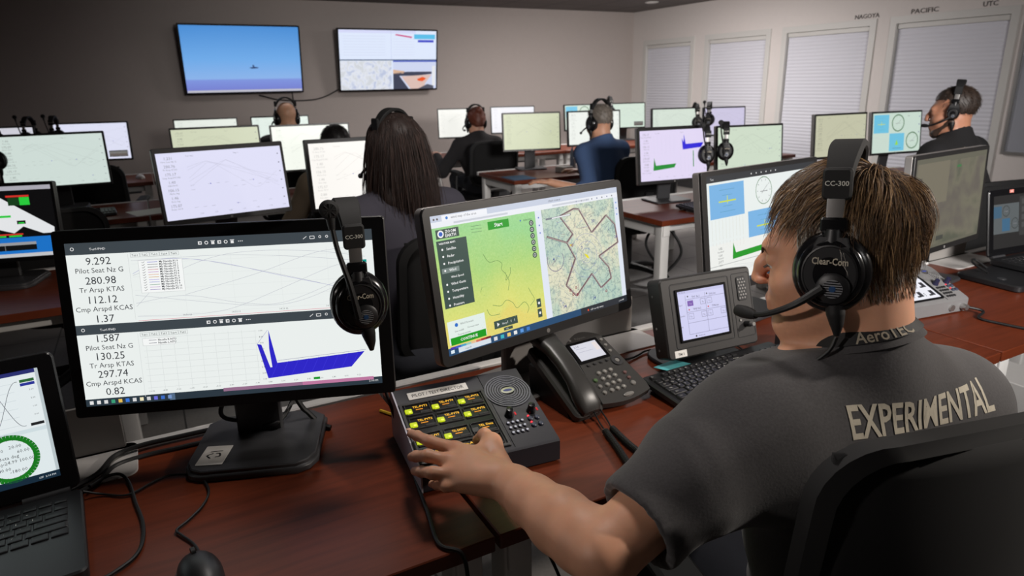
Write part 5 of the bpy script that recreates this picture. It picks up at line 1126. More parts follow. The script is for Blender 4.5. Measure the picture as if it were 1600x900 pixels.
def axes(yaw, pitch=0.0, roll=0.0):
    """columns right, forward, up; yaw>0 turns left, pitch>0 looks down"""
    f = A3((-math.sin(yaw)*math.cos(pitch), math.cos(yaw)*math.cos(pitch), -math.sin(pitch))); r = A3((math.cos(yaw), math.sin(yaw), 0)); u = np.cross(r, f)
    if roll: r, u = r*math.cos(roll)+u*math.sin(roll), -r*math.sin(roll)+u*math.cos(roll)
    return np.stack([r, f, u], 1)
def head_sdf(S, O, Q, k=1.0, ears=True, face=True):
    hp = lambda x, y, z: A3(O)+Q@(A3((x, y, z))*k)
    S.ell(hp(0, -0.014, 0.038), A3((0.073, 0.093, 0.082))*k, 0.03, Q)
    S.ell(hp(0, 0.030, -0.028), A3((0.060, 0.064, 0.085))*k, 0.03, Q)
    for s in (-1, 1):
        S.cap(hp(s*0.056, -0.008, -0.058), hp(s*0.02, 0.073, -0.103), 0.02*k, 0.018*k, 0.03)
        S.ell(hp(s*0.036, 0.060, -0.036), A3((0.026, 0.026, 0.024))*k, 0.025, Q)
    S.ell(hp(0, 0.076, -0.101), A3((0.023, 0.02, 0.019))*k, 0.02, Q)
    if face:
        S.ell(hp(0, 0.078, -0.062), A3((0.03, 0.022, 0.024))*k, 0.02, Q)          # mouth area
        S.cap(hp(-0.034, 0.084, 0.021), hp(0.034, 0.084, 0.021), 0.012*k, k=0.022)   # brow
        for s in (-1, 1): S.ell(hp(s*0.031, 0.101, 0.001), A3((0.019, 0.014, 0.012))*k, 0.014, Q, 's')
        S.chain([hp(0, 0.094, 0.012), hp(0, 0.107, -0.010), hp(0, 0.116, -0.030)], [0.0082*k, 0.0088*k, 0.0096*k], 0.012)
        for s in (-1, 1):
            S.ell(hp(s*0.0125, 0.108, -0.034), A3((0.0062, 0.0095, 0.0062))*k, 0.007, Q)
            S.ell(hp(s*0.031, 0.0795, 0.0015), A3((0.0150, 0.0135, 0.0125))*k, 0.004, Q)   # lids
        S.cap(hp(-0.019, 0.096, -0.0635), hp(0.019, 0.096, -0.0635), 0.0052*k, k=0.006); S.cap(hp(0, 0.1005, -0.062), hp(0, 0.1005, -0.0625), 0.006*k, k=0.010)
        S.cap(hp(-0.016, 0.0955, -0.074), hp(0.016, 0.0955, -0.074), 0.0062*k, k=0.007)
    if ears:
        for s in (-1, 1):
            S.ell(hp(s*0.077, -0.012, -0.004), A3((0.009, 0.019, 0.031))*k, 0.008, Q@axes(s*0.35)); S.ell(hp(s*0.085, -0.008, -0.002), A3((0.005, 0.009, 0.016))*k, 0.005, Q, 's')
    return hp
def fingers(S, chains, k=0.006):
    for pts, rs in chains: S.chain(pts, rs, k)
def strands(b, roots, mt_pick, r0=0.0007, n=4):
    """roots: list of (points list, radius scale)"""
    for pts, mt, rr in roots:
        pts = [Vector(p) for p in pts]; m = len(pts); vs = []; fs = []; N = None
        for i, p in enumerate(pts):
            t = (pts[min(i+1, m-1)]-pts[max(i-1, 0)]).normalized()
            if N is None: N = t.orthogonal().normalized()
            N = (N-t*N.dot(t)); N = N.normalized() if N.length > 1e-6 else t.orthogonal().normalized(); B = t.cross(N); w_ = rr*(1-0.85*i/(m-1))
            for q in range(3): a = 2*PI*q/3; vs.append(p+(N*math.cos(a)+B*math.sin(a))*w_)
        for i in range(m-1):
            for q in range(3): a = i*3+q; c = i*3+(q+1) % 3; fs.append((a, c, c+3, a+3))
        k = len(b.v); mi = b.m(mt); b.v += [tuple(v) for v in vs]; b.f += [tuple(i+k for i in f) for f in fs]; b.mi += [mi]*len(fs)

def noise3(V, scale, seed=0):
    """cheap smooth noise for cloth and hair surfaces"""
    r = np.random.RandomState(seed); out = np.zeros(len(V))
    for i in range(6):
        k = r.normal(size=3); k /= np.linalg.norm(k); out += np.sin(V@(k*scale*(0.6+0.9*r.rand()))+r.rand()*6.28)
    return out/6
def vnormals(V, Q):
    n = np.cross(V[Q[:, 2]]-V[Q[:, 0]], V[Q[:, 3]]-V[Q[:, 1]]); N = np.zeros_like(V)
    for i in range(4):
        for a in range(3): N[:, a] += np.bincount(Q[:, i], weights=n[:, a], minlength=len(V))
    return N/np.maximum(np.linalg.norm(N, axis=1), 1e-12)[:, None]
def local(V, root): return V-np.array(root.location)

# ------------------------------------------------------------------ the man in the foreground
man = thing('person', 'man in grey t-shirt lettered EXPERIMENTAL wearing a headset, reaching to an intercom panel', 'person', (0.944, 0.62, 0))
HQ = axes(R(28), R(11), R(-2)); HO = A3((0.853, 0.598, 1.199)); hp = lambda x, y, z: HO+HQ@A3((x, y, z))
TQ = axes(R(-12)); TF, TR = TQ[:, 1], TQ[:, 0]
NB = A3((0.873, 0.553, 1.068))
SHL, SHR = NB-TR*0.165+TF*0.02+A3((0, 0, -0.105)), NB+TR*0.185+TF*0.0+A3((0, 0, -0.112))
ELL, WRL = A3((0.452, 0.600, 0.842)), A3((0.4301, 0.8324, 0.8280))
ELR, WRR = SHR+A3((0.05, 0.02, -0.29)), A3((1.08, 0.76, 0.67))
S = SDF((0.20, 0.32, 0.50), (1.26, 1.06, 1.36), 0.0034)
# torso below the clothes
S.ell(NB+A3((0.01, 0.03, -0.13)), (0.165, 0.10, 0.15), 0.05, TQ); S.ell((0.925, 0.565, 0.74), (0.15, 0.105, 0.18), 0.06, TQ); S.ell((0.93, 0.57, 0.58), (0.16, 0.12, 0.09), 0.05, TQ)
S.cap(SHL+A3((0.05, 0, 0)), SHR-A3((0.05, 0, 0)), 0.055, k=0.05)
for sh in (SHL, SHR): S.cap(NB+A3((0, 0, -0.025)), sh-A3((0, 0, .012)), 0.042, 0.042, 0.04)
S.cap(NB-TF*0.01+A3((0, 0, -0.03)), hp(0, -0.03, -0.03), 0.064, 0.060, 0.03); S.cap(NB+TF*0.02+A3((0, 0, -0.02)), hp(0, 0.02, -0.07), 0.05, 0.045, 0.03)
head_sdf(S, HO, HQ)
# arms
def arm(S, sh, el, wr, k=0.012):
    S.chain([sh, sh*.35+el*.65, el, el*.82+wr*.18, el*.6+wr*.4, el*.3+wr*.7, el*.1+wr*.9, wr], [0.052, 0.048, 0.044, 0.0465, 0.0465, 0.0385, 0.0325, 0.030], k)
arm(S, SHL, ELL, WRL); arm(S, SHR, ELR, WRR)
# left hand on the panel: knuckles, then four fingers and the thumb
P = lambda *a: A3(a)
MI, MM, MR, MP = A3((0.3871, 0.9361, 0.8460)), A3((0.3625, 0.9122, 0.8440)), A3((0.3549, 0.8851, 0.8360)), A3((0.3651, 0.8633, 0.8260))
palm = (MI+MM+MR+MP)/4*0.5+WRL*0.5
for q, r_ in ((MI, 0.0145), (MM, 0.0145), (MR, 0.0135), (MP, 0.0125)): S.cap(WRL*0.75+q*0.25, q, 0.021, r_, 0.016)
S.ell(palm, (0.034, 0.042, 0.018), 0.02, axes(R(20)))
fingers(S, [([MI, A3((0.3565, 0.9755, 0.8500)), A3((0.3514, 1.0259, 0.8380)), A3((0.3504, 1.0688, 0.8240))], [0.0118, 0.0103, 0.009, 0.0078]),
            ([MM, A3((0.3345, 0.9317, 0.8520)), A3((0.3269, 0.9682, 0.8340)), A3((0.3311, 1.0054, 0.8120))], [0.0118, 0.0105, 0.0092, 0.008]),
            ([MR, A3((0.3290, 0.8973, 0.8400)), A3((0.3225, 0.9345, 0.8240)), A3((0.3252, 0.9753, 0.8020))], [0.0112, 0.0102, 0.009, 0.0078]),
            ([MP, A3((0.3427, 0.8736, 0.8240)), A3((0.3391, 0.9043, 0.8100)), A3((0.3428, 0.9415, 0.7900))], [0.0102, 0.009, 0.008, 0.007])])
CM = A3((0.4542, 0.8917, 0.8240)); TM_ = A3((0.4554, 0.9365, 0.8380)); TI = A3((0.4551, 0.9636, 0.8400)); TT = A3((0.4536, 0.9941, 0.8150))
S.cap(WRL*0.55+CM*0.45, TM_, 0.0185, 0.0150, 0.014); S.cap(TM_, MI*0.5+palm*0.5, 0.012, 0.013, 0.022); S.chain([TM_, TI, TT], [0.0138, 0.0125, 0.009], 0.006)
# right hand resting on the lap, fingers half closed
dr = WRR-ELR; dr /= np.linalg.norm(dr); sr = np.cross(dr, (0, 0, 1)); S.ell(WRR+dr*0.05, (0.038, 0.05, 0.018), 0.02, np.stack([sr, dr, np.cross(sr, dr)], 1))
for i in range(4):
    o = WRR+dr*0.085+sr*(0.028-0.019*i); S.chain([o, o+dr*0.035-A3((0, 0, .012)), o+dr*0.045-A3((0, 0, .035))], [0.0105, 0.0095, 0.008], 0.006)
S.chain([WRR+dr*0.03-sr*0.03, WRR+dr*0.06-sr*0.05-A3((0, 0, .01)), WRR+dr*0.08-sr*0.045-A3((0, 0, .025))], [0.014, 0.0115, 0.009], 0.008)
V, Qf = S.mesh(); V = relax(V, Qf, 1, 0.4); V_body, Q_body = V, Qf
skin = skin_mat('skin', (206, 152, 122))
o = mesh_obj('body', local(V, man), Qf, skin, man)
# skin tint: lips, stubble, flushed cheeks, grown from the head's own coordinates
Lh = (V-HO)@HQ; T = np.ones((len(V), 3))
def blend(mask, col): 
    for i in range(3): T[:, i] *= 1-mask*(1-col[i])
lip = np.exp(-((Lh[:, 1]-0.1)/0.012)**2-((Lh[:, 2]+0.068)/0.008)**2-(Lh[:, 0]/0.022)**2); blend(lip, (0.86, 0.62, 0.62))
st = np.clip((-0.02-Lh[:, 2])/0.03, 0, 1)*np.clip((Lh[:, 1]+0.01)/0.03, 0, 1)*np.clip((Lh[:, 2]+0.16)/0.04, 0, 1)*(1-lip)*(0.6+0.4*noise3(Lh, 900, 2)); st[Lh[:, 2] < -0.14] = 0; blend(np.clip(st, 0, 1)*0.5, (0.72, 0.70, 0.68))
ck = np.exp(-((Lh[:, 1]-0.105)/0.025)**2-((Lh[:, 2]+0.028)/0.02)**2); blend(ck*0.6, (1.0, 0.78, 0.74))
kn = np.zeros(len(V))
for q in (MI, MM, MR, MP): kn += np.exp(-((V-q-A3((0, 0, .012)))**2).sum(1)/0.009**2)
blend(np.clip(kn, 0, 1)*0.5, (1.0, 0.8, 0.76)); set_tint(o, T)
# finger nails
b = MB(); nail = mat('finger_nail', (214, 168, 146), 0.3)
for a, c, r_ in (((0.3514, 1.0259, 0.8380), (0.3504, 1.0688, 0.8240), 0.0078), ((0.4551, 0.9636, 0.8400), (0.4536, 0.9941, 0.8150), 0.009)):
    a, c = Vector(a), Vector(c); dd = (c-a).normalized(); up = Vector((0, 0, 1)); up = (up-dd*up.dot(dd)).normalized(); sd = dd.cross(up); p = c+up*(r_*0.80)
    M = Matrix(((sd.x, dd.x, up.x, p.x-man.location.x), (sd.y, dd.y, up.y, p.y-man.location.y), (sd.z, dd.z, up.z, p.z-man.location.z), (0, 0, 0, 1))); b.lathe([(0, 0.0022), (0.6, 0.0018), (1, 0)], nail, n=16, M=M @ Matrix.Diagonal((0.0055, 0.0068, 1, 1)))
b.build('finger_nails', man)
# eyes and brows
for s in (-1, 1):
    c = hp(s*0.031, 0.0805, -0.004)-np.array(man.location); b = MB(); b.lathe([(0.011*math.sin(PI*i/12), -0.011*math.cos(PI*i/12)) for i in range(13)], mat('eye_white', (214, 206, 200), 0.2), n=20, M=Matrix.Translation(c)); b.build('eye', man)
# t-shirt
shm = mat('grey_marl_jersey', (62, 60, 61), 0.95, noise=0.34, scale=280, sheen=0.15, bump=0.15)
S = SDF((0.36, 0.32, 0.44), (1.30, 0.86, 1.20), 0.006)
S.ell(NB+A3((0.012, 0.02, -0.150)), (0.185, 0.118, 0.155), 0.06, TQ); S.ell((0.925, 0.565, 0.74), (0.18, 0.135, 0.2), 0.08, TQ); S.ell((0.93, 0.57, 0.55), (0.192, 0.15, 0.11), 0.06, TQ)
S.cap(SHL+TR*0.03-TF*0.03-A3((0, 0, .03)), SHR-TR*0.03-TF*0.03-A3((0, 0, .03)), 0.076, k=0.06)
for sh in (SHL, SHR): S.cap(NB-TF*0.005+A3((0, 0, -0.03)), sh+A3((0, 0, 0.0)), 0.062, 0.058, 0.05)
S.cap(NB+A3((0, 0, -0.04)), NB+(hp(0, -0.02, -0.06)-NB)*0.45, 0.074, 0.068, 0.03)
HEM = SHL*0.2+ELL*0.8; S.cap(SHL-TR*-0.02, HEM+(ELL-SHL)*0.2, 0.067, 0.066, 0.09); S.cap(NB+A3((0, 0.02, -0.15))-TR*0.08, SHL*0.6+ELL*0.4, 0.085, 0.055, 0.09); S.cap(SHR, SHR*0.2+ELR*0.8, 0.066, 0.066, 0.05)
ax_ = (ELL-SHL)/np.linalg.norm(ELL-SHL); S.plane(HEM, ax_+A3((0.10, 0.0, 0.12)), lo=HEM-0.13, hi=HEM+0.13)
S.cap(HEM-ax_*0.05, HEM+ax_*0.08, 0.054, 0.056, 0.004, 's')
nd = hp(0, -0.02, -0.06)-NB; nd /= np.linalg.norm(nd); nd2 = nd+TF*0.12; S.plane(NB+nd*0.016, nd2, lo=NB-A3((.16, .16, .05)), hi=NB+A3((.16, .16, .16)))
V, Qf = S.mesh(); V = relax(V, Qf, 3); N = vnormals(V, Qf)
fold = noise3(V, 34, 3)*0.0050+noise3(V*A3((1, 1, 0.5)), 80, 5)*0.0018
da = np.linalg.norm(np.cross(V-SHL, ax_), axis=1); along = (V-SHL)@ax_
fold += np.clip((along-0.05)/0.1, 0, 1)*np.clip((0.12-da)/0.04, 0, 1)*0.0030*np.sin(along*62+2*noise3(V, 22, 9))
V = V+N*fold[:, None]
shirt = mesh_obj('shirt', local(V, man), Qf, shm, man)
bv = BVHTree.FromPolygons([tuple(v) for v in V], [tuple(q) for q in Qf])
# hem seam of the sleeve
e1 = np.cross(ax_, (0, 0, 1)); e1 /= np.linalg.norm(e1); e2 = np.cross(ax_, e1)
# lettering across the back, laid onto the cloth
vs, fs, x0, x1 = text_mesh('EXPERIMENTAL', 0.02, 2); LW = 0.25; LC = A3((0.853, 0.30, 0.982)); kx = LW/(x1-x0); out = []
bm = bmesh.new(); bv_ = [bm.verts.new((x, y, 0)) for x, y in vs]
for f in fs:
    try: bm.faces.new([bv_[i] for i in f])
    except ValueError: pass
bmesh.ops.triangulate(bm, faces=bm.faces); bmesh.ops.subdivide_edges(bm, edges=[e for e in bm.edges if e.calc_length() > 0.25], cuts=2)
bm.verts.index_update(); tv = [tuple(v.co) for v in bm.verts]; tf = [tuple(v.index for v in f.verts) for f in bm.faces]; bm.free()
LX = A3((math.cos(R(-12)), math.sin(R(-12)), 0)); LX = LX*1.0
for x, y, _ in tv:
    p = LC+LX*((x-(x0+x1)/2)*kx)+A3((0, 0, y*0.056)); hit = bv.ray_cast(Vector(p)-Vector(TF)*0.2, Vector(TF))
    q = hit[0]+hit[1]*0.0007 if hit[0] else Vector(p); out.append(tuple(q-Vector(man.location)))
b = MB(); b.add(out, tf, printc); b.build('lettering', shirt, smooth=False, label='cream lettering EXPERIMENTAL')
# collar rib and lanyard: loops round the neck
def loop(c, n_, rad_r, rad_f, m=40, skew=0):
    n_ = n_/np.linalg.norm(n_); a = TR-n_*(TR@n_); a /= np.linalg.norm(a); f_ = np.cross(n_, a); return [Vector(c+a*math.cos(2*PI*i/m)*rad_r+f_*math.sin(2*PI*i/m)*rad_f-np.array(man.location)) for i in range(m)]
def loop_band(b, c, n_, rr, rf, half, th, mt):
    n_ = n_/np.linalg.norm(n_); L0 = loop(c-n_*half, n_, rr+0.006, rf+0.006); L1 = loop(c+n_*half, n_, rr-0.006, rf-0.006); M0 = loop(c-n_*half, n_, rr+th+0.006, rf+th+0.006); M1 = loop(c+n_*half, n_, rr+th-0.006, rf+th-0.006)
    m = len(L0); b.rings([[tuple(L0[i]), tuple(M0[i]), tuple(M1[i]), tuple(L1[i])] for i in range(m)], mt, cap=False, closed=True)
b = MB(); loop_band(b, NB+nd*0.016, nd2, 0.0690, 0.0685, 0.009, 0.005, shm); b.build('collar', shirt)
b = MB(); loop_band(b, NB+nd*0.026, nd2, 0.0690, 0.0685, 0.0085, 0.0022, mat('lanyard_black', (18, 18, 20), 0.7)); lany = b.build('lanyard', man, label='black lanyard with grey lettering')
lv = [lany.matrix_basis @ v.co for v in lany.data.vertices]; lb = BVHTree.FromPolygons([tuple(v) for v in lv], [tuple(p.vertices) for p in lany.data.polygons])
for s_, mt_, bold, off in (('AeroTEC', mat('lanyard_print', (150, 140, 122), 0.7), 0.01, 0.0),):
    vs, fs, x0, x1 = text_mesh(s_, 0.012, 2); out = []; cc = Vector(NB+nd*0.026)-man.location; n_ = Vector(nd2/np.linalg.norm(nd2))
    for x, y in vs:
        a = R(222)+(x-x0)*0.0205/0.073; Ld = Vector(TR*math.cos(a)+TF*math.sin(a)); Ld = (Ld-n_*Ld.dot(n_)).normalized(); st_ = cc+Ld*0.2+n_*((y-0.35)*0.0205); hit = lb.ray_cast(st_, -Ld)
        out.append(tuple(hit[0]+Ld*0.0008 if hit[0] else cc+Ld*0.085+n_*((y-0.35)*0.0205)))
    b = MB(); b.add(out, fs, mt_); b.build('lanyard_lettering', lany, smooth=False)
# trousers and shoes
jm = mat('dark_jeans', (34, 36, 44), 0.9, noise=0.2, scale=300)
S = SDF((0.60, 0.35, 0.0), (1.30, 1.35, 0.72), 0.009); HC = A3((0.93, 0.57, 0.555)); S.ell(HC, (0.195, 0.155, 0.12), 0.05, TQ)
feet = []
for s in (-1, 1):
    hj = HC+TR*s*0.09+TF*0.02+A3((0, 0, -0.01)); kn_ = hj+TF*0.43+TR*s*0.04+A3((0, 0, 0.0)); an = kn_+TF*0.02+A3((0, 0, -0.44)); an[2] = 0.10; S.cap(hj, kn_, 0.092, 0.066, 0.04); S.cap(kn_, an, 0.064, 0.052, 0.03); feet.append(an)
V, Qf = S.mesh(); V = relax(V, Qf, 2); mesh_obj('trousers', local(V, man), Qf, jm, man)
for an in feet:
    S = SDF(an-A3((.12, .16, .12)), an+A3((.12, .26, .08)), 0.006); a0 = an.copy(); a0[2] = 0.05; S.cap(an+A3((0, 0, -0.01)), a0, 0.05, 0.048, 0.02); S.cap(a0-TF*0.04, a0+TF*0.15, 0.047, 0.04, 0.02); S.plane(A3((0, 0, 0.004)), (0, 0, -1)); V, Qf = S.mesh(); mesh_obj('shoe', local(V, man), Qf, mat('shoe_black', (22, 22, 24), 0.6), man)
# hair: a cap that follows the skull, then combed strands
hmd = [mat('hair_brown', (116, 88, 61), 0.42, spec=0.5), mat('hair_dark', (64, 48, 35), 0.5), mat('hair_light', (178, 144, 102), 0.42), mat('hair_grey', (200, 194, 186), 0.42)]
HK = A3((0.0, -0.014, 0.038)); HR = A3((0.073, 0.093, 0.082))
sk = BVHTree.FromPolygons([tuple(v) for v in V_body], [tuple(q) for q in Q_body])
HKw = hp(0, -0.014, 0.025)
def hair_root(d):
    """where the ray from outside meets the skin, in direction d (head coordinates)"""
    dw = HQ@d; hit = sk.ray_cast(Vector(HKw+dw*0.3), Vector(-dw))
    if hit[0] is None: return None
    return A3(hit[0]), A3(hit[1])
def hair_region(p):
    x, y, z = p; ax = abs(x)
    if y > 0.025: return z > 0.079-0.25*max(0, ax-0.035)+0.25*max(0, y-0.06) or (ax > 0.058 and y < 0.040 and z > 0.012)
    if y > -0.03: return z > 0.018 or (ax > 0.062 and z > -0.03 and y > -0.005 and y < 0.018) or (y < -0.015 and z > -0.015)
    return z > -0.058-0.1*(-0.03-y)
cap_S = SDF(HO-0.16, HO+0.16, 0.0045); cap_S.ell(hp(*HK), HR+0.0055, 0.01, HQ)
V, Qf = cap_S.mesh(); Lh = (V-HO)@HQ; keep = np.array([hair_region(p) and (p[2] > -0.02 or p[1] < -0.04) and not (p[1] > 0.02 and p[2] < 0.078) for p in Lh]); kf = keep[Qf].all(1); Qk = Qf[kf]; used = np.unique(Qk); re = np.full(len(V), -1); re[used] = np.arange(len(used))
hair = mesh_obj('hair', local(V[used], man), re[Qk], hmd[1], man)
b = MB(); rr_ = random.Random(11); R_ = []
crown = A3((0.015, -0.07, 0.105)); n_made = 0
def wob(p, s_): return math.sin(p[0]*s_+p[1]*s_*0.7)*math.cos(p[2]*s_*0.9+p[0]*s_*0.4)
while n_made < 11000:
    d = A3((rr_.gauss(0, 1), rr_.gauss(0, 1), rr_.gauss(0, 1))); d /= np.linalg.norm(d)
    if d[2] < -0.8: continue
    hr_ = hair_root(d)
    if hr_ is None: continue
    p = HQ.T@(hr_[0]-HO); nrm = HQ.T@hr_[1]
    if not hair_region(p): continue
    n_made += 1; top = p[2] > 0.07; front = p[1] > 0.03 and p[2] > 0.06
    flow = p-crown; flow = flow-nrm*(flow@nrm); flow /= (np.linalg.norm(flow)+1e-6)
    if p[1] > -0.03 and top: flow = A3((-0.55, 0.8, -0.1))+flow*0.4
    elif p[1] <= -0.03 and p[2] > 0.0: flow = flow*0.7+A3((0.35*(1 if p[0] > -0.03 else -0.3), -0.25, -0.75))
    elif p[1] < -0.03: flow = A3((0.1, -0.1, -1.0))
    else: flow = A3((0, -0.55, -0.8))+flow*0.2
    flow = flow-nrm*(flow@nrm); flow /= (np.linalg.norm(flow)+1e-6); side = np.cross(nrm, flow)
    flow = flow+side*(0.35*wob(p, 95)+0.2*wob(p, 210)+rr_.gauss(0, .08))
    if front: L = rr_.uniform(0.055, 0.08) if (rr_.random() < 0.16 and p[2] > 0.07) else rr_.uniform(0.022, 0.036)
    elif top: L = rr_.uniform(0.05, 0.075)
    elif p[2] > 0.015: L = rr_.uniform(0.032, 0.055)
    elif p[1] < -0.03: L = max(0.005, rr_.uniform(0.8, 1.2)*(0.006+0.36*max(0, p[2]+0.062)))
    else: L = rr_.uniform(0.012, 0.024)
    puff = rr_.random()
    hmax = (0.005+0.013*puff) if top else (0.003+0.010*puff) if p[2] > 0.015 else (0.0015+0.006*puff)
    hmax *= min(1, L/0.03)
    pts = []; q = hr_[0]-0; wdir = HQ@flow; st_ = L/6; free = False
    for i in range(7):
        pts.append(tuple(q-np.array(man.location))); wdir = wdir+A3((0, 0, -0.10))*(1 if not free else 2.2); wdir /= np.linalg.norm(wdir); q = q+wdir*st_
        lq = HQ.T@(q-HO)
        if lq[1] > 0.075 and front: free = True
        if not free:
            nn = sk.find_nearest(Vector(q))
            if nn[0] is not None:
                n_ = A3(nn[1]); q = A3(nn[0])+n_*hmax*math.sin(min(1, (i+1)/4)*PI/2); wdir = wdir-n_*(wdir@n_)
    u_ = rr_.random(); gz = 0.0
    if p[1] > -0.04 and p[2] < 0.066 and abs(p[0]) > 0.042: gz = 0.8
    elif p[2] < 0.0: gz = 0.2
    elif p[1] > 0.0: gz = 0.08
    lock = wob(p, 120)
    mt = hmd[3] if u_ < gz else (hmd[2] if rr_.random() < 0.16+0.22*max(0, lock) else (hmd[1] if rr_.random() < 0.35 else hmd[0]))
    R_.append((pts, mt, rr_.uniform(0.0004, 0.0008)))
for s in (-1, 1):           # lashes
    for i in range(22):
        q = A3((s*(0.020+0.022*i/21), 0.0925-0.0035*abs(i-8)/8, -0.0065)); R_.append(([tuple(hp(*(q+A3((s*0.002*t_, 0.006*t_, -0.003*t_))))-np.array(man.location)) for t_ in (0, 0.5, 1.0)], hmd[1], 0.0005))
for s in (-1, 1):           # eyebrows
    for i in range(70):
        q = A3((s*rr_.uniform(0.014, 0.047), 0.094, 0.019+rr_.gauss(0, 0.002))); q[1] = 0.097-0.25*max(0, abs(q[0])-0.022); R_.append(([tuple(hp(*(q+A3((s*0.008*t_, 0.001*t_, -0.002*t_))))-np.array(man.location)) for t_ in (0, 0.5, 1.0)], hmd[1], 0.0007))
strands(b, R_, None); so = b.build('hair_strands', hair, smooth=True, angle=180); 
for i in range(4): pass
# headset worn by the man
hs = thing('headset', 'black headset with mic boom worn by the foreground man', 'headset', tuple(HO))
MQ = axes(R(28), R(3), R(-2)); hs.rotation_euler = Matrix([list(MQ[i]) for i in range(3)]).to_euler()
headset_parts(hs, 'worn', True, M=Matrix.Translation((0, -0.004, 0.0)))
b = MB(); b.tube([(-0.085, -0.017, -0.100), (-0.087, -0.008, -0.122), (-0.084, 0.02, -0.150), (-0.072, 0.06, -0.178), (-0.05, 0.10, -0.21), (-0.03, 0.13, -0.26)], 0.0028, rubber, n=8); b.build('cable', hs)

# ------------------------------------------------------------------ the people further back
def figure(label, head, yaw, shirt_rgb, hair_rgb, style, skin_rgb=(190, 140, 112), lean=0.06, pitch=0.12, hands=None, headset=None, group='people at the consoles behind', head_yaw=None, sleeves='long', name='person', collar=True, k=1.0):
    t = thing(name, label, 'person', (head[0], head[1], 0), 0, group); O = A3(head); hy = yaw if head_yaw is None else head_yaw
    Qh = axes(hy, pitch); Qt = axes(yaw); f, r = Qt[:, 1], Qt[:, 0]; Z = A3((0, 0, 1)); h_ = lambda x, y, z: O+Qh@A3((x, y, z))
    NB_ = O-Z*0.125-f*0.035; CH = O-Z*0.30-f*(0.03+lean*0.3); WA = O-Z*0.47-f*(0.05+lean); WA[2] = max(WA[2], 0.72); HI = O-f*(0.06+lean*1.6); HI[2] = 0.56
    sh = [NB_-Z*0.075+r*s*0.18 for s in (-1, 1)]; hands = hands or [None, None]; el = []; wr = []
    for i, s in enumerate((-1, 1)):
        w_ = hands[i]; w_ = A3(w_) if w_ is not None else sh[i]+f*0.34-r*s*0.06+A3((0, 0, 0)); 
        if hands[i] is None: w_[2] = 0.79
        mid = (sh[i]+w_)/2; dvec = w_-sh[i]; L_ = np.linalg.norm(dvec); ext = math.sqrt(max(0.0, 0.285**2-(min(L_, 0.56)/2)**2)); pole = r*s*0.55-Z*0.8-f*0.2; pole = pole-dvec*(pole@dvec)/L_**2; pole /= np.linalg.norm(pole); el.append(mid+pole*ext); wr.append(w_)
    allp = np.array([O+0.17, O-0.17, HI-0.25]+[p for p in el+wr+sh]); lo = allp.min(0)-0.16; hi = allp.max(0)+0.16; lo[2] = 0.45
    S = SDF(lo, hi, 0.0065); head_sdf(S, O, Qh)
    S.cap(NB_-Z*0.03, h_(0, -0.02, -0.04), 0.06, 0.055, 0.03); S.ell(CH, (0.15, 0.095, 0.15), 0.05, Qt); S.ell(WA, (0.14, 0.10, 0.17), 0.05, Qt); S.ell(HI, (0.16, 0.12, 0.09), 0.05, Qt)
    for i in (0, 1):
        S.cap(NB_, sh[i], 0.045, 0.045, 0.04); S.cap(sh[i], el[i], 0.046, 0.038, 0.02); S.cap(el[i], wr[i], 0.038, 0.026, 0.02)
        d = wr[i]-el[i]; d /= np.linalg.norm(d); d[2] *= 0.3; d /= np.linalg.norm(d); sd = np.cross(d, Z); S.ell(wr[i]+d*0.05, (0.036, 0.05, 0.016), 0.015, np.stack([sd, d, np.cross(sd, d)], 1))
        for q in range(4):
            o_ = wr[i]+d*0.085+sd*(0.028-0.019*q); S.chain([o_, o_+d*0.04*(1-0.12*abs(q-1.4))-Z*0.006, o_+d*0.065*(1-0.12*abs(q-1.4))-Z*0.02], [0.0105, 0.0095, 0.008], 0.005)
        sg = 1 if i == 0 else -1; S.chain([wr[i]+d*0.03+sd*0.028*sg, wr[i]+d*0.065+sd*0.052*sg-Z*0.008, wr[i]+d*0.09+sd*0.05*sg-Z*0.018], [0.014, 0.011, 0.009], 0.006)
    V, Qf = S.mesh(); V = relax(V, Qf, 1, 0.4); o = mesh_obj('body', local(V, t), Qf, skin_mat('skin_%d_%d' % skin_rgb[:2], skin_rgb, False), t)
    # shirt or jacket
    S = SDF(lo, hi, 0.009); S.ell(CH, (0.185, 0.125, 0.17), 0.06, Qt); S.ell(WA, (0.17, 0.13, 0.2), 0.06, Qt); S.ell(HI, (0.185, 0.145, 0.10), 0.06, Qt)
    for i in (0, 1):
        S.cap(NB_-Z*0.02, sh[i], 0.064, 0.064, 0.05); S.cap(sh[i], el[i], 0.064, 0.058, 0.04)
        if sleeves == 'long': S.cap(el[i], el[i]*0.12+wr[i]*0.88, 0.056, 0.042, 0.03)
        elif sleeves == 'rolled': S.cap(el[i], el[i]*0.72+wr[i]*0.28, 0.056, 0.05, 0.03)
    nd_ = h_(0, -0.02, -0.05)-NB_; nd_ /= np.linalg.norm(nd_)
    if collar: S.cap(NB_-Z*0.03, NB_+nd_*0.04, 0.078, 0.068, 0.02)
    S.plane(NB_+nd_*(0.034 if collar else 0.01), nd_+f*0.3, lo=NB_-0.1, hi=NB_+0.16)
    V, Qf = S.mesh(); V = relax(V, Qf, 2); N = vnormals(V, Qf); V = V+N*(noise3(V, 30, 4)*0.005)[:, None]
    sm = mat('cloth_%d_%d_%d' % shirt_rgb, shirt_rgb, 0.92, noise=0.15, scale=250); mesh_obj('shirt', local(V, t), Qf, sm, t)
    S = SDF((O[0]-0.7, O[1]-0.5, 0.0), (O[0]+0.7, O[1]+0.9, 0.70), 0.012); S.ell(HI, (0.185, 0.145, 0.11), 0.05, Qt); ft = []
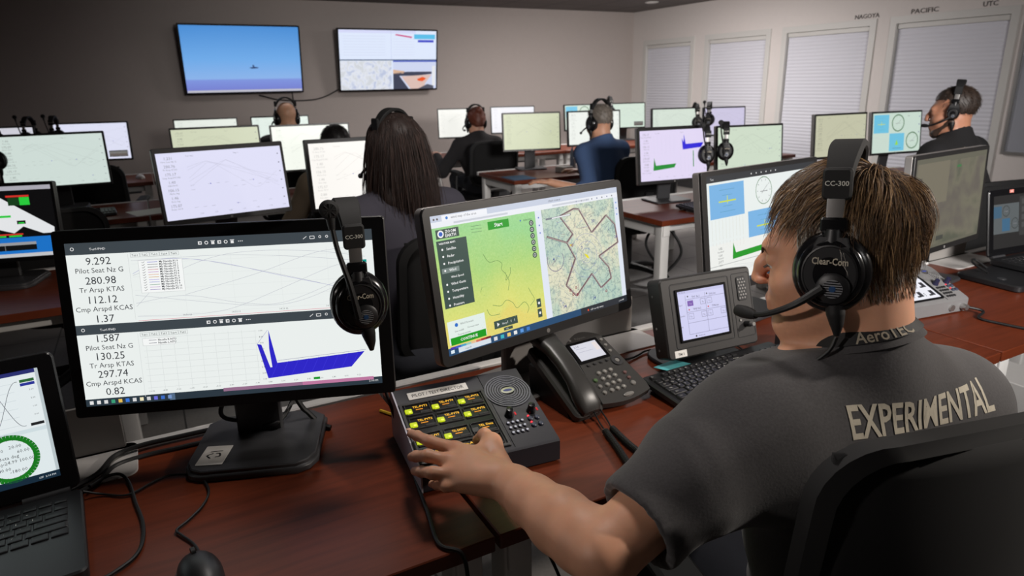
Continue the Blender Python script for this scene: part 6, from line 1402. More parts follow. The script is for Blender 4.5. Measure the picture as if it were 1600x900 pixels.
    for s in (-1, 1):
        hj = HI+r*s*0.09; kn_ = hj+f*0.42+r*s*0.03; an = kn_+f*0.0; an[2] = 0.10; S.cap(hj, kn_, 0.085, 0.062, 0.04); S.cap(kn_, an, 0.06, 0.048, 0.03); ft.append(an)
    V, Qf = S.mesh(); mesh_obj('trousers', local(V, t), Qf, jm, t)
    for an in ft:
        S = SDF(an-A3((.2, .2, .12)), an+A3((.2, .26, .08)), 0.009); a0 = an.copy(); a0[2] = 0.05; S.cap(an, a0, 0.048, 0.045, 0.02); S.cap(a0-f*0.04, a0+f*0.14, 0.045, 0.038, 0.02); S.plane(A3((0, 0, 0.006)), (0, 0, -1)); V, Qf = S.mesh(); mesh_obj('shoe', local(V, t), Qf, mat('shoe_black', (22, 22, 24), 0.6), t)
    # hair
    hm = mat('hair_%d_%d' % hair_rgb[:2], hair_rgb, 0.55, noise=0.3, scale=120); h2 = mat('hairl_%d_%d' % hair_rgb[:2], tuple(min(255, int(v*1.5+10)) for v in hair_rgb), 0.45)
    if style == 'bald': return t, O, Qh
    S = SDF(O-0.2, O+A3((.2, .2, .16)), 0.005); thick = {'short': 0.006, 'crop': 0.004, 'long': 0.017, 'bun': 0.012}[style]; S.ell(h_(0, -0.014, 0.038), A3((0.073, 0.093, 0.082))+thick, 0.01, Qh)
    if style == 'bun': S.ell(h_(0, -0.10, 0.10), (0.035, 0.035, 0.032), 0.02); S.ell(h_(0, -0.085, -0.01), (0.045, 0.03, 0.05), 0.03, Qh)
    V, Qf = S.mesh(); Lh = (V-O)@Qh; keep = ((Lh[:, 1] > 0.015) & (Lh[:, 2] > 0.06)) | ((Lh[:, 1] <= 0.015) & (Lh[:, 1] > -0.03) & (Lh[:, 2] > 0.012)) | ((Lh[:, 1] <= -0.03) & (Lh[:, 2] > -0.05))
    if style == 'long': keep |= (Lh[:, 1] < 0.03) & (Lh[:, 2] > -0.06)
    if style == 'long':
        bkv = -Qh[:, 1]*A3((1, 1, 0)); U = SDF(O-A3((.22, .22, .45)), O+A3((.22, .22, .05)), 0.007)
        for i in (-2, -1, 0, 1, 2): U.chain([O+Qh[:, 0]*i*0.03+bkv*(0.045-0.012*abs(i)), O+Qh[:, 0]*i*0.036+bkv*(0.085-0.012*abs(i))-A3((0, 0, .14)), O+Qh[:, 0]*i*0.034+bkv*(0.10-0.012*abs(i))-A3((0, 0, .33))], [0.045, 0.036, 0.018], 0.03)
        Vu, Qu = U.mesh()
        mesh_obj('hair_length', local(Vu, t), Qu, hm, t)
    N = vnormals(V, Qf); V = V+N*(noise3(V, 150, 6)*0.0022)[:, None]
    Qk = Qf[keep[Qf].all(1)]; used = np.unique(Qk); re = np.full(len(V), -1); re[used] = np.arange(len(used)); hair = mesh_obj('hair', local(V[used], t), re[Qk], hm, t)
    b = MB(); R_ = []; rr_ = random.Random(int(head[0]*100)); n_ = {'short': 900, 'crop': 700, 'long': 7000, 'bun': 900}[style]; made = 0
    while made < n_:
        d = A3((rr_.gauss(0, 1), rr_.gauss(0, 1), rr_.gauss(0, 1))); d /= np.linalg.norm(d); p = A3((0, -0.014, 0.038))+d*(A3((0.073, 0.093, 0.082))+thick)
        if style == 'long':
            if p[1] > 0.03 or p[2] < -0.02 or (p[0] < -0.05 and p[1] > -0.045 and p[2] < 0.045): continue
        elif not hair_region(p): continue
        made += 1; nrm = d
        if style == 'long':
            L = rr_.uniform(0.32, 0.46); q = h_(*p); pts = [q-O+O]; out_ = q-h_(0, -0.02, 0.0); out_[2] = 0; ln = np.linalg.norm(out_)+1e-6; out_ /= ln; w_ = A3((rr_.gauss(0, .012), rr_.gauss(0, .012), 0)); pts = []
            bk = -Qh[:, 1]*A3((1, 1, 0)); z0 = q[2]
            for i in range(9):
                s_ = i/8; drop = L*s_; zz = z0-max(0, drop-0.03*(1-s_)); side = min(1.0, s_*1.5)
                base = q+out_*(0.016*math.sin(min(1, s_*2)*PI/2))+bk*(0.018*s_)+w_*s_*2
                c0 = h_(0, -0.045, 0); 
                if zz < O[2]-0.12: base = base+(c0-base)*A3((0.18, 0.18, 0))*min(1, (O[2]-0.12-zz)/0.2)
                pts.append((base[0], base[1], zz))
            pts = [tuple(A3(v)-np.array(t.location)) for v in pts]; R_.append((pts, h2 if rr_.random() < 0.3 else hm, rr_.uniform(0.0007, 0.0014)))
        else:
            L = rr_.uniform(0.012, 0.03); fl = A3((0, 0.3 if p[1] > 0 else -0.3, -0.7)); fl = fl-nrm*(fl@nrm); q = p.copy(); pts = []
            for i in range(4): pts.append(tuple(h_(*q)-np.array(t.location))); q = q+(fl*0.9+nrm*0.3)*L/3
            R_.append((pts, h2 if rr_.random() < 0.25 else hm, 0.0012))
    strands(b, R_, None); b.build('hair_strands', hair, angle=180)
    return t, O, Qh
def worn_headset(label, O, Qh, boom='worn', back=R(8), sc=1.0, cup=1.0):
    h = thing('headset', label, 'headset', tuple(O)); Q = Qh; h.rotation_euler = Matrix([list(Q[i]) for i in range(3)]).to_euler(); headset_parts(h, boom, False, cup=cup, M=Matrix.Translation((0, -0.004, 0.004)) @ Matrix.Rotation(back, 4, 'X') @ Matrix.Scale(sc, 4)); return h
# ================================================================== put the room together
# televisions
television('large wall television showing a small aircraft against blue sky', 1.111, 1.735, 1.24, 0.72, -9, flight_tv, 8.16)
television('wall television split into four pictures, right of the blue sky one', 2.765, 1.725, 1.24, 0.71, -9, quad_tv, 8.16)
cable('black cable sagging along the wall between the two televisions', [(1.25, 8.33, 1.36), (1.5, 8.34, 1.30), (1.9, 8.345, 1.30), (2.2, 8.34, 1.42), (2.35, 8.33, 1.5)], 0.007)
cable('black power cable hanging straight down below the blue sky television', [(1.62, 8.33, 1.4), (1.63, 8.345, 1.2), (1.66, 8.345, 0.9), (1.67, 8.345, 0.5)], 0.007)

# desks: four rows
A0, B0, C0, D0 = 0.822, 2.632, 4.39, 6.1
RG = ['mahogany desks of the front row', 'mahogany desks of the second row', 'mahogany desks of the third row', 'mahogany desks of the back row']
desk('mahogany desk in the foreground under the large black monitor', -1.09, 0.404, A0, rowgroup=RG[0], door=[(-0.20, 0.15)])
desk('mahogany desk in the foreground carrying the phone and keyboard', 0.408, 1.895, A0, rowgroup=RG[0], door=[(1.02, 0.30)])
desk('mahogany desk at the right edge with a laptop and silver intercom panel', 1.899, 3.39, A0, rowgroup=RG[0], door=[(2.75, 0.24)])
desk('mahogany desk behind the foreground black monitor at the far left', -1.75, -0.25, B0, rowgroup=RG[1])
desk('mahogany desk in front of the person with long dark hair', -0.246, 1.30, B0, rowgroup=RG[1])
desk('mahogany desk with the purple and green plot monitor and a keyboard', 2.30, 3.79, B0, rowgroup=RG[1])
desk('mahogany desk in front of the man in black', 3.794, 5.29, B0, rowgroup=RG[1])
desk('mahogany desk in the third row at the left, beside an empty chair', -1.55, -0.03, C0, rowgroup=RG[2])
desk('mahogany desk in the third row behind the lilac page monitor', -0.026, 1.45, C0, rowgroup=RG[2])
desk('mahogany desk in front of the man in the blue shirt', 2.39, 3.93, C0, rowgroup=RG[2])
desk('mahogany desk in the third row right, under two hanging headsets', 3.934, 5.45, C0, rowgroup=RG[2])
desk('mahogany desk in the back row at the left', -1.5, 0.03, D0, rowgroup=RG[3])
desk('mahogany desk in the back row in front of the bald man', 0.034, 1.55, D0, rowgroup=RG[3])
desk('mahogany desk in the back row in front of the red-haired person', 2.45, 3.95, D0, rowgroup=RG[3])
desk('mahogany desk in the back row below the blue square monitor', 3.954, 5.5, D0, rowgroup=RG[3])

# monitors: x, y, z of the face centre, yaw, tilt, width, height
G = ['monitors on the front desks', 'monitors on the second row', 'monitors on the third row', 'monitors on the back row']
thin = (0.011, 0.011, 0.013, 0.016)
monitor('large black monitor in the foreground showing two stacked data pages', 0.096, 1.27, 1.040, -19.7, 8.7, 0.572, 0.340, test_page, G[0], 'black', 'square', (0.02, 0.024, 0.023, 0.021), sticker=True)
monitor('silver-edged monitor showing a green weather map beside an aeronautical chart', 0.742, 1.25, 1.048, 10.8, 9.3, 0.576, 0.326, map_page, G[0], 'silver', 'slab', (0.018, 0.018, 0.018, 0.022), radius=0.014, standcol=mat('stand_grey', (128, 124, 121), 0.45, noise=0.05))
monitor('monitor with blue squares and a green plot half hidden behind the foreground face', 1.583, 1.36, 1.028, 8.0, 8.0, 0.57, 0.348, instrument_page, G[0], 'silver', 'slab', (0.021, 0.018, 0.013, 0.022))
monitor('monitor with a dim greyish map right behind the foreground man', 2.355, 1.27, 1.033, 6.4, 3.0, 0.532, 0.334, dim_map, G[0], 'silver', 'slab', (0.016, 0.016, 0.014, 0.02))
monitor('monitor at the left edge with a black page, white wing outline and blue band', -0.557, 3.05, 0.981, -14, 8, 0.49, 0.29, alert_page, G[1], 'black', 'square', thin)
monitor('silver-sided monitor with a lilac data page above the foreground black monitor', 0.282, 3.05, 1.065, 8.0, 8.3, 0.517, 0.307, generic((222, 222, 246), 0), G[1], 'silver', 'slab', (0.012, 0.012, 0.02, 0.02))
monitor('monitor with a bright white page that the long-haired person watches', 0.881, 3.05, 1.059, 0.1, 4.9, 0.52, 0.32, generic((252, 249, 244), 1, 0.8), G[1], 'black', 'slab', (0.016, 0.016, 0.018, 0.016))
monitor('monitor with lilac page carrying purple and green plots', 2.730, 3.05, 1.020, -6.4, 7.3, 0.491, 0.326, generic((226, 216, 244), 2, 0.7, plots=plots_two), G[1], 'silver', 'slab', (0.015, 0.015, 0.02, 0.02))
monitor('pale green page monitor right of the purple and green plot one', 3.353, 3.05, 1.010, -10.9, 6.4, 0.49, 0.31, generic((206, 220, 200), 3, 0.75), G[1], 'silver', 'slab', thin)
monitor('beige page monitor left of the blue square and dial one', 4.214, 3.05, 1.052, -4.8, 5.1, 0.49, 0.30, generic((194, 194, 168), 4, 0.7), G[1], 'silver', 'slab', thin)
monitor('monitor with pale blue squares and two green-ringed dials beside the man in black', 4.837, 3.05, 1.041, -7.8, 6.4, 0.489, 0.308, dials_page((200, 218, 206)), G[1], 'silver', 'slab', thin)
monitor('wide black monitor with a pale green page at the left edge, third row', -0.48, 4.90, 1.045, -0.5, 5.4, 0.56, 0.325, generic((206, 220, 214), 5, 0.7), G[2], 'black', 'square', (0.012, 0.012, 0.014, 0.014))
monitor('monitor with a greenish beige page peeking over the lilac one', 0.434, 4.90, 1.041, -2.8, 4.9, 0.55, 0.325, generic((206, 212, 184), 6, 0.75), G[2], 'silver', 'slab', thin)
monitor('bright white page monitor in front of the dark-haired head top', 1.050, 4.90, 1.031, -5.0, 5.1, 0.542, 0.325, generic((246, 250, 240), 7, 0.86), G[2], 'black', 'slab', thin)
monitor('pale yellow-green page monitor left of the man in blue', 2.841, 4.90, 1.052, -17.0, 4.4, 0.492, 0.312, generic((204, 210, 178), 8, 0.8), G[2], 'silver', 'slab', thin)
monitor('white page monitor the man in the blue shirt faces', 3.468, 4.90, 1.051, -12.3, 5.0, 0.492, 0.30, generic((240, 244, 238), 9, 0.8), G[2], 'black', 'slab', thin)
monitor('pale mint page monitor left of two hanging headsets, third row', 4.371, 4.90, 1.053, -14, 5.0, 0.455, 0.28, generic((214, 226, 214), 10, 0.8), G[2], 'black', 'slab', thin)
monitor('pale lilac page monitor right of two hanging headsets, third row', 5.006, 4.90, 1.045, -14.5, 5.0, 0.453, 0.275, generic((206, 200, 226), 11, 0.85), G[2], 'black', 'slab', thin)
monitor('black monitor at the far left of the back row, mostly cut by the frame', -1.01, 6.70, 1.03, -8, 5, 0.53, 0.31, generic((206, 206, 216), 12, 0.85), G[3], 'black', 'slab', thin)
monitor('monitor with a small dark picture in its corner, back row left', -0.361, 6.70, 1.034, -10.5, 6.5, 0.559, 0.322, generic((222, 224, 244), 13, 0.85, inset=True), G[3], 'black', 'slab', thin)
monitor('monitor seen as a pale strip left of the bald man', 0.526, 6.70, 1.040, -4.4, 4.5, 0.529, 0.30, generic((228, 234, 226), 14, 0.85), G[3], 'silver', 'slab', thin)
monitor('monitor right behind the bald man with a pale page', 1.166, 6.70, 1.038, -8.9, 4.6, 0.52, 0.30, generic((228, 240, 232), 15, 0.85), G[3], 'silver', 'slab', thin)
monitor('white page monitor left of the red-haired head, back row', 3.016, 6.70, 1.039, -18.4, 4.7, 0.496, 0.313, generic((242, 242, 236), 16, 0.88), G[3], 'silver', 'slab', thin)
monitor('white page monitor right of the red-haired head, back row', 3.645, 6.70, 1.048, -18.7, 5.0, 0.496, 0.297, generic((238, 238, 244), 17, 0.85), G[3], 'black', 'slab', thin)
monitor('monitor with a blue square and dial behind the man in blue, back row', 4.592, 6.70, 1.038, -10.6, 6.7, 0.493, 0.302, dials_page((216, 230, 216), (120, 200, 232)), G[3], 'black', 'slab', thin)
monitor('pale green monitor with a dark picture corner near the room corner, back row', 5.221, 6.70, 1.034, -11.8, 5.0, 0.491, 0.304, generic((212, 228, 214), 18, 0.85, inset=True), G[3], 'black', 'slab', thin)

# chairs
chair('black mesh chair of the foreground man', 0.944, 0.645, R(-13), seat=0.46, back=0.465)
chair('black mesh chair of the person with long dark hair', 0.86, 2.18, R(2), back=0.44)
proto = chair('black mesh chair of the man in the blue shirt', 3.06, 3.86, R(-12), back=0.40)
def more(label, x, y, rz):
    c = copy_tree(proto); c['label'] = label; c.location = (x, y, 0); c.rotation_euler = (0, 0, rz); return c
more('black mesh chair of the red-haired person', 2.78, 5.68, R(-4))
more('black mesh chair of the man in black', 3.62, 1.95, R(-10))
more('black mesh chair of the bald man', 1.06, 5.70, R(3))
more('black mesh chair of the person showing only a dark head top', 0.99, 3.98, R(4))
more('empty black mesh chair at the left, in front of the third row desk', -0.45, 3.75, R(6))
more('empty black mesh chair at the left, in front of the back row', -0.34, 5.72, R(-8))
more('empty black mesh chair at the desk with the purple and green plots', 3.0, 2.26, R(-52))

# things on the front desks
b = MB(); b.cyl((0, 0, 0), (0.15, 0, 0), 0.0036, mat('pencil_yellow', (196, 160, 40), 0.5), n=6); b.cyl((0.15, 0, 0), (0.168, 0, 0), 0.0036, mat('pencil_wood', (200, 160, 110), 0.7), 0.0006, n=6); o = b.build('pencil'); o.location = (0.375, 1.335, 0.7438); o.rotation_euler = (0, 0, R(-62)); tag(o, 'yellow pencil on the desk between the large monitor and the dark intercom panel', 'pencil')
comm_panel('dark intercom panel with yellow-lit keys under the reaching hand', 0.490, 1.088, R(-6), 'dark')
comm_panel('silver intercom panel with a bright white key display at the right', 2.045, 1.165, R(-8), 'silver')
desk_phone('black desk phone with a grey display beside the intercom panel', 0.815, 1.17, R(4))
touch_panel('upright black intercom touch screen labelled TM 1 behind the keyboard', 1.190, 1.198, R(-4))
keyboard('black keyboard in the foreground in front of the touch screen', 1.165, 1.062, R(1))
o = MB(); o.rbox((0, 0, 0), (0.076, 0.076, 0.0012), mat('sticky_note', (88, 178, 184), 0.7), r=0.001, ch=0.0002)
v = o.v; o.v = [(x, y, z+0.012*max(0, -y/0.04)**2) for x, y, z in o.v]; o = o.build('sticky_note'); o.location = (1.078, 1.158, 0.7535); o.rotation_euler = (0, 0, R(8)); tag(o, 'teal sticky note lying under the touch screen', 'sticky note')
laptop('black laptop in the left corner showing a green ring gauge', -0.375, 1.268, R(5), 104, laptop_page, keys=True)
d_ = thing('docking_station', 'flat black dock under the right-hand laptop', 'dock', (2.66, 1.15, 0.74), R(-6))
b = MB(); b.rbox((0, 0, 0.012), (0.36, 0.22, 0.022), black, r=0.02, ch=0.004); b.build('case', d_); b = MB(); b.cyl((-0.13, -0.02, 0.023), (-0.13, -0.02, 0.0245), 0.014, dgrey, n=24); b.build('button', d_)
laptop('open laptop on a dock at the right edge with a dark page', 2.86, 1.245, R(-6), 100, dark_laptop_page, tag_red=True, z=0.765)
mouse('black mouse at the bottom edge on the foreground desk', -0.0239, 0.9570, R(10))
# switch box with red button
t = thing('switch_box', 'small dark box with a red push button and chrome lever behind the keyboard', 'switch box', (1.475, 1.095, 0.74), R(-12))
b = MB(); b.rings([[(x_, y_, z_) for y_, z_ in ((-0.055, 0.0), (0.055, 0.0), (0.055, 0.075), (0.045, 0.08), (-0.055, 0.035))] for x_ in (-0.055, 0.055)], mat('switch_box_grey', (58, 58, 60), 0.4)); b.build('box', t)
b = MB(); K = Matrix.Translation((0.01, -0.005, 0.058)) @ Matrix.Rotation(R(22), 4, 'X'); b.lathe([(0, 0), (0.013, 0), (0.013, 0.004), (0, 0.005)], lgrey, n=20, M=K); b.build('button_collar', t)
b = MB(); b.lathe([(0, 0.005), (0.009, 0.005), (0.009, 0.011), (0.006, 0.014), (0, 0.0145)], mat('button_red', (190, 40, 32), 0.4), n=20, M=K); b.build('push_button', t, label='red push button')
b = MB(); b.tube([(-0.042, 0.03, 0.07), (-0.045, 0.02, 0.10), (-0.055, -0.01, 0.105), (-0.066, -0.045, 0.075), (-0.07, -0.07, 0.04)], [0.008, 0.009, 0.009, 0.009, 0.007], chrome, n=10); b.cyl((-0.042, 0.03, 0.06), (-0.042, 0.03, 0.115), 0.006, chrome, n=12); b.build('lever', t, label='chrome lever')

# headsets hung on monitors
def hang(label, loc, rz, sc=1.0, boom='up', tilt=0.0, src=None):
    if src: h = copy_tree(src); h['label'] = label; h.location = loc
    else:
        h = thing('headset', label, 'headset', loc, rz, None); headset_parts(h, boom, src is None and sc == 1.0, M=Matrix.Identity(4))
    h.rotation_euler = (tilt, 0, rz); h.scale = (sc, sc, sc); return h
near = hang('black headset with raised mic hung on the foreground black monitor', (0.296, 1.165, 1.095), R(82), tilt=0)
P1 = at_local = None
cable('black headset cable trailing over the desk edge in front of the intercom panel', [(0.3196, 1.1998, 0.9850), (0.3309, 1.1976, 0.9300), (0.3479, 1.1906, 0.8600), (0.3652, 1.1939, 0.7900), (0.3749, 1.1765, 0.7445), (0.3476, 1.0449, 0.7445), (0.3286, 0.9329, 0.7445), (0.3137, 0.8462, 0.7445), (0.34, 0.815, 0.735), (0.343, 0.80, 0.66), (0.35, 0.79, 0.5)], 0.0034, 'headset_cable')
bgp = hang('headset on the left of the pair hung between the purple and green plot monitors', (2.945, 3.035, 1.028), R(62), boom='up')
hang('headset on the right of the pair, over the corner of the pale green page monitor', (3.125, 3.045, 1.035), R(50), src=bgp)
hang('left one of two headsets hanging between the mint and lilac page monitors', (4.60, 4.87, 1.068), R(62), src=bgp)
hang('right one of two headsets hanging on the lilac page monitor', (4.785, 4.885, 1.078), R(40), src=bgp)
hang('headset hung on the monitor behind the man in blue, back row', (4.93, 6.66, 1.105), R(70), src=bgp)
hang('headset on the right corner of the cut-off monitor, back row left', (-0.775, 6.66, 1.10), R(70), src=bgp)
hang('headset on the left corner of the corner-picture monitor, back row left', (-0.605, 6.66, 1.10), R(80), src=bgp)
hang('headset hanging at the left edge of the photo in front of the pale green page', (-0.735, 4.86, 1.085), R(84), src=bgp)

# keyboards and small things further back
keyboard('black keyboard on the desk with the purple and green plots', 2.80, 2.79, R(4), group='keyboards on the desks behind', detailed=False)
keyboard('black keyboard in front of the man in blue', 3.35, 4.56, R(-4), group='keyboards on the desks behind', detailed=False)
keyboard('black keyboard in front of the lilac page monitor', 0.25, 2.78, R(4), group='keyboards on the desks behind', detailed=False)
keyboard('black keyboard in front of the bright page the long-haired person watches', 0.85, 2.76, R(0), group='keyboards on the desks behind', detailed=False)
keyboard('dark keyboard on the third row desk at the left', -0.42, 4.58, R(5), group='keyboards on the desks behind', detailed=False)
b = MB(); b.rbox((0, 0, 0.002), (0.2, 0.22, 0.004), mat('mouse_pad_blue', (44, 84, 120), 0.8), r=0.012, ch=0.001); o = b.build('mouse_pad'); o.location = (2.50, 4.52, 0.7405); tag(o, 'blue mouse pad under the hand of the man in blue', 'mouse pad')
mouse('white mouse on the back row desk at the left', -0.06, 6.38, R(20), mt=white)
# binder and paper
t = thing('file_folder', 'blue-grey folder standing on the desk left of the man in blue', 'folder', (3.12, 4.72, 0.74), R(-25))
b = MB(); b.rings([[(-0.003, y_, z_) for y_, z_ in ((-0.09, 0), (0.09, 0), (0.09, 0.13), (-0.02, 0.19), (-0.09, 0.10))], [(0.003, y_, z_) for y_, z_ in ((-0.09, 0), (0.09, 0), (0.09, 0.13), (-0.02, 0.19), (-0.09, 0.10))]], mat('folder_blue', (96, 116, 148), 0.6)); b.build('cover', t)
b = MB(); b.rbox((0.012, 0.0, 0.05), (0.016, 0.16, 0.098), paper, r=0.001); b.build('pages', t)
b = MB(); b.rbox((0, 0, 0.022), (0.12, 0.09, 0.044), lgrey, r=0.006); b.rbox((0, 0, 0.0445), (0.1, 0.07, 0.002), white, r=0.004); o = b.build('small_box'); o.location = (2.98, 4.62, 0.74); o.rotation_euler = (0, 0, 0.2); tag(o, 'small grey box at the foot of the yellow-green page monitor', 'box')
# papers and pens at left
b = MB(); b.rbox((0, 0, 0.0006), (0.3, 0.21, 0.0012), paper, r=0.001, ch=0.0002); o = b.build('paper_sheet'); o.location = (0.02, 4.55, 0.7405); o.rotation_euler = (0, 0, 0.3); tag(o, 'white paper sheet on the third row desk at the left', 'paper')
# waste bin with a plastic liner between the rows
t = thing('waste_bin', 'grey waste bin with a pale plastic bag under the second row desk', 'waste bin', (0.88, 2.76, 0))
b = MB(); b.lathe([(0.10, 0), (0.13, 0.3), (0.126, 0.3), (0.097, 0.006), (0, 0.006)], mgrey, n=28, cap=False); b.build('bin', t)
b = MB(); rr_ = random.Random(5); rings = []
for k, (r_, z_) in enumerate(((0.128, 0.2), (0.14, 0.27), (0.135, 0.33), (0.11, 0.37), (0.10, 0.30))): rings.append([((r_+rr_.uniform(-.012, .012))*math.cos(2*PI*i/26), (r_+rr_.uniform(-.012, .012))*math.sin(2*PI*i/26), z_+rr_.uniform(-.018, .018)) for i in range(26)])
b.rings(rings, mat('bin_bag', (150, 160, 170), 0.35), cap=False); b.build('bin_liner', t)
# white computer case under the right-hand desk
t = thing('computer_tower', 'white computer tower under the desk at the right edge', 'computer', (2.62, 1.17, 0), R(-3))
b = MB(); b.rbox((0, 0, 0.215), (0.19, 0.42, 0.40), white, r=0.008); b.build('case', t)
b = MB(); b.rbox((0, -0.213, 0.215), (0.17, 0.008, 0.37), mat('tower_front', (168, 168, 168), 0.45), r=0.006, axis='y'); b.build('front_panel', t)
b = MB()
for sx in (-1, 1):
    for sy in (-1, 1): b.cyl((sx*0.07, sy*0.17, 0), (sx*0.07, sy*0.17, 0.017), 0.014, rubber)
b.build('foot', t)

# cables on the front desk
Z = 0.7445
cable('thick black cable along the desk rear from the laptop to the large monitor, upper one', [(-0.235, 1.285, .757), (-0.1733, 1.3419, 0.7520), (-0.1431, 1.4025, 0.7520), (-0.0982, 1.4213, 0.7520), (-0.0277, 1.4257, 0.7500), (0.0524, 1.4224, 0.7500), (0.13, 1.405, 0.752), (0.17, 1.41, 0.80), (0.17, 1.375, 0.88)], 0.0052)
cable('thick black cable along the desk rear, lower one beside the laptop', [(-0.235, 1.27, .752), (-0.1739, 1.3239, 0.7445), (-0.1438, 1.3741, 0.7445), (-0.0940, 1.3882, 0.7445), (-0.0247, 1.3873, 0.7445), (0.0421, 1.3898, 0.7445), (0.10, 1.415, Z)], 0.0048)
cable('short thick cable drooping behind the large monitor onto its base', [(0.145, 1.38, 0.93), (0.0553, 1.3584, 0.8200), (0.1004, 1.3729, 0.7750), (0.1510, 1.3304, 0.7750), (0.20, 1.38, 0.80), (0.21, 1.37, 0.88)], 0.0045)
cable('thick cable right of the large monitor neck lying on the desk', [(0.17, 1.36, 0.90), (0.2066, 1.3476, 0.8000), (0.2218, 1.3440, 0.7750), (0.2389, 1.3343, 0.7520), (0.2528, 1.3150, 0.7465), (0.2584, 1.3106, 0.7455)], 0.0055)
cable('thin black mouse cable looping round the monitor base', [(-0.1897, 1.2811, 0.7570), (-0.1620, 1.2774, 0.7445), (-0.1213, 1.2515, 0.7445), (-0.0796, 1.2740, 0.7445), (-0.0471, 1.2820, 0.7445), (-0.0052, 1.2502, 0.7445), (0.0077, 1.1949, 0.7445), (-0.0045, 1.1507, 0.7445), (-0.0302, 1.1159, 0.7445), (-0.0498, 1.0959, 0.7445), (-0.0432, 1.0770, 0.7445), (-0.0274, 1.0424, 0.7445), (-0.0197, 0.9957, 0.7520)], 0.0022, 'mouse_cable')
cable('black cable curling from the laptop towards the bottom edge', [(-0.1805, 1.2941, 0.7570), (-0.1572, 1.3251, 0.7520), (-0.1335, 1.3248, 0.7500), (-0.1194, 1.2923, 0.7445), (-0.1092, 1.2179, 0.7445), (-0.0989, 1.1495, 0.7445), (-0.0995, 1.0928, 0.7445), (-0.1114, 1.0557, 0.7445), (-0.1371, 1.0326, 0.7445), (-0.1616, 1.0200, 0.7445)], 0.003)
cable('black cable from the silver intercom panel to the right edge', [(2.125, 1.055, .762), (2.16, 1.01, .752), (2.1078, 0.9915, 0.7445), (2.1121, 0.9242, 0.7445), (2.1311, 0.8515, 0.7445)], 0.004)
cable('thin cable between the phone and the touch screen', [(0.86, 1.26, 0.76), (1.0349, 1.2819, 0.7445), (1.1041, 1.3014, 0.7445), (1.1569, 1.2853, 0.7445), (1.2, 1.3, Z)], 0.0026)
cable('black cable looped under the touch screen onto the desk', [(1.25, 1.235, .765), (1.3041, 1.2451, 0.7445), (1.3346, 1.2047, 0.7445), (1.3127, 1.1547, 0.7445), (1.2670, 1.1621, 0.7445), (1.1754, 1.1384, 0.7520)], 0.0022)
cable('black cable on the dock beside the right-hand laptop', [(2.55, 1.2, .768), (2.56, 1.26, .79), (2.61, 1.28, .79), (2.62, 1.24, .766)], 0.004)
cable('thin black cable hanging below the front edge of the foreground desks', [(0.50, 0.87, 0.70), (0.52, 0.80, 0.6), (0.50, 0.74, 0.52), (0.53, 0.70, 0.40)], 0.003)
cable('black cables piled under the plot monitor desk', [(2.55, 2.9, 0.68), (2.6, 2.8, 0.5), (2.5, 2.85, 0.35), (2.65, 2.95, 0.3), (2.55, 3.05, 0.5), (2.7, 3.1, 0.65)], 0.008)
# coiled handset cord, two loops
t = thing('coiled_cord', 'coiled black handset cord lying on the desk in front of the phone', 'cord', (0.80, 1.05, Z))
b = MB(); off = Vector((0.80, 1.05, Z))
b.tube([Vector(p)-off for p in [(0.770, 1.075, .757), (0.7535, 1.0246, 0.7520), (0.7477, 1.0007, 0.7500)]], 0.0018, rubber, n=6)
coil(b, [Vector(p)-off for p in [(0.7504, 1.0043, 0.7475), (0.7300, 0.9338, 0.7475), (0.7094, 0.8711, 0.7475), (0.6928, 0.8221, 0.7475), (0.6758, 0.7799, 0.7475), (0.6861, 0.7420, 0.7475), (0.7434, 0.7742, 0.7475), (0.7550, 0.8394, 0.7475), (0.7558, 0.8966, 0.7475), (0.7584, 0.9399, 0.7475), (0.7683, 1.0063, 0.7475)]], 0.0062, 0.0016, 150, rubber)
b.tube([Vector(p)-off for p in [(0.7655, 1.0027, 0.7500), (0.7767, 1.0336, 0.7520), (0.79, 1.085, .757)]], 0.0018, rubber, n=6); b.build('cord', t)

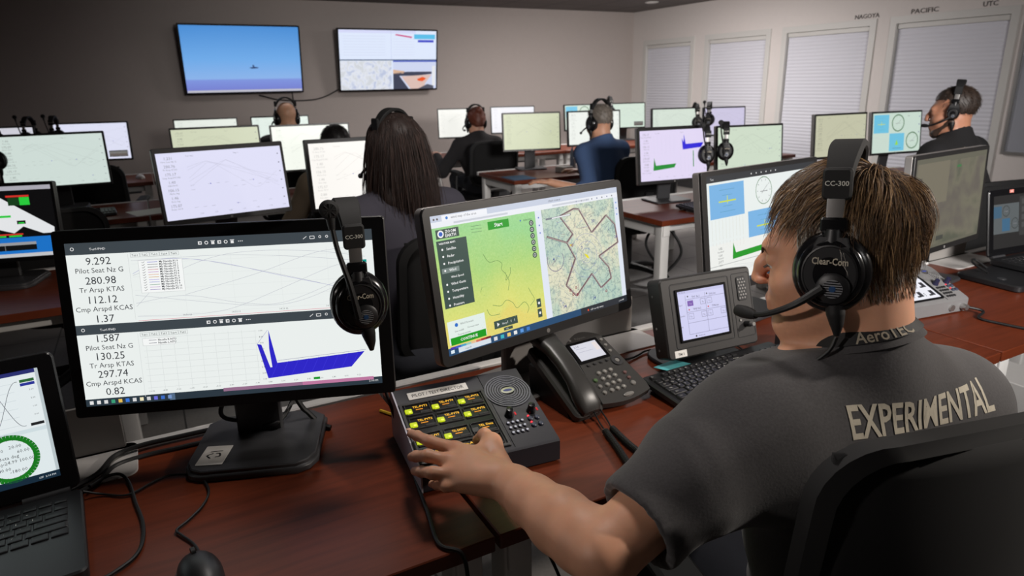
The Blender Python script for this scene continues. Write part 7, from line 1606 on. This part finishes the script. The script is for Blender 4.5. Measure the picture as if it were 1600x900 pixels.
# people
t, O, Q = figure('person with long dark hair and a headset seated at the second row', (0.745, 2.22, 1.215), R(10), (58, 56, 66), (38, 26, 22), 'long', (186, 140, 116), head_yaw=R(22)); worn_headset('headset worn by the person with long dark hair', O, Q, sc=0.94)
t, O, Q = figure('man in a blue shirt with grey hair seated with his back turned', (2.825, 3.93, 1.165), R(10), (62, 84, 122), (112, 104, 96), 'crop', (196, 146, 118), hands=[(2.3895, 3.8761, 0.7900), None], sleeves='rolled', head_yaw=R(6), pitch=0.2); worn_headset('headset worn by the man in the blue shirt', O, Q, back=R(14))
t, O, Q = figure('person with tied red hair in a black jacket at the back row', (2.735, 5.75, 1.10), R(-4), (30, 28, 30), (92, 44, 28), 'bun', (196, 148, 124), hands=[(2.43, 6.0, 0.80), None]); worn_headset('headset worn by the red-haired person', O, Q)
t, O, Q = figure('bald man with a headset seen above a monitor at the back row', (1.052, 5.75, 1.205), R(4), (70, 70, 74), (60, 50, 44), 'bald', (206, 158, 128)); worn_headset('headset worn by the bald man', O, Q)
t, O, Q = figure('person in a beige top showing only a dark head top over a monitor', (0.985, 3.98, 1.105), R(6), (168, 150, 128), (22, 19, 19), 'short', (180, 134, 108), pitch=0.1)
t, O, Q = figure('bearded man in black with a headset beside the dial monitor', (3.58, 1.98, 1.262), R(2), (18, 17, 19), (44, 33, 26), 'crop', (176, 124, 98), head_yaw=R(26), pitch=0.1, k=1.0)
worn_headset('headset worn by the bearded man in black', O, Q, back=R(10), sc=0.94, cup=0.62)
# his beard
S = SDF(O-0.16, O+0.16, 0.004); h_ = lambda x, y, z: O+Q@A3((x, y, z))
for s in (-1, 1): S.cap(h_(s*0.061, 0.0, -0.045), h_(s*0.03, 0.066, -0.098), 0.018, 0.021, 0.02)
S.ell(h_(0, 0.078, -0.102), (0.028, 0.02, 0.024), 0.02, Q); S.ell(h_(0, 0.094, -0.052), (0.026, 0.009, 0.007), 0.01, Q)
V, Qf = S.mesh(); V = V+vnormals(V, Qf)*(noise3(V, 300, 8)*0.002)[:, None]; mesh_obj('beard', local(V, t), Qf, mat('hair_58_44', (58, 44, 36)), t)
# small name line on the back of his vest, laid onto the cloth
vest = [c for c in t.children if c.name.startswith('shirt')][0]; off = Vector(t.location)
vb = BVHTree.FromPolygons([tuple(v.co) for v in vest.data.vertices], [tuple(p.vertices) for p in vest.data.polygons])
vs, fs, x0, x1 = text_mesh('EXPERIMENTAL', 0.02, 1); out = []
for x, y in vs:
    p = Vector((3.56+(x-(x0+x1)/2)*0.11/(x1-x0), 1.4, 1.085+y*0.022)); hit = vb.ray_cast(p-off, Vector((0, 1, 0))); out.append(tuple(hit[0]+hit[1]*0.001 if hit[0] else p-off+Vector((0, 0.4, 0))))
b = MB(); b.add(out, fs, printc); b.build('lettering', vest, smooth=False, label='small cream lettering EXPERIMENTAL')
